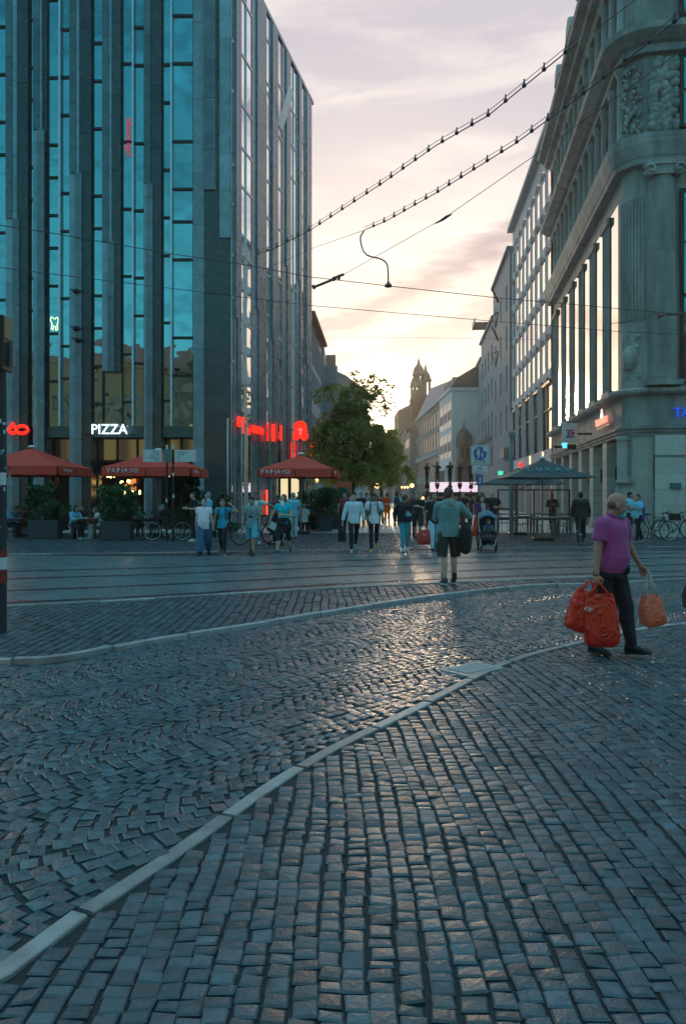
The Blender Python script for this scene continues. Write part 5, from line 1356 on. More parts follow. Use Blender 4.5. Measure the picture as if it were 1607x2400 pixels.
# --- bicycles
SPK = mat('spoke', (.45,.5,.5), .3, .8); FRM = mat('bike_frame_dark', (.03,.045,.05), .35, .3); RIM = mat('rim_silver', (.35,.55,.55), .3, .6)
def bicycle(label, x, y, rz, wheelm=RIM, framem=FRM, step=False, only_front=False, lean=0., group=None):
    t = thing('bicycle', label, 'bicycle', (x, y, .03), rz, group); t.rotation_euler = (lean, 0, rz); r = .34
    for cx_ in (-.54, .54):
        g = MB(); g.tube([(cx_+r*math.cos(a), 0, r+r*math.sin(a)) for a in np.linspace(0, 2*math.pi, 41)[:-1]], .021, n=6, closed=True); w = g.build('wheel', BLACK, t)
        g = MB(); g.tube([(cx_+(r-.028)*math.cos(a), 0, r+(r-.028)*math.sin(a)) for a in np.linspace(0, 2*math.pi, 41)[:-1]], .014, n=5, closed=True); g.build('rim', wheelm, w)
        g = MB(); 
        for k in range(14): a = k*math.pi/7; g.seg((cx_, .02*(-1)**k, r), (cx_+(r-.03)*math.cos(a), 0, r+(r-.03)*math.sin(a)), .0022, n=3, caps=False)
        g.seg((cx_,-.05,r), (cx_,.05,r), .024, n=8); g.build('spokes', SPK, w)
    BB, ST, HT, HB = (.08,0,.28), (.22,0,.80), (-.36,0,.86), (-.40,0,.72)
    g = MB()
    if step: g.tube([HT,(-.15,0,.5),BB], .02, n=8); g.tube([HB,(-.2,0,.4),BB], .02, n=8)
    else: g.seg(HT, (.19,0,.76), .017); g.seg(HB, BB, .021)
    g.seg(BB, ST, .016); g.seg(BB, (.54,.0,r), .011); g.seg((.2,0,.74), (.54,0,r), .010); g.seg(HT, HB, .022)
    g.seg(HB, (-.54,.0,r), .014); g.seg(BB, (.54,.05,r), .008); g.build('frame', framem, t)
    g = MB(); g.seg(HT, (-.34,0,.97), .014); g.tube([(-.42,-.3,1.0),(-.36,-.2,.98),(-.34,0,.97),(-.36,.2,.98),(-.42,.3,1.0)], .013, n=6); g.seg((-.42,-.3,1.0),(-.46,-.2,1.0),.016); g.build('handlebar', DARK, t)
    g = MB(); g.seg(ST, (.25,0,.92), .014); g.loft([[(x0, w_*math.cos(a), z+.025*math.sin(a)) for a in np.linspace(0, 2*math.pi, 9)[:-1]] for x0, w_, z in ((.08,.02,.935),(.18,.04,.94),(.28,.08,.945),(.36,.07,.95))]); g.build('saddle', BLACK, t)
    g = MB(); g.lathe([(.0,-.01),(.09,-.01),(.09,.01),(.0,.01)], n=16); g.xf(Matrix.Translation((.08,-.04,.28)) @ Matrix.Rotation(R(90), 4, 'X')); g.seg((.08,-.06,.28), (.17,-.06,.14), .012); g.seg((.08,.06,.28), (-.01,.06,.42), .012); g.box(.12,.22,-.14,-.06,.125,.15); g.box(-.06,.04,.06,.14,.41,.435); g.build('crank', SPK, t)
    g = MB(); g.tube([(.54+.39*math.cos(a), 0, r+.39*math.sin(a)) for a in np.linspace(R(-10), R(130), 10)], .016, n=5); g.box(.35,.8,-.05,.05,.78,.8); g.seg((.75,0,.78),(.56,.03,r),.006); g.build('rear_rack', DARK, t)
    return t
bicycle('dark bicycle with pale rims leaning at the terrace, front wheel to the left', at(393,27.4), 27.4, 0, lean=R(5))
bicycle('older dark bicycle partly hidden behind the first one', at(377,28.3), 28.3, R(4), wheelm=GREYP, lean=R(-4))
bicycle('bicycle pushed behind the boy in grey, front wheel showing', at(600,25.4), 25.4, R(28), wheelm=GREYP)
bicycle('dark bicycle leaning at the bank wall, rear wheel and reflector to the left', at(1549,26.6)+.0, 27.2, R(180), wheelm=mat('rim_bright', (.5,.62,.65), .3, .6), step=True, lean=R(6))
bicycle('dark bicycle behind, further along the bank wall, front wheel turned', at(1592,28.2), 28.6, R(188), wheelm=GREYP, step=True, lean=R(5))
bicycle('bicycle held by the man in the black suit, wheel showing beside him', at(1372,25.0), 25.6, R(70), wheelm=GREYP)
t = thing('bicycle_basket', 'black basket with a cyan bottle on the bicycle at the bank wall', 'basket', (at(1580,27.2), 27.2, 1.0)); g = MB(); g.bbox(-.16,.16,-.14,.14,-.25,.0,.02); g.build('basket', BLACK, t); MB().ell((-.25,-.1,.05), (.04,.04,.09)).build('bottle', CYA, t)
# ================================================================= PEOPLE
def cloth(name, c, var=.12, rough=.85):
    c = tuple(min(.85, v*1.5) for v in c) if max(c) > .1 else c
    return mat('cloth_'+name, c, rough, var=var, scale=9, bump=1., bscale=5.5, sheen=.1)
SKL = mat('skin_light', (.58,.36,.28), .5, var=.06, scale=20); SKM = mat('skin_tan', (.42,.24,.17), .5, var=.06, scale=20); SKD = mat('skin_olive', (.32,.19,.135), .5, var=.06, scale=20)
EYE = mat('eye_white', (.6,.58,.55), .3, var=0); IRIS = mat('eye_dark', (.02,.012,.01), .3, var=0); LIP = mat('lip', (.25,.08,.07), .5, var=0)
SOLE = mat('shoe_sole', (.45,.5,.5), .6, var=.1)
def hair_mat(c): return mat('hair_%02d%02d%02d' % tuple(int(x*99) for x in c), c, .55, var=.35, scale=30, bump=.5, bscale=60)
HB, HBR, HGY, HBL = (.012,.010,.009), (.05,.03,.018), (.28,.28,.27), (.14,.085,.045)
def V(*a): return Vector(a)
def cone(mb, a, b, ra, rb, n=12):
    mb.seg(a, b, ra, rb, n=n); mb.ell(a, ra*1.0, nu=10, nv=8); mb.ell(b, rb*1.0, nu=10, nv=8)
def ring(c, rx, ry, M, n=16): return [tuple(c + M @ V(rx*math.cos(2*math.pi*i/n), ry*math.sin(2*math.pi*i/n), 0)) for i in range(n)]
GPEOPLE = None
def person(label, x, y, H=1.75, yaw=0., lean=0., b=1., skin=SKM, top=('tee', None), bot=('trousers', None), shoe=(.02,.02,.02), hair=('short', HB),
           armA=((.25,.0,-1),(.1,.25,-1)), armB=((.25,.0,-1),(.1,.25,-1)), legA=(0,0), legB=(0,0), hyaw=0., hpitch=0., sit=None, vox=.014, fem=False, curl=.5,
           belly=0., z0=.03, mask=None, strap=None, extra=None, shoulders=1., headscale=1., spread=.0):
    s = H/1.75; t = thing('person', label, 'person', (x, y, z0), yaw)
    S = lambda v: Vector(v)*s
    Lm = Matrix.Rotation(lean, 3, 'X')          # lean>0 bends toward -Y
    # legs
    hips, knees, ankles, toes = [], [], [], []
    for sd, (p, k) in ((-1, legA), (1, legB)):
        h = V(sd*.088*(1.1 if fem else 1), 0, -.02); th = V(sd*(spread+.0), -math.sin(p), -math.cos(p)).normalized()*.43; q = p-k
        sh = V(0, -math.sin(q), -math.cos(q))*.41
        hips.append(h); knees.append(h+th); ankles.append(h+th+sh); toes.append(q)
    low = min(a.z for a in ankles); P0 = V(0, 0, (.085-low))
    if sit: P0 = V(0, 0, sit/s)
    hips = [h+P0 for h in hips]; knees = [k+P0 for k in knees]; ankles = [a+P0 for a in ankles]
    sw = .18*shoulders*(.9 if fem else 1)
    def T(v): return P0 + Lm @ Vector(v)          # torso space (z from pelvis)
    sh = {-1: T((-sw, 0, .422)), 1: T((sw, 0, .422))}
    arms = {}
    for sd, (u, f) in ((-1, armA), (1, armB)):
        du = V(sd*u[0], -u[1], u[2]).normalized(); df = V(sd*f[0], -f[1], f[2]).normalized()
        e = sh[sd]+du*.275; w = e+df*.245; arms[sd] = (sh[sd], e, w, du, df)
    neck = T((0, -.01, .50)); HM = Lm @ Matrix.Rotation(hyaw, 3, 'Z') @ Matrix.Rotation(hpitch, 3, 'X')
    hc = T((0, -.02, .532)) + HM @ V(0, -.012, .086)
    # ---- body
    mb = MB(); hs = headscale
    HE = lambda c, r, **k: mb.ell(hc + HM @ (Vector(c)*hs), tuple(q*hs for q in r), M=HM.to_4x4(), **k)
    mb.ell(hc + HM @ V(0, .012, .02)*hs, (.076*hs, .094*hs, .098*hs), M=HM, nu=16, nv=12)
    mb.ell(hc + HM @ V(0, -.03, -.045)*hs, (.060*hs, .062*hs, .072*hs), M=HM, nu=14, nv=10)
    mb.ell(hc + HM @ V(0, -.072, -.088)*hs, (.026*hs, .022*hs, .022*hs), M=HM, nu=8, nv=6)
    mb.seg(hc + HM @ V(0, -.080, .016)*hs, hc + HM @ V(0, -.112, -.028)*hs, .011*hs, .019*hs)
    mb.ell(hc + HM @ V(0, -.098, -.03)*hs, .016*hs, nu=8, nv=6)
    for sd in (-1, 1): mb.ell(hc + HM @ V(sd*.079, .012, -.012)*hs, (.012*hs, .022*hs, .033*hs), M=HM, nu=8, nv=6)
    cone(mb, T((0, .005, .42)), hc + HM @ V(0, .015, -.05), .058, .052)
    tr = [(-.08,.135,.10),(0,.155,.11),(.08,.145,.10),(.16,.13,.092),(.28,.145,.10),(.38,.155,.105),(.44,.15,.09),(.475,.09,.065)]
    bb = b
    mb.loft([ring(T((0, -belly*.5*math.exp(-((z-.12)/.12)**2), z)), rx*bb*.93*(shoulders if z > .25 else 1), ry*bb*.9, Lm) for z, rx, ry in tr])
    for sd in (-1, 1):
        a, e, w, du, df = arms[sd]; i = 0 if sd < 0 else 1
        cone(mb, T((sd*.075, 0, .42)), a, .058*b, .050*b); cone(mb, a, e, .050*b, .038*b); cone(mb, e, w, .038*b, .026); 
        cone(mb, hips[i], knees[i], .078*b, .054*b); kn = knees[i]; an = ankles[i]; m = kn.lerp(an, .33)+V(0, .018, 0)
        cone(mb, kn, m, .050*b, .054*b); cone(mb, m, an, .054*b, .034)
    for i in range(len(mb.v)): mb.v[i] = tuple(Vector(mb.v[i])*s)
    me = remesh(mb, vox, 3)
    # ---- un-remeshed details joined into the same body mesh: hands, eyes, lips, brows
    d = MB()
    for sd in (-1, 1):
        a, e, w, du, df = arms[sd]; n = V(-sd, 0, 0); n = (n-df*n.dot(df)); n = n.normalized() if n.length > .1 else V(0,-1,0); wd = df.cross(n)*sd   # wd: toward the thumb
        if wd.dot(V(0,-1,.2)) < 0: wd = -wd
        c = w+df*.045; Mx = Matrix((wd, n, df)).transposed()
        d.ell(c, (.041, .017, .052), M=Mx, nu=10, nv=8)
        for q, (off, ln) in enumerate(((.03,.072),(.010,.080),(-.010,.074),(-.029,.058))):
            p0 = w+df*.085+wd*off; cu = curl+.08*q; d1 = (df*math.cos(cu)+n*math.sin(cu)); d2 = (df*math.cos(cu*2.3)+n*math.sin(cu*2.3)); d3 = (df*math.cos(cu*3.2)+n*math.sin(cu*3.2))
            p1 = p0+d1*ln*.42; p2 = p1+d2*ln*.32; p3 = p2+d3*ln*.26
            d.tube([p0-df*.02, p0, p1, p2, p3], [.0095, .0098, .0088, .0078, .006], n=7)
        q0 = w+df*.025+wd*.03; t1 = (df*.62+wd*.62+n*.45).normalized(); t2 = (df*.85+wd*.1+n*.6).normalized()
        d.tube([q0-t1*.01, q0+t1*.035, q0+t1*.035+t2*.03], [.013, .0115, .0085], n=7)
    if vox < .03:
        for sd in (-1, 1):
            d.ell(hc + HM @ V(sd*.031, -.079, .012)*hs, .0125*hs, mi=1, nu=8, nv=6); d.ell(hc + HM @ V(sd*.031, -.088, .012)*hs, .0068*hs, mi=2, nu=8, nv=6)
            d.seg(hc + HM @ V(sd*.014, -.090, .032)*hs, hc + HM @ V(sd*.048, -.080, .034)*hs, .0055*hs, n=5, mi=2)
        d.ell(hc + HM @ V(0, -.088, -.055)*hs, (.024*hs, .010*hs, .007*hs), mi=3, M=HM, nu=8, nv=6)
    for i in range(len(d.v)): d.v[i] = tuple(Vector(d.v[i])*s)
    me = join_mesh(me, d); link('body', me, [skin, EYE, IRIS, LIP], t)
    def fin(mb, nm, m, v=None, sm=3):
        for i in range(len(mb.v)): mb.v[i] = tuple(Vector(mb.v[i])*s)
        return link(nm, remesh(mb, v or vox, sm), m, t)
    # ---- top
    kind, tc = top[0], top[1]
    if tc is not None:
        loose = {'tee': .018, 'sweater': .02, 'hoodie': .028, 'polo': .02, 'coat': .03, 'shirt': .024, 'fitted': .012, 'overalls': .03}[kind]
        hem = {'tee': -.10, 'sweater': -.10, 'hoodie': -.12, 'polo': -.08, 'coat': -.32, 'shirt': -.12, 'fitted': -.04, 'overalls': -.1}[kind]
        if len(top) > 2: hem = top[2]
        g = MB(); rs_ = []
        prof = [(hem,.150,.112),(-.02,.158,.112),(.08,.145,.105),(.16,.138,.098),(.28,.15,.108),(.38,.158,.112),(.42,.142,.100),(.455,.108,.082),(.487,.066,.064)]
        if fem: prof = [(hem,.155,.115),(-.02,.158,.115),(.08,.138,.10),(.16,.128,.094),(.30,.142,.118),(.38,.145,.106),(.43,.125,.092),(.465,.09,.074),(.485,.064,.058)]
        for z, rx, ry in prof:
            k = loose*(1 if z < .45 else .4); rs_.append(ring(T((0, -belly*math.exp(-((z-.1)/.16)**2), z)), (rx*b+k)*(shoulders if z > .3 else 1), ry*b+k+belly*.5*math.exp(-((z-.1)/.16)**2), Lm))
        g.loft(rs_)
        if fem and kind != 'coat':
            for sd in (-1, 1): g.ell(T((sd*.06, -.085*b, .30)), (.062, .05, .058))
        full = kind in ('sweater', 'hoodie', 'coat') ; 
        for sd in (-1, 1):
            a, e, w, du, df = arms[sd]; k = loose*.75
            cone(g, T((sd*.075, 0, .425)), a, .062*b+k*.5, .052*b+k*.9)
            if full:
                g.seg(a, e, .056*b+k, .045*b+k, n=12); g.ell(e, .045*b+k); q = .8 if kind == 'sweater' else .97
                g.seg(e, e.lerp(w, q), .045*b+k, .034+k, n=12)
            else: g.seg(a, a+(e-a)*(.66 if not fem else .45), .055*b+k, .054*b+k, n=14)
        o = fin(g, {'tee':'t_shirt','sweater':'sweater','hoodie':'hoodie','polo':'polo_shirt','coat':'coat','shirt':'shirt','fitted':'top','overalls':'work_jacket'}[kind], tc, None, 2)
        if kind == 'hoodie':
            g = MB(); g.ell(T((0, .07, .47)), (.11,.06,.075), M=Lm); g.ell(T((0, .10, .43)), (.085,.045,.07), M=Lm); g.ell(T((-.07, .0, .49)), (.05,.07,.04)); g.ell(T((.07, .0, .49)), (.05,.07,.04)); fin(g, 'hood', tc)
        if kind in ('polo', 'shirt'):
            g = MB()
            for sd in (-1, 1): g.tube([T((sd*.012, -.085, .47)), T((sd*.065, -.045, .505)), T((sd*.07, .02, .52)), T((0, .065, .525))], .014, n=6)
            for i in range(len(g.v)): g.v[i] = tuple(Vector(g.v[i])*s)
            g.build('collar', tc, t)
    # ---- trousers
    kind, bc = bot[0], bot[1]
    if bc is not None:
        k = {'trousers': .018, 'slim': .008, 'baggy': .05, 'shorts': .022, 'capri': .012, 'jeans': .014, 'skirtish': .06}[kind]
        g = MB(); g.loft([ring(T((0, 0, z)), rx*b+.008, ry*b+.008, Lm) for z, rx, ry in ((-.10,.145,.112),(-.03,.158,.116),(.05,.15,.11),(.10,.142,.104))])
        for i in range(2):
            h, kn, an = hips[i], knees[i], ankles[i]; r0, r1, r2, r3 = .082*b+k, .056*b+k, .056*b+k, .038+k
            sdx = -1 if i == 0 else 1
            if kind == 'shorts': e = h.lerp(kn, .96)+V(sdx*.03, 0, 0); e2 = kn.lerp(an, .04)+V(sdx*.032, 0, 0); g.seg(h, e, r0, r0*.86); r0 *= .86; g.seg(e, e2, r0, r0*1.0, n=14); g.ell(h, r0/.86)
            elif kind == 'capri': g.seg(h, kn, r0, r1); g.ell(h, r0); g.ell(kn, r1); g.seg(kn, kn.lerp(an, .28), r1, r1)
            else: 
                m = kn.lerp(an, .33)+V(0, .015, 0); g.seg(h, kn, r0, r1); g.ell(h, r0); g.ell(kn, r1); g.seg(kn, m, r1, r2); g.ell(m, r2); g.seg(m, kn.lerp(an, .99), r2, r3)
        fin(g, {'trousers':'trousers','slim':'trousers','baggy':'trousers','shorts':'shorts','capri':'capri_trousers','jeans':'jeans','skirtish':'trousers'}[kind], bc, None, 2)
    # ---- shoes
    shm = mat('shoe_%02d%02d%02d' % tuple(int(c*99) for c in shoe), shoe, .6, var=.15)
    for i, q in enumerate(toes):
        an = ankles[i]; fl = an.z <= .1; ang = 0 if (fl and not sit) else max(-.7, min(.55, -(q)*.8))
        Mx = Matrix.Rotation(ang, 3, 'X') @ Matrix.Rotation((.12 if i else -.12), 3, 'Z'); g = MB()
        def F(v): return an + Mx @ Vector(v)
        rg = []
        for yy_, w_, zt in ((.075,.026,.0),(.06,.036,.05),(.0,.038,.055),(-.05,.042,.005),(-.11,.047,-.02),(-.155,.042,-.035),(-.185,.02,-.05)):
            zb = -.068; rg.append([tuple(F((w_*math.cos(a), yy_, (zt+zb)/2+(zt-zb)/2*math.sin(a)))) for a in np.linspace(0, 2*math.pi, 13)[:-1]])
        g.loft(rg, 0)
        rg = []
        for yy_, w_ in ((.082,.02),(.07,.036),(.0,.038),(-.05,.044),(-.11,.051),(-.16,.046),(-.195,.02)):
            rg.append([tuple(F((w_*cx_, yy_, zc_))) for cx_, zc_ in ((-1,-.083),(1,-.083),(1,-.058),(-1,-.058))])
        g.loft(rg, 1, smooth=False)
        for j in range(len(g.v)): g.v[j] = tuple(Vector(g.v[j])*s)
        g.build('shoe', [shm, SOLE if max(shoe) > .015 else BLACK], t)
    # ---- hair
    hk, hcx = hair; hm = hair_mat(hcx)
    if hk != 'none':
        g = MB(); 
        def HL(c, r): g.ell(hc + HM @ Vector(c)*hs, tuple(q*hs for q in r), M=HM, nu=14, nv=10)
        if hk == 'bald': HL((0, .034, -.004), (.0785,.075,.058))
        else:
            HL((0, .026, .040), (.082,.096,.092)); HL((0, .055, -.01), (.078,.062,.07))
            if hk == 'quiff': HL((0, -.045, .105), (.06,.04,.03))
            if hk == 'long': HL((0, .06, -.08), (.085,.05,.13)); HL((-.068, .02, -.05), (.025,.055,.1)); HL((.068, .02, -.05), (.025,.055,.1))
            if hk == 'bob': HL((-.07, .02, -.03), (.03,.065,.08)); HL((.07, .02, -.03), (.03,.065,.08)); HL((0,.06,-.04),(.08,.05,.09))
            if hk == 'curly':
                rr = random.Random(5)
                for _ in range(46): a = rr.uniform(0, 6.28); u = rr.uniform(-.9, 1); xx_ = .115*math.cos(a)*math.sqrt(1-u*u*.6); yy_ = .035+.09*math.sin(a)*math.sqrt(1-u*u*.6); HL((xx_, max(yy_, -.03), .0+.13*u), (.038,.036,.04))
            if hk == 'bun': HL((0, .12, .05), (.04,.04,.04))
            if hk == 'pony': HL((0, .11, .0), (.03,.03,.09))
        fin(g, 'hair', hm, vox*.8, 1)
    if mask:
        mm = mat('face_mask_'+mask, {'cyan': (.05,.42,.52), 'white': (.6,.65,.66)}[mask], .8)
        g = MB(); dz = -.11 if mask == 'cyan' else -.045; g.ell(hc + HM @ V(0, -.06, dz)*hs, (.052,.045,.036), M=HM, nu=14, nv=8)
        for sd in (-1, 1): g.tube([hc + HM @ V(sd*.045,-.06,dz), hc + HM @ V(sd*.078,-.02,-.04), hc + HM @ V(sd*.086,.02,.01)], .0025, n=4)
        for j in range(len(g.v)): g.v[j] = tuple(Vector(g.v[j])*s)
        g.build('face_mask', mm, t)
    if strap:
        g = MB()
        for sd in (-1, 1): g.tube([T((sd*.085, .10*b, .46)), T((sd*.09, .02, .515)), T((sd*.10, -.12*b-.015, .40)), T((sd*.115, -.13*b-.015, .22)), T((sd*.14, -.05, .12))], .018, n=5)
        for j in range(len(g.v)): g.v[j] = tuple(Vector(g.v[j])*s)
        g.build('backpack_strap', strap, t)
        g = MB(); g.ell(T((0, .20*b+.02, .28)), (.15,.09,.22), nu=14, nv=10); g.ell(T((0, .25*b+.03, .2)), (.11,.06,.11)); fin(g, 'backpack', strap)
    t['_'] = 0; del t['_']
    W = {sd: Matrix.Translation((x, y, z0)) @ Matrix.Rotation(yaw, 4, 'Z') @ (arms[sd][2]*s) for sd in (-1, 1)}
    HD = {sd: Matrix.Translation((x, y, z0)) @ Matrix.Rotation(yaw, 4, 'Z') @ ((arms[sd][2]+arms[sd][4]*.085)*s) for sd in (-1, 1)}
    return t, W, HD, (T, s, arms, hc, HM)
def onb(p, parent, name, mb, m, s): 
    for j in range(len(mb.v)): mb.v[j] = tuple(Vector(mb.v[j])*s)
    return mb.build(name, m, parent)
def bag(label, top, w, d, h, m, rz=0., handle=.16, hm=None, taper=1.15, droop=0., soft=.02, seed=1, extra=None, cat='shopping bag'):
    """a soft carrier bag hanging from `top`"""
    rs = random.Random(seed); t = thing('shopping_bag', label, cat, tuple(top), rz)
    n = 28; rings = []
    for k in range(15):
        q = k/14; z = -handle-h*q; wd = w*(1-.22*(1-q)**3)*(1+(taper-1)*math.sin(math.pi*min(1, q*.9+.1))**1)*(1 if q < .93 else 1-(q-.93)*4); dd = d*(.28+.9*math.sin(math.pi*min(.62, q*.62)))*(1 if q < .93 else 1-(q-.93)*5); r_ = []
        for i in range(n):
            a = 2*math.pi*i/n; e = 6.0; ca, sa = math.cos(a), math.sin(a)
            xx_ = math.copysign(abs(ca)**(2/e), ca)*wd/2; yy_ = math.copysign(abs(sa)**(2/e), sa)*dd/2
            cr = soft*1.6*(abs(math.sin(a*2.5+q*5+seed))*1.1-.6+math.sin(a*9-q*13+seed*2)*.3+rs.uniform(-.25,.25)*.5); r_.append((xx_*(1+cr), yy_*(1+cr*2.2), z+droop*(xx_/w)+soft*.4*math.sin(a*3+seed)*(q > .8)))
        rings.append(r_)
    MB().loft(rings).build('bag', m, t)
    g = MB()
    for sd in (-1, 1):
        for yy_ in (-.02, .02): g.tube([(sd*w*.30, yy_*1.5, -handle-.02), (sd*w*.16, yy_, -handle*.5), (sd*.015, yy_*.6, 0.0), (0, 0, .015)], [.012,.010,.008,.008], n=5)
    g.build('handle', hm or m, t)
    if extra: extra(t)
    return t
C = cloth
def walk(a=.35, k=.15): return (a, k)
PW = dict(px=0)
def P(label, px, py, **kw):
    X, Y = gp(px, py-0); return person(label, X, Y, **kw)
ARM0 = ((.16,.0,-1),(.06,.18,-1))
PLASTIC = mat('red_carrier_plastic', (.66,.032,.016), .32, var=.14, scale=5, bump=.45, bscale=13, transl=.15)
PLASTIC2 = mat('salmon_carrier_plastic', (.75,.19,.10), .4, var=.14, scale=5, bump=.45, bscale=13, transl=.15)
# ---- 1 man in the magenta polo, walking right with bags
tP, W, HD, ctx = P('bald man in magenta polo shirt walking right with red shopping bags, mask under his chin', 1428, 1539, H=1.76, yaw=R(38), b=1.10, shoulders=1.02, belly=.045, skin=SKM, vox=.0095,
    top=('polo', cloth('magenta', (.24,.042,.17), .1)), bot=('trousers', cloth('black', (.012,.012,.018))), shoe=(.012,.012,.014), hair=('bald', (.13,.08,.06)), mask='cyan',
    armA=((.20,-.06,-1),(.08,.02,-1)), armB=((.42,.05,-1),(.50,.25,-.9)), legA=(R(-6),R(4)), legB=(R(18),R(9)), hyaw=R(46), hpitch=R(6), lean=R(4), curl=.85)
# stubble
# dark jacket tied at his waist
g = MB(); T_, s_, ar_, hc_, HM_ = ctx
g.loft([ring(T_((0,0,z)), rx, ry, Matrix.Identity(3)) for z, rx, ry in ((-.14,.186,.15),(-.10,.192,.158),(-.055,.18,.148))])
g.ell(T_((.05,-.16,-.04)), (.05,.04,.06)); g.ell(T_((.19,.05,-.22)), (.035,.10,.26)); g.ell(T_((.20,.07,-.44)), (.025,.08,.18))
for j in range(len(g.v)): g.v[j] = tuple(Vector(g.v[j])*s_)
link('tied_jacket', remesh(g, .012, 2), cloth('ink', (.014,.013,.022)), tP)
g = MB(); a_ = ar_[-1]; g.tube([a_[2]+V(.035*math.cos(q), .035*math.sin(q), -.005) for q in np.linspace(0,6.28,12)[:-1]], .005, closed=True, n=5); onb(None, tP, 'wristband', g, BLACK, s_)
h = HD[-1]
for pm in (PLASTIC, PLASTIC2):
    bn = [n for n in pm.node_tree.nodes if n.type == 'BUMP'][0]; bn.inputs['Distance'].default_value = .05; bn.inputs['Strength'].default_value = .9
    nz = bn.inputs['Height'].links[0].from_node; nz.inputs['Scale'].default_value = 7; nz.inputs['Distortion'].default_value = 1.4; nz.noise_type = 'RIDGED_MULTIFRACTAL'
def logo1(t):
    g = MB(); g.tube([(.01+.085*math.cos(a), -.115+.012*math.cos(a)**2, -.30+.135*math.sin(a)) for a in np.linspace(0,6.28,24)[:-1]], .004, closed=True, n=4); g.build('printed_ring', mat('orange_print', (.6,.16,.08), .5), t)
    text('lettering', 'KIK', WHT, t, (0,-.118,-.27), size=.06, ext=.002)
def logo2(t):
    g = MB(); g.tube([(.0+.11*math.cos(a), -.125+.02*math.cos(a)**2, -.36+.17*math.sin(a)) for a in np.linspace(0,6.28,24)[:-1]], .0035, closed=True, n=4); g.build('printed_ring', mat('orange_print', (.6,.16,.08), .5), t)
bag('front red carrier bag with a ring print and small white lettering, tilted to the left', h+V(-.08,-.05,.01), .29, .14, .42, PLASTIC, rz=R(6), handle=.09, seed=3, extra=logo1, taper=1.05).rotation_euler = (0, R(14), R(4))
bag('larger plain red carrier bag nearest his leg', h+V(-.02,-.12,.0), .32, .15, .52, PLASTIC, rz=R(-4), handle=.10, seed=8, extra=logo2, taper=1.08, soft=.03).rotation_euler = (0, R(-3), R(-6))
h = HD[1]
bag('small salmon carrier bag with white handles in his other hand', h+V(.03,-.01,.0), .23, .15, .33, PLASTIC2, rz=R(10), handle=.24, hm=mat('white_handle', (.55,.6,.62), .5), seed=5, taper=1.1).rotation_euler = (0, R(-7), R(8))
# ---- 2 hoodie man seen from behind
tH, W, HD, ctx = P('man in grey-green hoodie and dark green cargo shorts seen from behind at the tram kerb', 1051, 1373, H=1.86, yaw=R(180+8), b=1.08, skin=SKL, vox=.0105,
    top=('hoodie', cloth('teal_grey', (.10,.20,.215), .1)), bot=('shorts', cloth('olive_dark', (.028,.042,.03))), shoe=(.02,.04,.06), hair=('short', HBR),
    armA=((.70,.30,-.62),(.15,1,.12)), armB=((.02,.55,-.8),(-.5,.8,.2)), legA=(R(5),R(3)), legB=(R(-6),R(2)), spread=.03, hyaw=R(-35), hpitch=R(8), curl=.6)
T_, s_, ar_, hc_, HM_ = ctx
g = MB()
for sd in (-1,1):
    pass
for sd, ax in ((-1,-.22),(1,.21)): g.bbox(ax-.03, ax+.03, -.07, .09, .56, .74, .012)
onb(None, tH, 'cargo_pocket', g, cloth('olive_dark', (.028,.042,.03)), s_)
g = MB()
for i, ax in enumerate((-.10,.10)): g.seg((ax, (.0,.03)[i], .07), (ax, (.0,.03)[i], .20), .040, .043, n=12)
onb(None, tH, 'sock', g, cloth('black', (.012,.012,.018)), s_)
g = MB(); g.tube([T_((-.03,.13,.45)), T_((0,.155,.42)), T_((.01,.15,.50)), T_((.03,.10,.54))], .012, n=5); onb(None, tH, 'hood_lining', g, cloth('ochre', (.35,.22,.05)), s_)
X, Y = gp(1051, 1373)
t = thing('shoulder_bag', 'big dark shoulder bag hanging at the hoodie man right side', 'bag', (X+.30, Y-.06, .62)); g = MB(); g.ell((0,0,.27), (.13,.17,.30)); g.ell((0,.02,.12), (.12,.15,.16)); 
link('bag', remesh(g, .014, 2), cloth('black_nylon', (.012,.013,.014)), t)
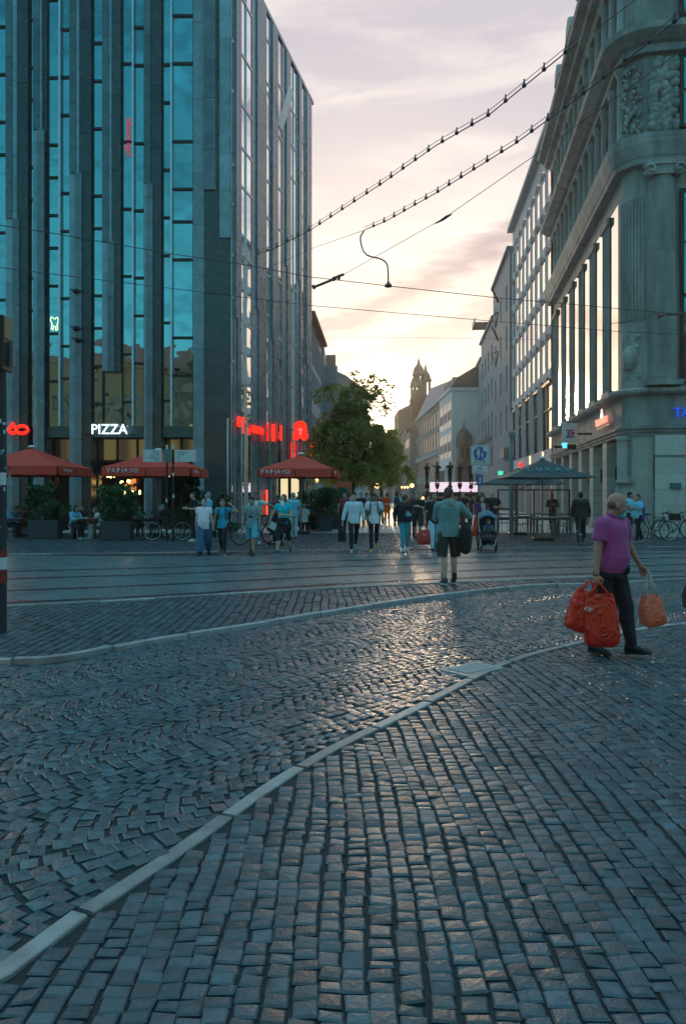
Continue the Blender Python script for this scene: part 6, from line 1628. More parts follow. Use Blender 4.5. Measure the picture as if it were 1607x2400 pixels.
# ---- 3 crossing people, left to right
P('woman in white t-shirt, glasses and baggy blue trousers crossing at the left', 478, 1303, H=1.63, yaw=R(4), b=1.18, belly=.05, fem=True, skin=SKL, top=('tee', cloth('lilac_white', (.50,.47,.55)), -.16), bot=('baggy', cloth('blue_denim', (.03,.085,.17))), shoe=(.01,.01,.012), hair=('bun', HBL), legA=(R(20),R(10)), legB=(R(-12),R(24)), armA=ARM0, armB=((.22,.05,-1),(.2,.2,-1)))
P('young man in black t-shirt with folded hands looking left at the bush', 455, 1271, H=1.80, yaw=R(-62), skin=SKL, top=('tee', cloth('black', (.012,.012,.018))), bot=('trousers', cloth('black', (.012,.012,.018))), shoe=(.5,.55,.56), hair=('short', HB), armA=((.1,.1,-1),(-.2,1,.12)), armB=((.1,.1,-1),(-.2,1,.12)), hyaw=R(-10))
def plaid(nd, lk, tc, vm):
    sp = nd.new('ShaderNodeSeparateXYZ'); lk.new(tc.outputs['Object'], sp.inputs[0]); outs = []
    for ax, f in (('X', 95), ('Z', 95)):
        m = nd.new('ShaderNodeMath'); m.operation = 'MULTIPLY'; m.inputs[1].default_value = f; lk.new(sp.outputs[ax], m.inputs[0]); q = nd.new('ShaderNodeMath'); q.operation = 'SINE'; lk.new(m.outputs[0], q.inputs[0]); outs.append(q)
    a = nd.new('ShaderNodeMath'); a.operation = 'MULTIPLY_ADD'; lk.new(outs[0].outputs[0], a.inputs[0]); a.inputs[1].default_value = .3; lk.new(outs[1].outputs[0], a.inputs[2])
    a2 = nd.new('ShaderNodeMath'); a2.operation = 'MULTIPLY_ADD'; lk.new(a.outputs[0], a2.inputs[0]); a2.inputs[1].default_value = .35; a2.inputs[2].default_value = .9
    lk.new(a2.outputs[0], vm.inputs['Scale'])
PLAID = mat('cloth_plaid', (.20,.58,.74), .85, var=.1, scale=9, coltex=plaid)
_, W, HD, _ = P('grey-haired older man in blue and white plaid shirt behind the woman in white', 489, 1268, H=1.80, yaw=R(-80), b=1.1, belly=.03, skin=SKL, top=('shirt', PLAID), bot=('trousers', cloth('navy', (.015,.025,.05))), shoe=(.03,.09,.13), hair=('short', HGY), legA=(R(-12),R(10)), legB=(R(10),R(6)), hyaw=R(-5))
bag('orange carrier bag hanging from the plaid-shirted man hand', HD[1]+V(.03,-.1,0), .26, .14, .34, mat('orange_carrier', (.6,.11,.02), .45, var=.15, transl=.15), handle=.1, seed=4, rz=R(20))
P('woman with turquoise top and backpack touching her hair with one hand', 522, 1302, H=1.62, yaw=R(2), fem=True, skin=SKL, top=('tee', cloth('turquoise', (.01,.24,.38)), -.14), bot=('slim', cloth('ink', (.014,.013,.022))), shoe=(.09,.03,.06), hair=('pony', HBL), legA=(R(-14),R(28)), legB=(R(20),R(10)), spread=-.04, armA=((.28,-.05,-1),(.1,.2,-1)), armB=((.75,.1,-.15),(-.75,.15,.85)), hpitch=R(22), strap=cloth('navy', (.015,.025,.05)))
t5, W, HD, ctx5 = P('boy in grey printed t-shirt and light blue denim shorts looking down', 590, 1302, H=1.68, yaw=R(-4), skin=SKM, top=('tee', cloth('grey_teal', (.13,.21,.23)), -.16), bot=('shorts', cloth('light_denim', (.06,.28,.38))), shoe=(.012,.012,.012), hair=('quiff', HB), legA=(R(-12),R(26)), legB=(R(20),R(10)), spread=-.03, armA=ARM0, armB=ARM0, hpitch=R(10), hyaw=R(-12))
g = MB(); T_, s_, ar_, hc_, HM_ = ctx5
for (cx_, cz, r) in ((-.05,.16,.035),(.0,.17,.03),(.04,.15,.035),(-.02,.20,.03)): g.ell(T_((cx_, -.118, cz)), (r, .012, r*.6), nu=8, nv=6)
onb(None, t5, 'shirt_print', g, cloth('navy', (.015,.025,.05)), s_); g = MB()
for (cx_, cz) in ((.0,.30),(.02,.27),(.035,.25)): g.ell(T_((cx_, -.125, cz)), (.018, .012, .02), nu=8, nv=6)
onb(None, t5, 'red_print', g, cloth('dull_red', (.25,.03,.05)), s_)
P('tall person in pale t-shirt with backpack reaching out an arm behind the boy', 601, 1277, H=1.78, yaw=R(5), skin=SKD, top=('tee', cloth('mint', (.36,.52,.52))), bot=('jeans', cloth('mid_denim', (.03,.15,.22))), shoe=(.5,.55,.56), hair=('short', HB), armA=((.3,.2,-1),(-.1,.7,-.6)), armB=((.95,.1,-.35),(.9,.15,-.35)), hpitch=R(15), strap=cloth('navy', (.015,.025,.05)), legA=(R(-12),R(15)), legB=(R(8),R(5)))
_, W, HD, _ = P('blond woman in bright turquoise top, white scarf and black capri trousers, hand on hip', 664, 1301, H=1.75, yaw=R(-12), fem=True, b=1.06, skin=SKL, top=('fitted', cloth('bright_turquoise', (.0,.36,.46)), -.08), bot=('capri', cloth('black', (.012,.012,.018))), shoe=(.03,.04,.06), hair=('bob', HBL), armA=((.55,-.05,-.85),(.35,.2,-1)), armB=((.22,-.05,-1),(-1,.75,.05)), legA=(R(18),R(8)), legB=(R(-14),R(22)), spread=.04, hyaw=R(-22), hpitch=R(-8))
X, Y = gp(664, 1301)
t = thing('scarf', 'white scarf round the neck of the woman in turquoise', 'scarf', (X-.02, Y, 0)); g = MB(); g.tube([(.075*math.cos(a), .07*math.sin(a)-.01, 1.49) for a in np.linspace(0,6.28,14)[:-1]], .03, closed=True, n=8); g.ell((0,-.105,1.42), (.06,.03,.09)); link('scarf', remesh(g, .012, 1), cloth('scarf_white', (.5,.55,.6)), t)
t = thing('tied_jacket', 'black jacket knotted round the waist of the woman in turquoise', 'jacket', (X, Y, 0)); g = MB(); g.ell((.12,.02,.78), (.12,.13,.22)); g.loft([ring(V(0,0,z), rx, ry, Matrix.Identity(3)) for z, rx, ry in ((.88,.19,.145),(.95,.19,.14),(1.0,.17,.13))]); link('jacket', remesh(g, .014, 2), cloth('black', (.012,.012,.018)), t)
X2, Y2 = at(636, 23.6), 23.6
t = thing('instrument_bag', 'dark long bag with two white patches carried slanting by the woman in turquoise', 'bag', (X2, Y2, .62), 0); t.rotation_euler = (0, R(28), 0)
MB().bbox(-.13,.13,-.09,.09,-.1,.72,.03).build('bag', cloth('black_nylon', (.012,.013,.014)), t); MB().box(-.10,.11,-.1,-.092,.0,.22).build('white_patch', SIGNW, t); MB().box(-.08,.1,-.1,-.092,.53,.66).build('white_patch', SIGNW, t)
P('dark-haired person in red bending over the pram behind the woman in turquoise', 651, 1272, H=1.72, yaw=R(10), lean=R(14), skin=SKD, top=('tee', cloth('wine', (.14,.02,.02))), bot=('trousers', cloth('black', (.012,.012,.018))), hair=('short', HB), armA=((.2,.4,-1),(0,.8,-.5)), armB=((.2,.4,-1),(0,.8,-.5)), hpitch=R(18))
P('white-haired man in pale blue shirt half hidden behind the turquoise woman', 687, 1268, H=1.78, yaw=R(195), skin=SKL, top=('shirt', cloth('pale_blue', (.12,.34,.42))), bot=('trousers', cloth('pale_jeans', (.25,.36,.4))), hair=('short', HGY))
# pram
def stroller(label, x, y, rz, canopyc, s=1.):
    t = thing('pram', label, 'pram', (x, y, .03), rz); t.scale = (s, s, s)
    for (cx_, cy_, r) in ((-.27,.32,.13),(.27,.32,.13),(-.2,-.34,.09),(.2,-.34,.09)):
        g = MB(); g.tube([(cx_, cy_+(r-.02)*math.cos(a), r+(r-.02)*math.sin(a)) for a in np.linspace(0,6.28,17)[:-1]], .024, closed=True, n=7); g.seg((cx_-.02,cy_,r),(cx_+.02,cy_,r),r*.45,n=10); w = g.build('wheel', BLACK, t)
        MB().seg((cx_-.025,cy_,r),(cx_+.025,cy_,r),r*.3,n=10).build('hub', GREYP, w)
    g = MB()
    for sd in (-1,1): g.tube([(sd*.2,-.34,.1),(sd*.22,-.05,.45),(sd*.25,.30,.78),(sd*.25,.48,1.02)], .014, n=6); g.tube([(sd*.27,.32,.13),(sd*.24,.05,.45)], .013, n=6)
    g.tube([(-.25,.48,1.02),(-.1,.52,1.05),(.1,.52,1.05),(.25,.48,1.02)], .018, n=6); g.seg((-.2,-.34,.1),(.2,-.34,.1),.01); g.seg((-.27,.32,.13),(.27,.32,.13),.01); g.build('frame', ALU, t)
    g = MB(); g.loft([[(sx_*.21, y_, z_+dz) for sx_, dz in ((-1,.0),(-1,.07),(1,.07),(1,0))] for y_, z_ in ((-.36,.34),(-.16,.40),(.05,.38),(.22,.62),(.30,.95))], smooth=False); g.bbox(-.24,-.2,-.2,.25,.38,.55,.01); g.bbox(.2,.24,-.2,.25,.38,.55,.01); g.bbox(-.23,.23,-.26,-.22,.52,.58,.01); g.build('seat', cloth('ink', (.014,.013,.022)), t)
    g = MB(); g.lathe([(.27,0),(.27,.02)], n=4)
    g = MB(); rg = []
    for a in np.linspace(R(-25), R(52), 8): rg.append([(x_, .34-.36*math.sin(a), .76+.42*math.cos(a)*(1-.45*(x_/.26)**2)) for x_ in np.linspace(-.26,.26,9)])
    vs = [p for r_ in rg for p in r_]; g.add(vs, [(k*9+i, k*9+i+1, (k+1)*9+i+1, (k+1)*9+i) for k in range(7) for i in range(8)], 0, 1, True); o = g.build('canopy', cloth(*canopyc), t); o.modifiers.new('s','SOLIDIFY').thickness = .015
    MB().bbox(-.2,.2,-.1,.28,.18,.32,.03).build('basket', cloth('black_nylon', (.012,.013,.014)), t)
    return t
Xs, Ys = gp(1146, 1295)
stroller('dark pram with blue-grey hood in front of the woman in purple cardigan', Xs, Ys+.25, R(-8), ('slate_blue', (.05,.12,.18)), 1.0)
stroller('second pram half hidden behind the woman in turquoise', at(655,24.9), 24.9, R(-14), ('black', (.012,.012,.018)), 1.0)
person('small curly-haired child sitting in the pram', Xs+.02, Ys+.28, H=.95, yaw=R(-4), sit=.50, skin=SKD, top=('tee', cloth('child_blue', (.03,.06,.13))), bot=('trousers', cloth('navy', (.015,.025,.05))), hair=('curly', HB), legA=(R(75),R(60)), legB=(R(75),R(60)), armA=((.2,.6,-.8),(0,.8,.1)), armB=((.2,.6,-.8),(0,.8,.1)), headscale=1.35, vox=.012, hyaw=R(15))
_, W, HD, _ = P('young man in pale blue sweater and black jeans carrying a dark bag', 829, 1297, H=1.79, yaw=R(4), skin=SKL, top=('sweater', cloth('pale_blue_grey', (.38,.48,.56)), -.12), bot=('slim', cloth('ink', (.014,.013,.022))), shoe=(.28,.38,.38), hair=('quiff', HB), legA=(R(16),R(8)), legB=(R(-14),R(36)), spread=-.02, armA=((.32,.0,-1),(.22,.1,-1)), armB=((.28,-.08,-1),(.05,.2,-1)), hyaw=R(-8))
t = thing('paper_bag', 'tall narrow dark bag hanging from the hand of the man in the pale blue sweater', 'shopping bag', tuple(HD[-1]-V(0,0,.0)), R(60)); MB().bbox(-.14,.14,-.05,.05,-.48,-.09,.01).build('bag', cloth('black_nylon', (.012,.013,.014)), t); MB().tube([(-.06,0,-.1),(-.03,0,0),(.03,0,0),(.06,0,-.1)], .006).build('handle', BLK, t); MB().box(-.06,.06,-.056,-.051,-.17,-.1).build('print', SIGNB, t)
def specks(nd, lk, tc, vm):
    vo = nd.new('ShaderNodeTexVoronoi'); vo.inputs['Scale'].default_value = 11; lk.new(tc.outputs['Object'], vo.inputs['Vector']); q = nd.new('ShaderNodeMapRange'); q.inputs[1].default_value = .2; q.inputs[2].default_value = .26; q.inputs[3].default_value = .35; q.inputs[4].default_value = 1.; lk.new(vo.outputs['Distance'], q.inputs[0]); lk.new(q.outputs[0], vm.inputs['Scale'])
P('young man in white printed t-shirt and lime green shoes looking down at his phone hand', 876, 1296, H=1.79, yaw=R(0), skin=SKD, top=('tee', mat('cloth_print_white', (.68,.76,.82), .85, var=.1, coltex=specks), -.14), bot=('slim', cloth('ink', (.014,.013,.022))), shoe=(.36,.36,.07), hair=('curly', HB) if False else ('quiff', HB), legA=(R(14),R(8)), legB=(R(-14),R(38)), spread=-.02, armA=((.18,.1,-1),(-.12,.35,-1)), armB=((.22,.0,-1),(.12,.25,-1)), hpitch=R(28), strap=cloth('navy', (.015,.025,.05)))
P('worker in bright orange overalls walking away down the street', 907, 1230, H=1.78, yaw=R(180), skin=SKM, top=('overalls', cloth('orange_red', (.55,.07,.02)), .0), bot=('trousers', cloth('hi_vis_orange', (.80,.12,.01))), shoe=(.02,.02,.02), hair=('short', HBR), vox=.018)
X, Y = gp(907, 1230); t = thing('reflective_bands', 'silver reflective bands on the orange overalls', 'trim', (X, Y, .03)); g = MB()
for sd in (-.11,.11):
    for z in (.18,.30): g.seg((sd,0,z),(sd,0,z+.05),.082,n=12)
g.seg((0,0,1.08),(0,0,1.13),.165,n=14); g.build('band', SIGNW, t)
P('person with navy backpack walking away beside the orange worker', 929, 1234, H=1.82, yaw=R(180), skin=SKM, top=('shirt', cloth('pale_blue', (.12,.34,.42))), bot=('trousers', cloth('black', (.012,.012,.018))), hair=('short', HB), strap=cloth('navy', (.015,.025,.05)), vox=.018)
_, W, HD, _ = P('man in black top and turquoise jeans, head turned away, holding a cyan mask', 948, 1295, H=1.72, yaw=R(-10), b=1.08, skin=SKM, top=('hoodie', cloth('black', (.012,.012,.018)), -.08), bot=('slim', cloth('turquoise_jeans', (.03,.25,.34))), shoe=(.5,.62,.7), hair=('short', HBR), legA=(R(6),R(8)), legB=(R(-8),R(14)), spread=-.06, armA=((.45,-.1,-.9),(-.1,.3,-1)), armB=((.3,.2,-.9),(-.45,.9,.1)), hyaw=R(150), hpitch=R(15), )
t = thing('face_mask', 'cyan face mask dangling from the hand of the man in turquoise jeans', 'mask', tuple(HD[1]+V(.02,-.02,-.06))); MB().ell((0,0,0), (.09,.03,.055)).build('mask', mat('face_mask_cyan', (.05,.42,.52), .8), t)
P('man in black t-shirt and dark shorts texting behind the man in turquoise jeans', 978, 1266, H=1.80, yaw=R(-14), b=1.08, skin=SKL, top=('tee', cloth('black', (.012,.012,.018))), bot=('shorts', cloth('navy', (.015,.025,.05))), hair=('short', HB), armA=((.2,.2,-1),(-.5,.9,.35)), armB=((.4,.05,-1),(-.9,.5,.35)), legA=(R(-8),R(6)), legB=(R(14),R(6)))
P('man with red shirt looking over the shoulder of the man in black', 964, 1262, H=1.82, yaw=R(-10), skin=SKM, top=('tee', cloth('wine', (.14,.02,.02))), bot=('trousers', cloth('black', (.012,.012,.018))), hair=('short', HB), vox=.017)
_, W, HD, _ = P('man in black polo shirt and pale blue jeans holding a red carrier bag', 1017, 1295, H=1.80, yaw=R(8), b=1.05, skin=SKM, top=('tee', cloth('black', (.012,.012,.018)), -.13), bot=('slim', cloth('ice_denim', (.22,.42,.52))), shoe=(.015,.015,.02), hair=('short', HB), legA=(R(18),R(10)), legB=(R(-10),R(20)), spread=.03, armA=((.32,.0,-1),(.12,.1,-1)), armB=((.2,.0,-1),(-.25,.4,-1)), hyaw=R(-20))
def logo3(t):
    g = MB(); g.tube([(.0+.07*math.cos(a), -.10, -.36+.07*math.sin(a)) for a in np.linspace(0,6.28,18)[:-1]], .004, closed=True, n=4); g.build('printed_ring', mat('orange_print', (.6,.16,.08), .5), t); text('lettering', 'KIK', WHT, t, (0,-.112,-.30), size=.06, ext=.002)
bag('red carrier bag with white lettering swinging from the man in pale jeans', HD[-1]+V(0,-.04,.02), .35, .16, .42, mat('salmon_red_carrier', (.58,.05,.035), .4, var=.14, scale=5, bump=.4, bscale=13, transl=.15), handle=.16, seed=11, extra=logo3, taper=1.2)
_, W, HD, _ = P('curly dark-haired woman in purple cardigan pushing the pram', 1126, 1283, H=1.68, yaw=R(14), fem=True, skin=SKL, top=('sweater', cloth('purple', (.10,.022,.09)), -.1), bot=('slim', cloth('black', (.012,.012,.018))), hair=('curly', HB), armA=((.15,.25,-1),(.0,1,-.1)), armB=((.15,.25,-1),(.0,1,-.1)), hyaw=R(12))
X, Y = gp(1126, 1283); t = thing('blouse_front', 'pale floral blouse showing in the open purple cardigan', 'blouse', (X+.03, Y, .03), R(14)); g = MB(); g.loft([ring(V(0,-.045,z), rx, .09, Matrix.Identity(3)) for z, rx in ((.86,.10),(1.1,.09),(1.3,.10),(1.38,.05))]); g.build('blouse', mat('cloth_floral', (.42,.42,.44), .85, var=.6, scale=28), t)
bag('red-orange carrier bag hanging on the pram handle', V(Xs-.30, Ys+.55, 1.02), .20, .14, .48, mat('orange_red_carrier', (.60,.06,.015), .4, var=.14, transl=.15), handle=.1, seed=6, rz=R(60))
P('bald man in black t-shirt behind the curly-haired woman', 1152, 1268, H=1.86, yaw=R(-15), b=1.12, skin=SKL, top=('tee', cloth('black', (.012,.012,.018))), bot=('trousers', cloth('grey_blue', (.12,.16,.18))), hair=('bald', (.12,.1,.08)), armA=((.2,.1,-1),(-.3,.9,-.1)), armB=((.45,.0,-1),(-.5,.9,.0)))
P('woman with dark hair peeping between the pram pusher and the bald man', 1133, 1262, H=1.74, yaw=R(20), fem=True, skin=SKL, top=('tee', cloth('grey_blue', (.12,.16,.18))), bot=('trousers', cloth('black', (.012,.012,.018))), hair=('long', HB), vox=.018)
P('man in black suit seen from behind walking beside a bicycle at the right', 1360, 1276, H=1.80, yaw=R(176), b=1.15, skin=SKD, top=('coat', cloth('black', (.012,.012,.018)), -.18), bot=('trousers', cloth('black', (.012,.012,.018))), hair=('short', HB), armA=((.3,.1,-1),(.1,.2,-1)), armB=((.3,.0,-1),(.05,.1,-1)), legA=(R(4),R(4)), legB=(R(-4),R(4)), vox=.016)
P('man in light blue shirt with royal blue jacket over his shoulder near the bank corner', 1494, 1272, H=1.72, yaw=R(-70), skin=SKM, top=('shirt', cloth('pale_cyan', (.12,.40,.52))), bot=('trousers', cloth('black', (.012,.012,.018))), hair=('short', HB), armA=((.2,.3,-.9),(0,1,.3)), armB=((.2,.3,-.9),(0,1,.3)), legA=(R(-10),R(14)), legB=(R(12),R(6)))
X, Y = gp(1494, 1272); t = thing('draped_jacket', 'royal blue jacket draped over the shoulder near the bank corner', 'jacket', (X+.14, Y, .03)); g = MB(); g.ell((0,0,1.12), (.10,.15,.32)); g.ell((.03,0,.88), (.07,.12,.2)); link('jacket', remesh(g, .016, 2), cloth('royal', (.008,.05,.30)), t)
P('dark-haired man in pale top talking to the man with the blue jacket', 1474, 1268, H=1.80, yaw=R(55), skin=SKM, top=('shirt', cloth('pale_cyan', (.12,.40,.52))), bot=('trousers', cloth('brown', (.05,.03,.03))), shoe=(.3,.33,.35), hair=('short', HB), armA=((.2,.3,-.9),(0,1,.3)), armB=((.2,.3,-.9),(0,1,.3)), hyaw=R(15))
P('person in dark maroon top with crossed arms standing among the bistro tables', 1294, 1243, H=1.72, yaw=R(-20), skin=SKD, top=('hoodie', cloth('maroon', (.05,.012,.014))), bot=('trousers', cloth('navy', (.015,.025,.05))), hair=('short', HB), armA=((.3,.1,-1),(-.9,.5,.4)), armB=((.3,.1,-1),(-.9,.5,.4)), vox=.018)
# far pedestrians in the street
rsx = random.Random(77)
far = [(846,1238,'person with black backpack behind the sweater man',0,(.012,.012,.018)),(858,1232,'distant walker in grey between the two young men',0,(.12,.16,.18)),(893,1229,'distant walker in dark clothes left of the orange worker',0,(.03,.03,.035)),(884,1226,'distant walker in brown below the warm lamp',180,(.07,.04,.03)),
       (941,1230,'distant walker in white right of the navy backpack',0,(.35,.35,.36)),(996,1232,'distant walker with red top between two men in black',180,(.2,.03,.03)),(1004,1240,'distant walker in grey cap by the tiny orange lamp',0,(.2,.24,.26)),(1030,1236,'distant walker in dark jacket left of the hoodie man',180,(.02,.02,.025)),
       (806,1244,'walker in red and grey near the poster board',0,(.18,.04,.04)),(816,1236,'walker in pale top right of the poster board',180,(.25,.25,.28)),(1084,1240,'distant walker in black right of the hoodie man',0,(.015,.015,.02)),(1100,1238,'distant walker in brown coat below the ZONE post',180,(.06,.04,.03))]
for px, py, lab, yw, c in far:
    P(lab, px, py, H=rsx.uniform(1.62,1.84), yaw=R(yw+rsx.uniform(-15,15)), skin=rsx.choice((SKL,SKM)), top=('tee', cloth('far%02d%02d' % (c[0]*99, c[2]*99), c)), bot=('trousers', cloth('ink', (.014,.013,.022))), hair=('short', rsx.choice((HB,HBR))), legA=(R(12),R(8)), legB=(R(-12),R(10)), vox=.022)
# seated guests
ST = dict(sit=.52, legA=(R(85),R(85)), legB=(R(85),R(85)), vox=.018, z0=.03)
def SP(label, px, Y, yaw, **kw):
    k = dict(ST); k.update(kw); person(label, at(px, Y), Y, yaw=R(yaw), **k)
TBL = dict(armA=((.15,.5,-.8),(0,1,.2)), armB=((.15,.5,-.8),(0,1,.2)))
SP('guest in blue hoodie bent over the leftmost cafe table', 22, 29.4, 75, H=1.78, top=('hoodie', cloth('blue_grey', (.05,.20,.28))), bot=('trousers', cloth('ink', (.014,.013,.022))), hair=('short', HBR), lean=R(28), **TBL)
SP('guest in dark top resting head opposite the blue hoodie at the leftmost table', 72, 29.6, -75, H=1.72, top=('tee', cloth('dark_brown', (.03,.02,.018))), bot=('trousers', cloth('ink', (.014,.013,.022))), hair=('short', HBR), lean=R(25), **TBL)
SP('guest in light blue jacket seated with back half turned between the planters', 172, 28.5, 60, H=1.72, top=('hoodie', cloth('jacket_blue', (.08,.30,.42))), bot=('trousers', cloth('ink', (.014,.013,.022))), shoe=(.25,.4,.42), hair=('long', HB), lean=R(12), **TBL)
SP('guest in black with white face mask behind the table between the planters', 193, 29.3, -8, H=1.76, top=('tee', cloth('black', (.012,.012,.018))), bot=('trousers', cloth('black', (.012,.012,.018))), hair=('short', HB), mask='white', **TBL)
SP('guest in white blouse seated left of the second planter', 238, 28.7, -60, H=1.66, fem=True, skin=SKL, top=('shirt', cloth('off_white', (.40,.43,.46))), bot=('trousers', cloth('pale_jeans', (.25,.36,.4))), hair=('bob', HBL), lean=R(20), shoe=(.35,.4,.4), **TBL)
SP('guest in patterned grey shirt behind the bicycle wheel', 327, 29.6, 20, H=1.66, fem=True, skin=SKL, top=('shirt', mat('cloth_floral_dark', (.13,.15,.17), .85, var=.6, scale=28)), bot=('trousers', cloth('ink', (.014,.013,.022))), hair=('bun', HBR), **TBL)
SP('grey-haired guest in black turned sideways beside the direction sign', 381, 29.3, -80, H=1.76, skin=SKL, top=('hoodie', cloth('black', (.012,.012,.018))), bot=('trousers', cloth('black', (.012,.012,.018))), hair=('short', HGY), armA=((.2,.4,-.8),(0,1,.5)), armB=((.2,.4,-.8),(0,1,.5)))
SP('guest in white shirt with grey hair seated with back to the square, right terrace', 712, 33.9, 176, H=1.68, b=1.15, skin=SKL, top=('shirt', cloth('white_shirt', (.46,.52,.60))), bot=('trousers', cloth('dark_brown', (.03,.02,.018))), hair=('short', HGY), **TBL)
SP('guest in dark jacket facing the square left of the white shirt', 698, 35.6, 5, H=1.78, skin=SKD, top=('coat', cloth('navy', (.015,.025,.05))), bot=('trousers', cloth('black', (.012,.012,.018))), hair=('short', HB), **TBL)
SP('guest in grey patterned top facing the square right of the white shirt', 731, 35.6, -12, H=1.66, fem=True, skin=SKM, top=('tee', mat('cloth_floral_grey', (.2,.22,.24), .85, var=.5, scale=28)), bot=('trousers', cloth('black', (.012,.012,.018))), hair=('bob', HBR), **TBL)
# dark coat edge at the right border
person('person in a dark coat just entering at the right picture edge', 4.28, 8.75, H=1.62, yaw=R(80), b=1.05, z0=.03, top=('coat', cloth('black', (.012,.012,.018)), -.35), bot=('trousers', cloth('black', (.012,.012,.018))), hair=('short', HB), skin=SKM, vox=.016)
bag('black soft bag at the right picture edge', V(3.98, 8.7, .80), .22, .16, .30, cloth('black_nylon', (.012,.013,.014)), handle=.1, seed=2, cat='bag')
# bronze figures above the kiosk
BRZ = mat('dark_bronze', (.03,.026,.022), .45, .6, var=.2)
def bronze(label, px, Y, yaw, h, aA, aB, k):
    s = h/1.75; z = zz(1143, Y)
    t = thing('bronze_figure', label, 'statue', (at(px, Y), Y, 0), 0, 'bronze figures on tall posts')
    rt, _, _, _ = person('x', 0, 0, H=h, yaw=R(yaw), top=('tee', BRZ), bot=('trousers', BRZ), hair=('short', HB), skin=BRZ, armA=aA, armB=aB, legA=(R(6),R(3)), legB=(R(-6),R(3)), vox=.03, z0=z+.22)
    mb = []
    for c in list(rt.children):
        me = c.data.copy(); me.transform(Matrix.Translation((0, 0, z+.22)) @ Matrix.Rotation(R(yaw), 4, 'Z')); mb.append(me); bpy.data.objects.remove(c)
    bpy.data.objects.remove(rt)
    bm = bmesh.new()
    for me in mb: bm.from_mesh(me)
    out = bpy.data.meshes.new('figure')
    bm.to_mesh(out); bm.free(); out.materials.clear(); out.polygons.foreach_set('material_index', [0]*len(out.polygons)); link('figure', out, BRZ, t)
    g = MB(); g.lathe([(.0,z-.1),(.05,z-.08),(.09,z+.02),(.13,z+.1),(.1,z+.16),(.14,z+.2),(.13,z+.235),(0,z+.24)] if k % 2 else [(0,z-.1),(.08,z-.05),(.13,z+.02),(.12,z+.1),(.06,z+.16),(.1,z+.235),(0,z+.24)], n=12); g.build('capital', BRZ, t)
    g = MB(); g.seg((0,0,.03), (0,0,z-.15), .045, n=8); g.build('post', BRZ, t)
for i, (px, yaw, h, a, b_, lab) in enumerate(((1000,20,1.15,((.4,.2,-.6),(-.6,.6,.2)),((.3,0,-1),(.2,.2,-1)),'leftmost dim bronze figure in front of the grey building'),(1024,-15,1.2,((.8,.3,.2),(.3,.8,.5)),((.6,0,-.8),(-.6,.3,.2)),'bronze figure with raised arm, second from the left'),(1054,10,1.22,((.7,-.1,-.7),(-.7,.3,-.5)),((.3,0,-1),(.1,.3,-.9)),'bronze figure with hand on hip standing clearest against the white wall'),(1077,0,1.1,((.6,.3,.1),(.6,.5,.4)),((.5,.3,.0),(.5,.6,.4)),'stooping bronze figure before the dark oriel'),(1103,-10,1.18,((.3,.1,-1),(.1,.3,-1)),((.3,.1,-1),(.1,.3,-1)),'rightmost bronze figure behind the ZONE plate'))):
    bronze(lab, px, 41, yaw, h, a, b_, i)
# ================================================================= SKY, SUN, CAMERA
SUN_AZ, SUN_EL = R(2.6), R(6.0)          # azimuth east of +Y (to the right), elevation
w = bpy.data.worlds.new('World'); SC.world = w; w.use_nodes = True
nt = w.node_tree; nd = nt.nodes; lk = nt.links; nd.clear()
out = nd.new('ShaderNodeOutputWorld'); bg = nd.new('ShaderNodeBackground'); lk.new(bg.outputs[0], out.inputs[0])
tc = nd.new('ShaderNodeTexCoord'); sky = nd.new('ShaderNodeTexSky'); sky.sky_type = 'NISHITA'; sky.sun_disc = False
sky.sun_elevation = SUN_EL; sky.sun_rotation = SUN_AZ; sky.altitude = 100; sky.air_density = 1.3; sky.dust_density = 2.5; sky.ozone_density = 3.5
def N(t, **k):
    n = nd.new(t)
    for a, b in k.items(): setattr(n, a, b)
    return n
def M(op, a, b=None, c=None):
    n = N('ShaderNodeMath', operation=op)
    for i, v in enumerate((a, b, c)):
        if v is None: continue
        if isinstance(v, (int, float)): n.inputs[i].default_value = v
        else: lk.new(v, n.inputs[i])
    return n.outputs[0]
def ss(x, a, b, lo=0., hi=1.):
    n = N('ShaderNodeMapRange', interpolation_type='SMOOTHSTEP'); n.inputs[1].default_value = a; n.inputs[2].default_value = b; n.inputs[3].default_value = lo; n.inputs[4].default_value = hi; lk.new(x, n.inputs[0]); return n.outputs[0]
def mixc(f, a, b):
    n = N('ShaderNodeMix', data_type='RGBA')
    if isinstance(f, (int, float)): n.inputs[0].default_value = f
    else: lk.new(f, n.inputs[0])
    for i, v in ((6, a), (7, b)):
        if isinstance(v, tuple): n.inputs[i].default_value = (*v, 1)
        else: lk.new(v, n.inputs[i])
    return n.outputs[2]
sep = N('ShaderNodeSeparateXYZ'); lk.new(tc.outputs['Generated'], sep.inputs[0]); x, y, z = sep.outputs
el = M('ARCTAN2', z, M('SQRT', M('ADD', M('MULTIPLY', x, x), M('MULTIPLY', y, y))))     # radians
az = M('ARCTAN2', x, y)
sd = Vector((math.sin(SUN_AZ)*math.cos(SUN_EL), math.cos(SUN_AZ)*math.cos(SUN_EL), math.sin(SUN_EL)))
dt = N('ShaderNodeVectorMath', operation='DOT_PRODUCT'); lk.new(tc.outputs['Generated'], dt.inputs[0]); dt.inputs[1].default_value = sd
ang = M('ARCCOSINE', M('MINIMUM', dt.outputs['Value'], .99999))
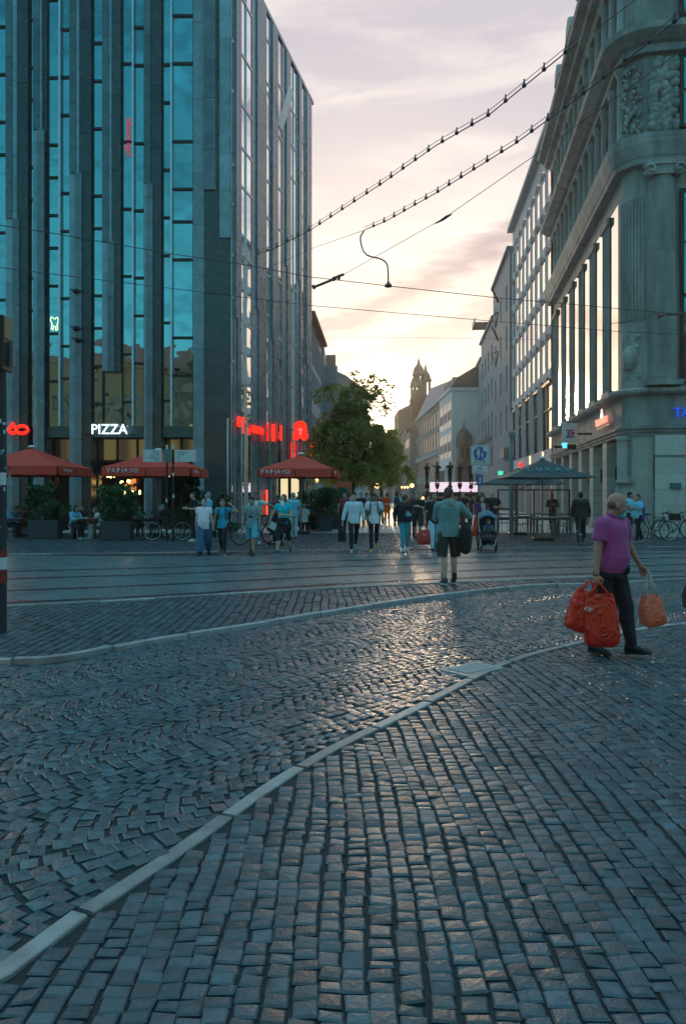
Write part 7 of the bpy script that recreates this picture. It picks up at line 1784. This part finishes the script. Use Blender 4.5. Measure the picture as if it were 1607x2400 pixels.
# thin cloud veil lit by the low sun: warm and bright round it, lavender grey above, teal away from it
veil_lo, veil_hi = (.76,.67,.57), (.53,.48,.525)
veil = mixc(ss(el, R(5), R(31)), veil_lo, veil_hi)
mp = N('ShaderNodeMapping'); mp.inputs['Rotation'].default_value = (0, R(-12), 0); mp.inputs['Scale'].default_value = (2.2, 2.2, 11); lk.new(tc.outputs['Generated'], mp.inputs[0])
n1 = N('ShaderNodeTexNoise'); n1.inputs['Scale'].default_value = 1.6; n1.inputs['Detail'].default_value = 7; n1.inputs['Roughness'].default_value = .6; n1.inputs['Distortion'].default_value = .5; lk.new(mp.outputs[0], n1.inputs['Vector'])
wisps = ss(n1.outputs[0], .42, .66)
veil2 = mixc(M('MULTIPLY', wisps, .8), veil, (.76,.69,.65))
# two long darker bars of cloud rising to the right
n2 = N('ShaderNodeTexNoise'); n2.inputs['Scale'].default_value = 9; n2.inputs['Detail'].default_value = 5; lk.new(mp.outputs[0], n2.inputs['Vector'])
wob = M('MULTIPLY', M('SUBTRACT', n2.outputs[0], .5), R(3.2))
def bar(a0, e0, a1, e1, wd, amt):
    sl = (e1-e0)/(a1-a0); d_ = M('SUBTRACT', M('ADD', el, wob), M('ADD', M('MULTIPLY', M('SUBTRACT', az, R(a0)), sl), R(e0)))
    b_ = ss(M('ABSOLUTE', d_), 0., R(wd), amt*1.25, 0.); return M('MULTIPLY', b_, ss(az, R(a0-7), R(a0+2)))
for args in ((-3, 11.2, 11.5, 17.8, 1.9, .75), (-2, 8.6, 11, 13.2, 1.5, .5), (3, 7.5, 12, 9.6, .9, .3)):
    veil2 = mixc(bar(*args), veil2, (.30,.25,.30))
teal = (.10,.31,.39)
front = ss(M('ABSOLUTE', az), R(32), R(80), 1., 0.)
teal_c = mixc(ss(el, R(36), R(58)), mixc(ss(el, R(5), R(34)), (.14,.60,.72), (.035,.26,.37)), (.34,.66,.82))  # high sky, out of view, brightened as added fill light for the ground
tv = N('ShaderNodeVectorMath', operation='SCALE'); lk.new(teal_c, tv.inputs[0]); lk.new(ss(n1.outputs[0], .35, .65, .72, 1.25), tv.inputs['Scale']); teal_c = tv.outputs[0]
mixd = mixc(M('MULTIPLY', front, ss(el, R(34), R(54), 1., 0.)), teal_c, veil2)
# physical sky added underneath
skc = N('ShaderNodeVectorMath', operation='SCALE'); skc.inputs['Scale'].default_value = .07; lk.new(sky.outputs[0], skc.inputs[0])
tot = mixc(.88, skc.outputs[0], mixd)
glow = M('ADD', ss(ang, 0., R(5), 5., 0.), ss(ang, 0., R(27), .36, 0.))
gc = N('ShaderNodeVectorMath', operation='SCALE'); gc.inputs[0].default_value = (1., .72, .46); lk.new(glow, gc.inputs['Scale'])
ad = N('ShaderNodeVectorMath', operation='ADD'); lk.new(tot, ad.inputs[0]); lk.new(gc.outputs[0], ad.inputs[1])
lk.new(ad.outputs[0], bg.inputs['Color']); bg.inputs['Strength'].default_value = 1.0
sl = bpy.data.lights.new('sun', 'SUN'); sl.energy = 1.1; sl.angle = R(6); sl.color = (1., .70, .42)
so = bpy.data.objects.new('sun', sl); COL.objects.link(so); so.rotation_euler = (-sd).to_track_quat('-Z', 'Y').to_euler()
# street haze
HAZE = True
if HAZE:
    hm = bpy.data.materials.new('haze'); hm.use_nodes = True; n_ = hm.node_tree.nodes; n_.remove(n_['Principled BSDF'])
    pv = n_.new('ShaderNodeVolumePrincipled'); pv.inputs['Color'].default_value = (.95,.9,.86,1); pv.inputs['Density'].default_value = .0006; pv.inputs['Anisotropy'].default_value = .68
    hm.node_tree.links.new(pv.outputs[0], n_['Material Output'].inputs['Volume'])
    g = MB(); g.box(-80, 80, -40, 300, -1, 48); o = g.build('haze', hm); o['kind'] = 'stuff'
bpy.data.scenes.remove(TMP)
cam = bpy.data.cameras.new('camera'); co = bpy.data.objects.new('camera', cam); COL.objects.link(co); SC.camera = co
co.location = (0, 0, CH); co.rotation_euler = (math.pi/2, 0, 0); cam.sensor_fit = 'VERTICAL'; cam.sensor_height = 36; cam.lens = 27.0
cam.shift_y = -(1200-HZ)/2400; cam.clip_end = 4000; cam.clip_start = .05
SC.view_settings.view_transform = 'Standard'; SC.view_settings.look = 'None'; SC.view_settings.exposure = .5; SC.view_settings.gamma = 1
SC.cycles.max_bounces = 6; SC.cycles.diffuse_bounces = 3; SC.cycles.glossy_bounces = 4; SC.cycles.volume_bounces = 0; SC.cycles.transparent_max_bounces = 4
SC.cycles.use_denoising = True
SC.cycles.sample_clamp_indirect = 4
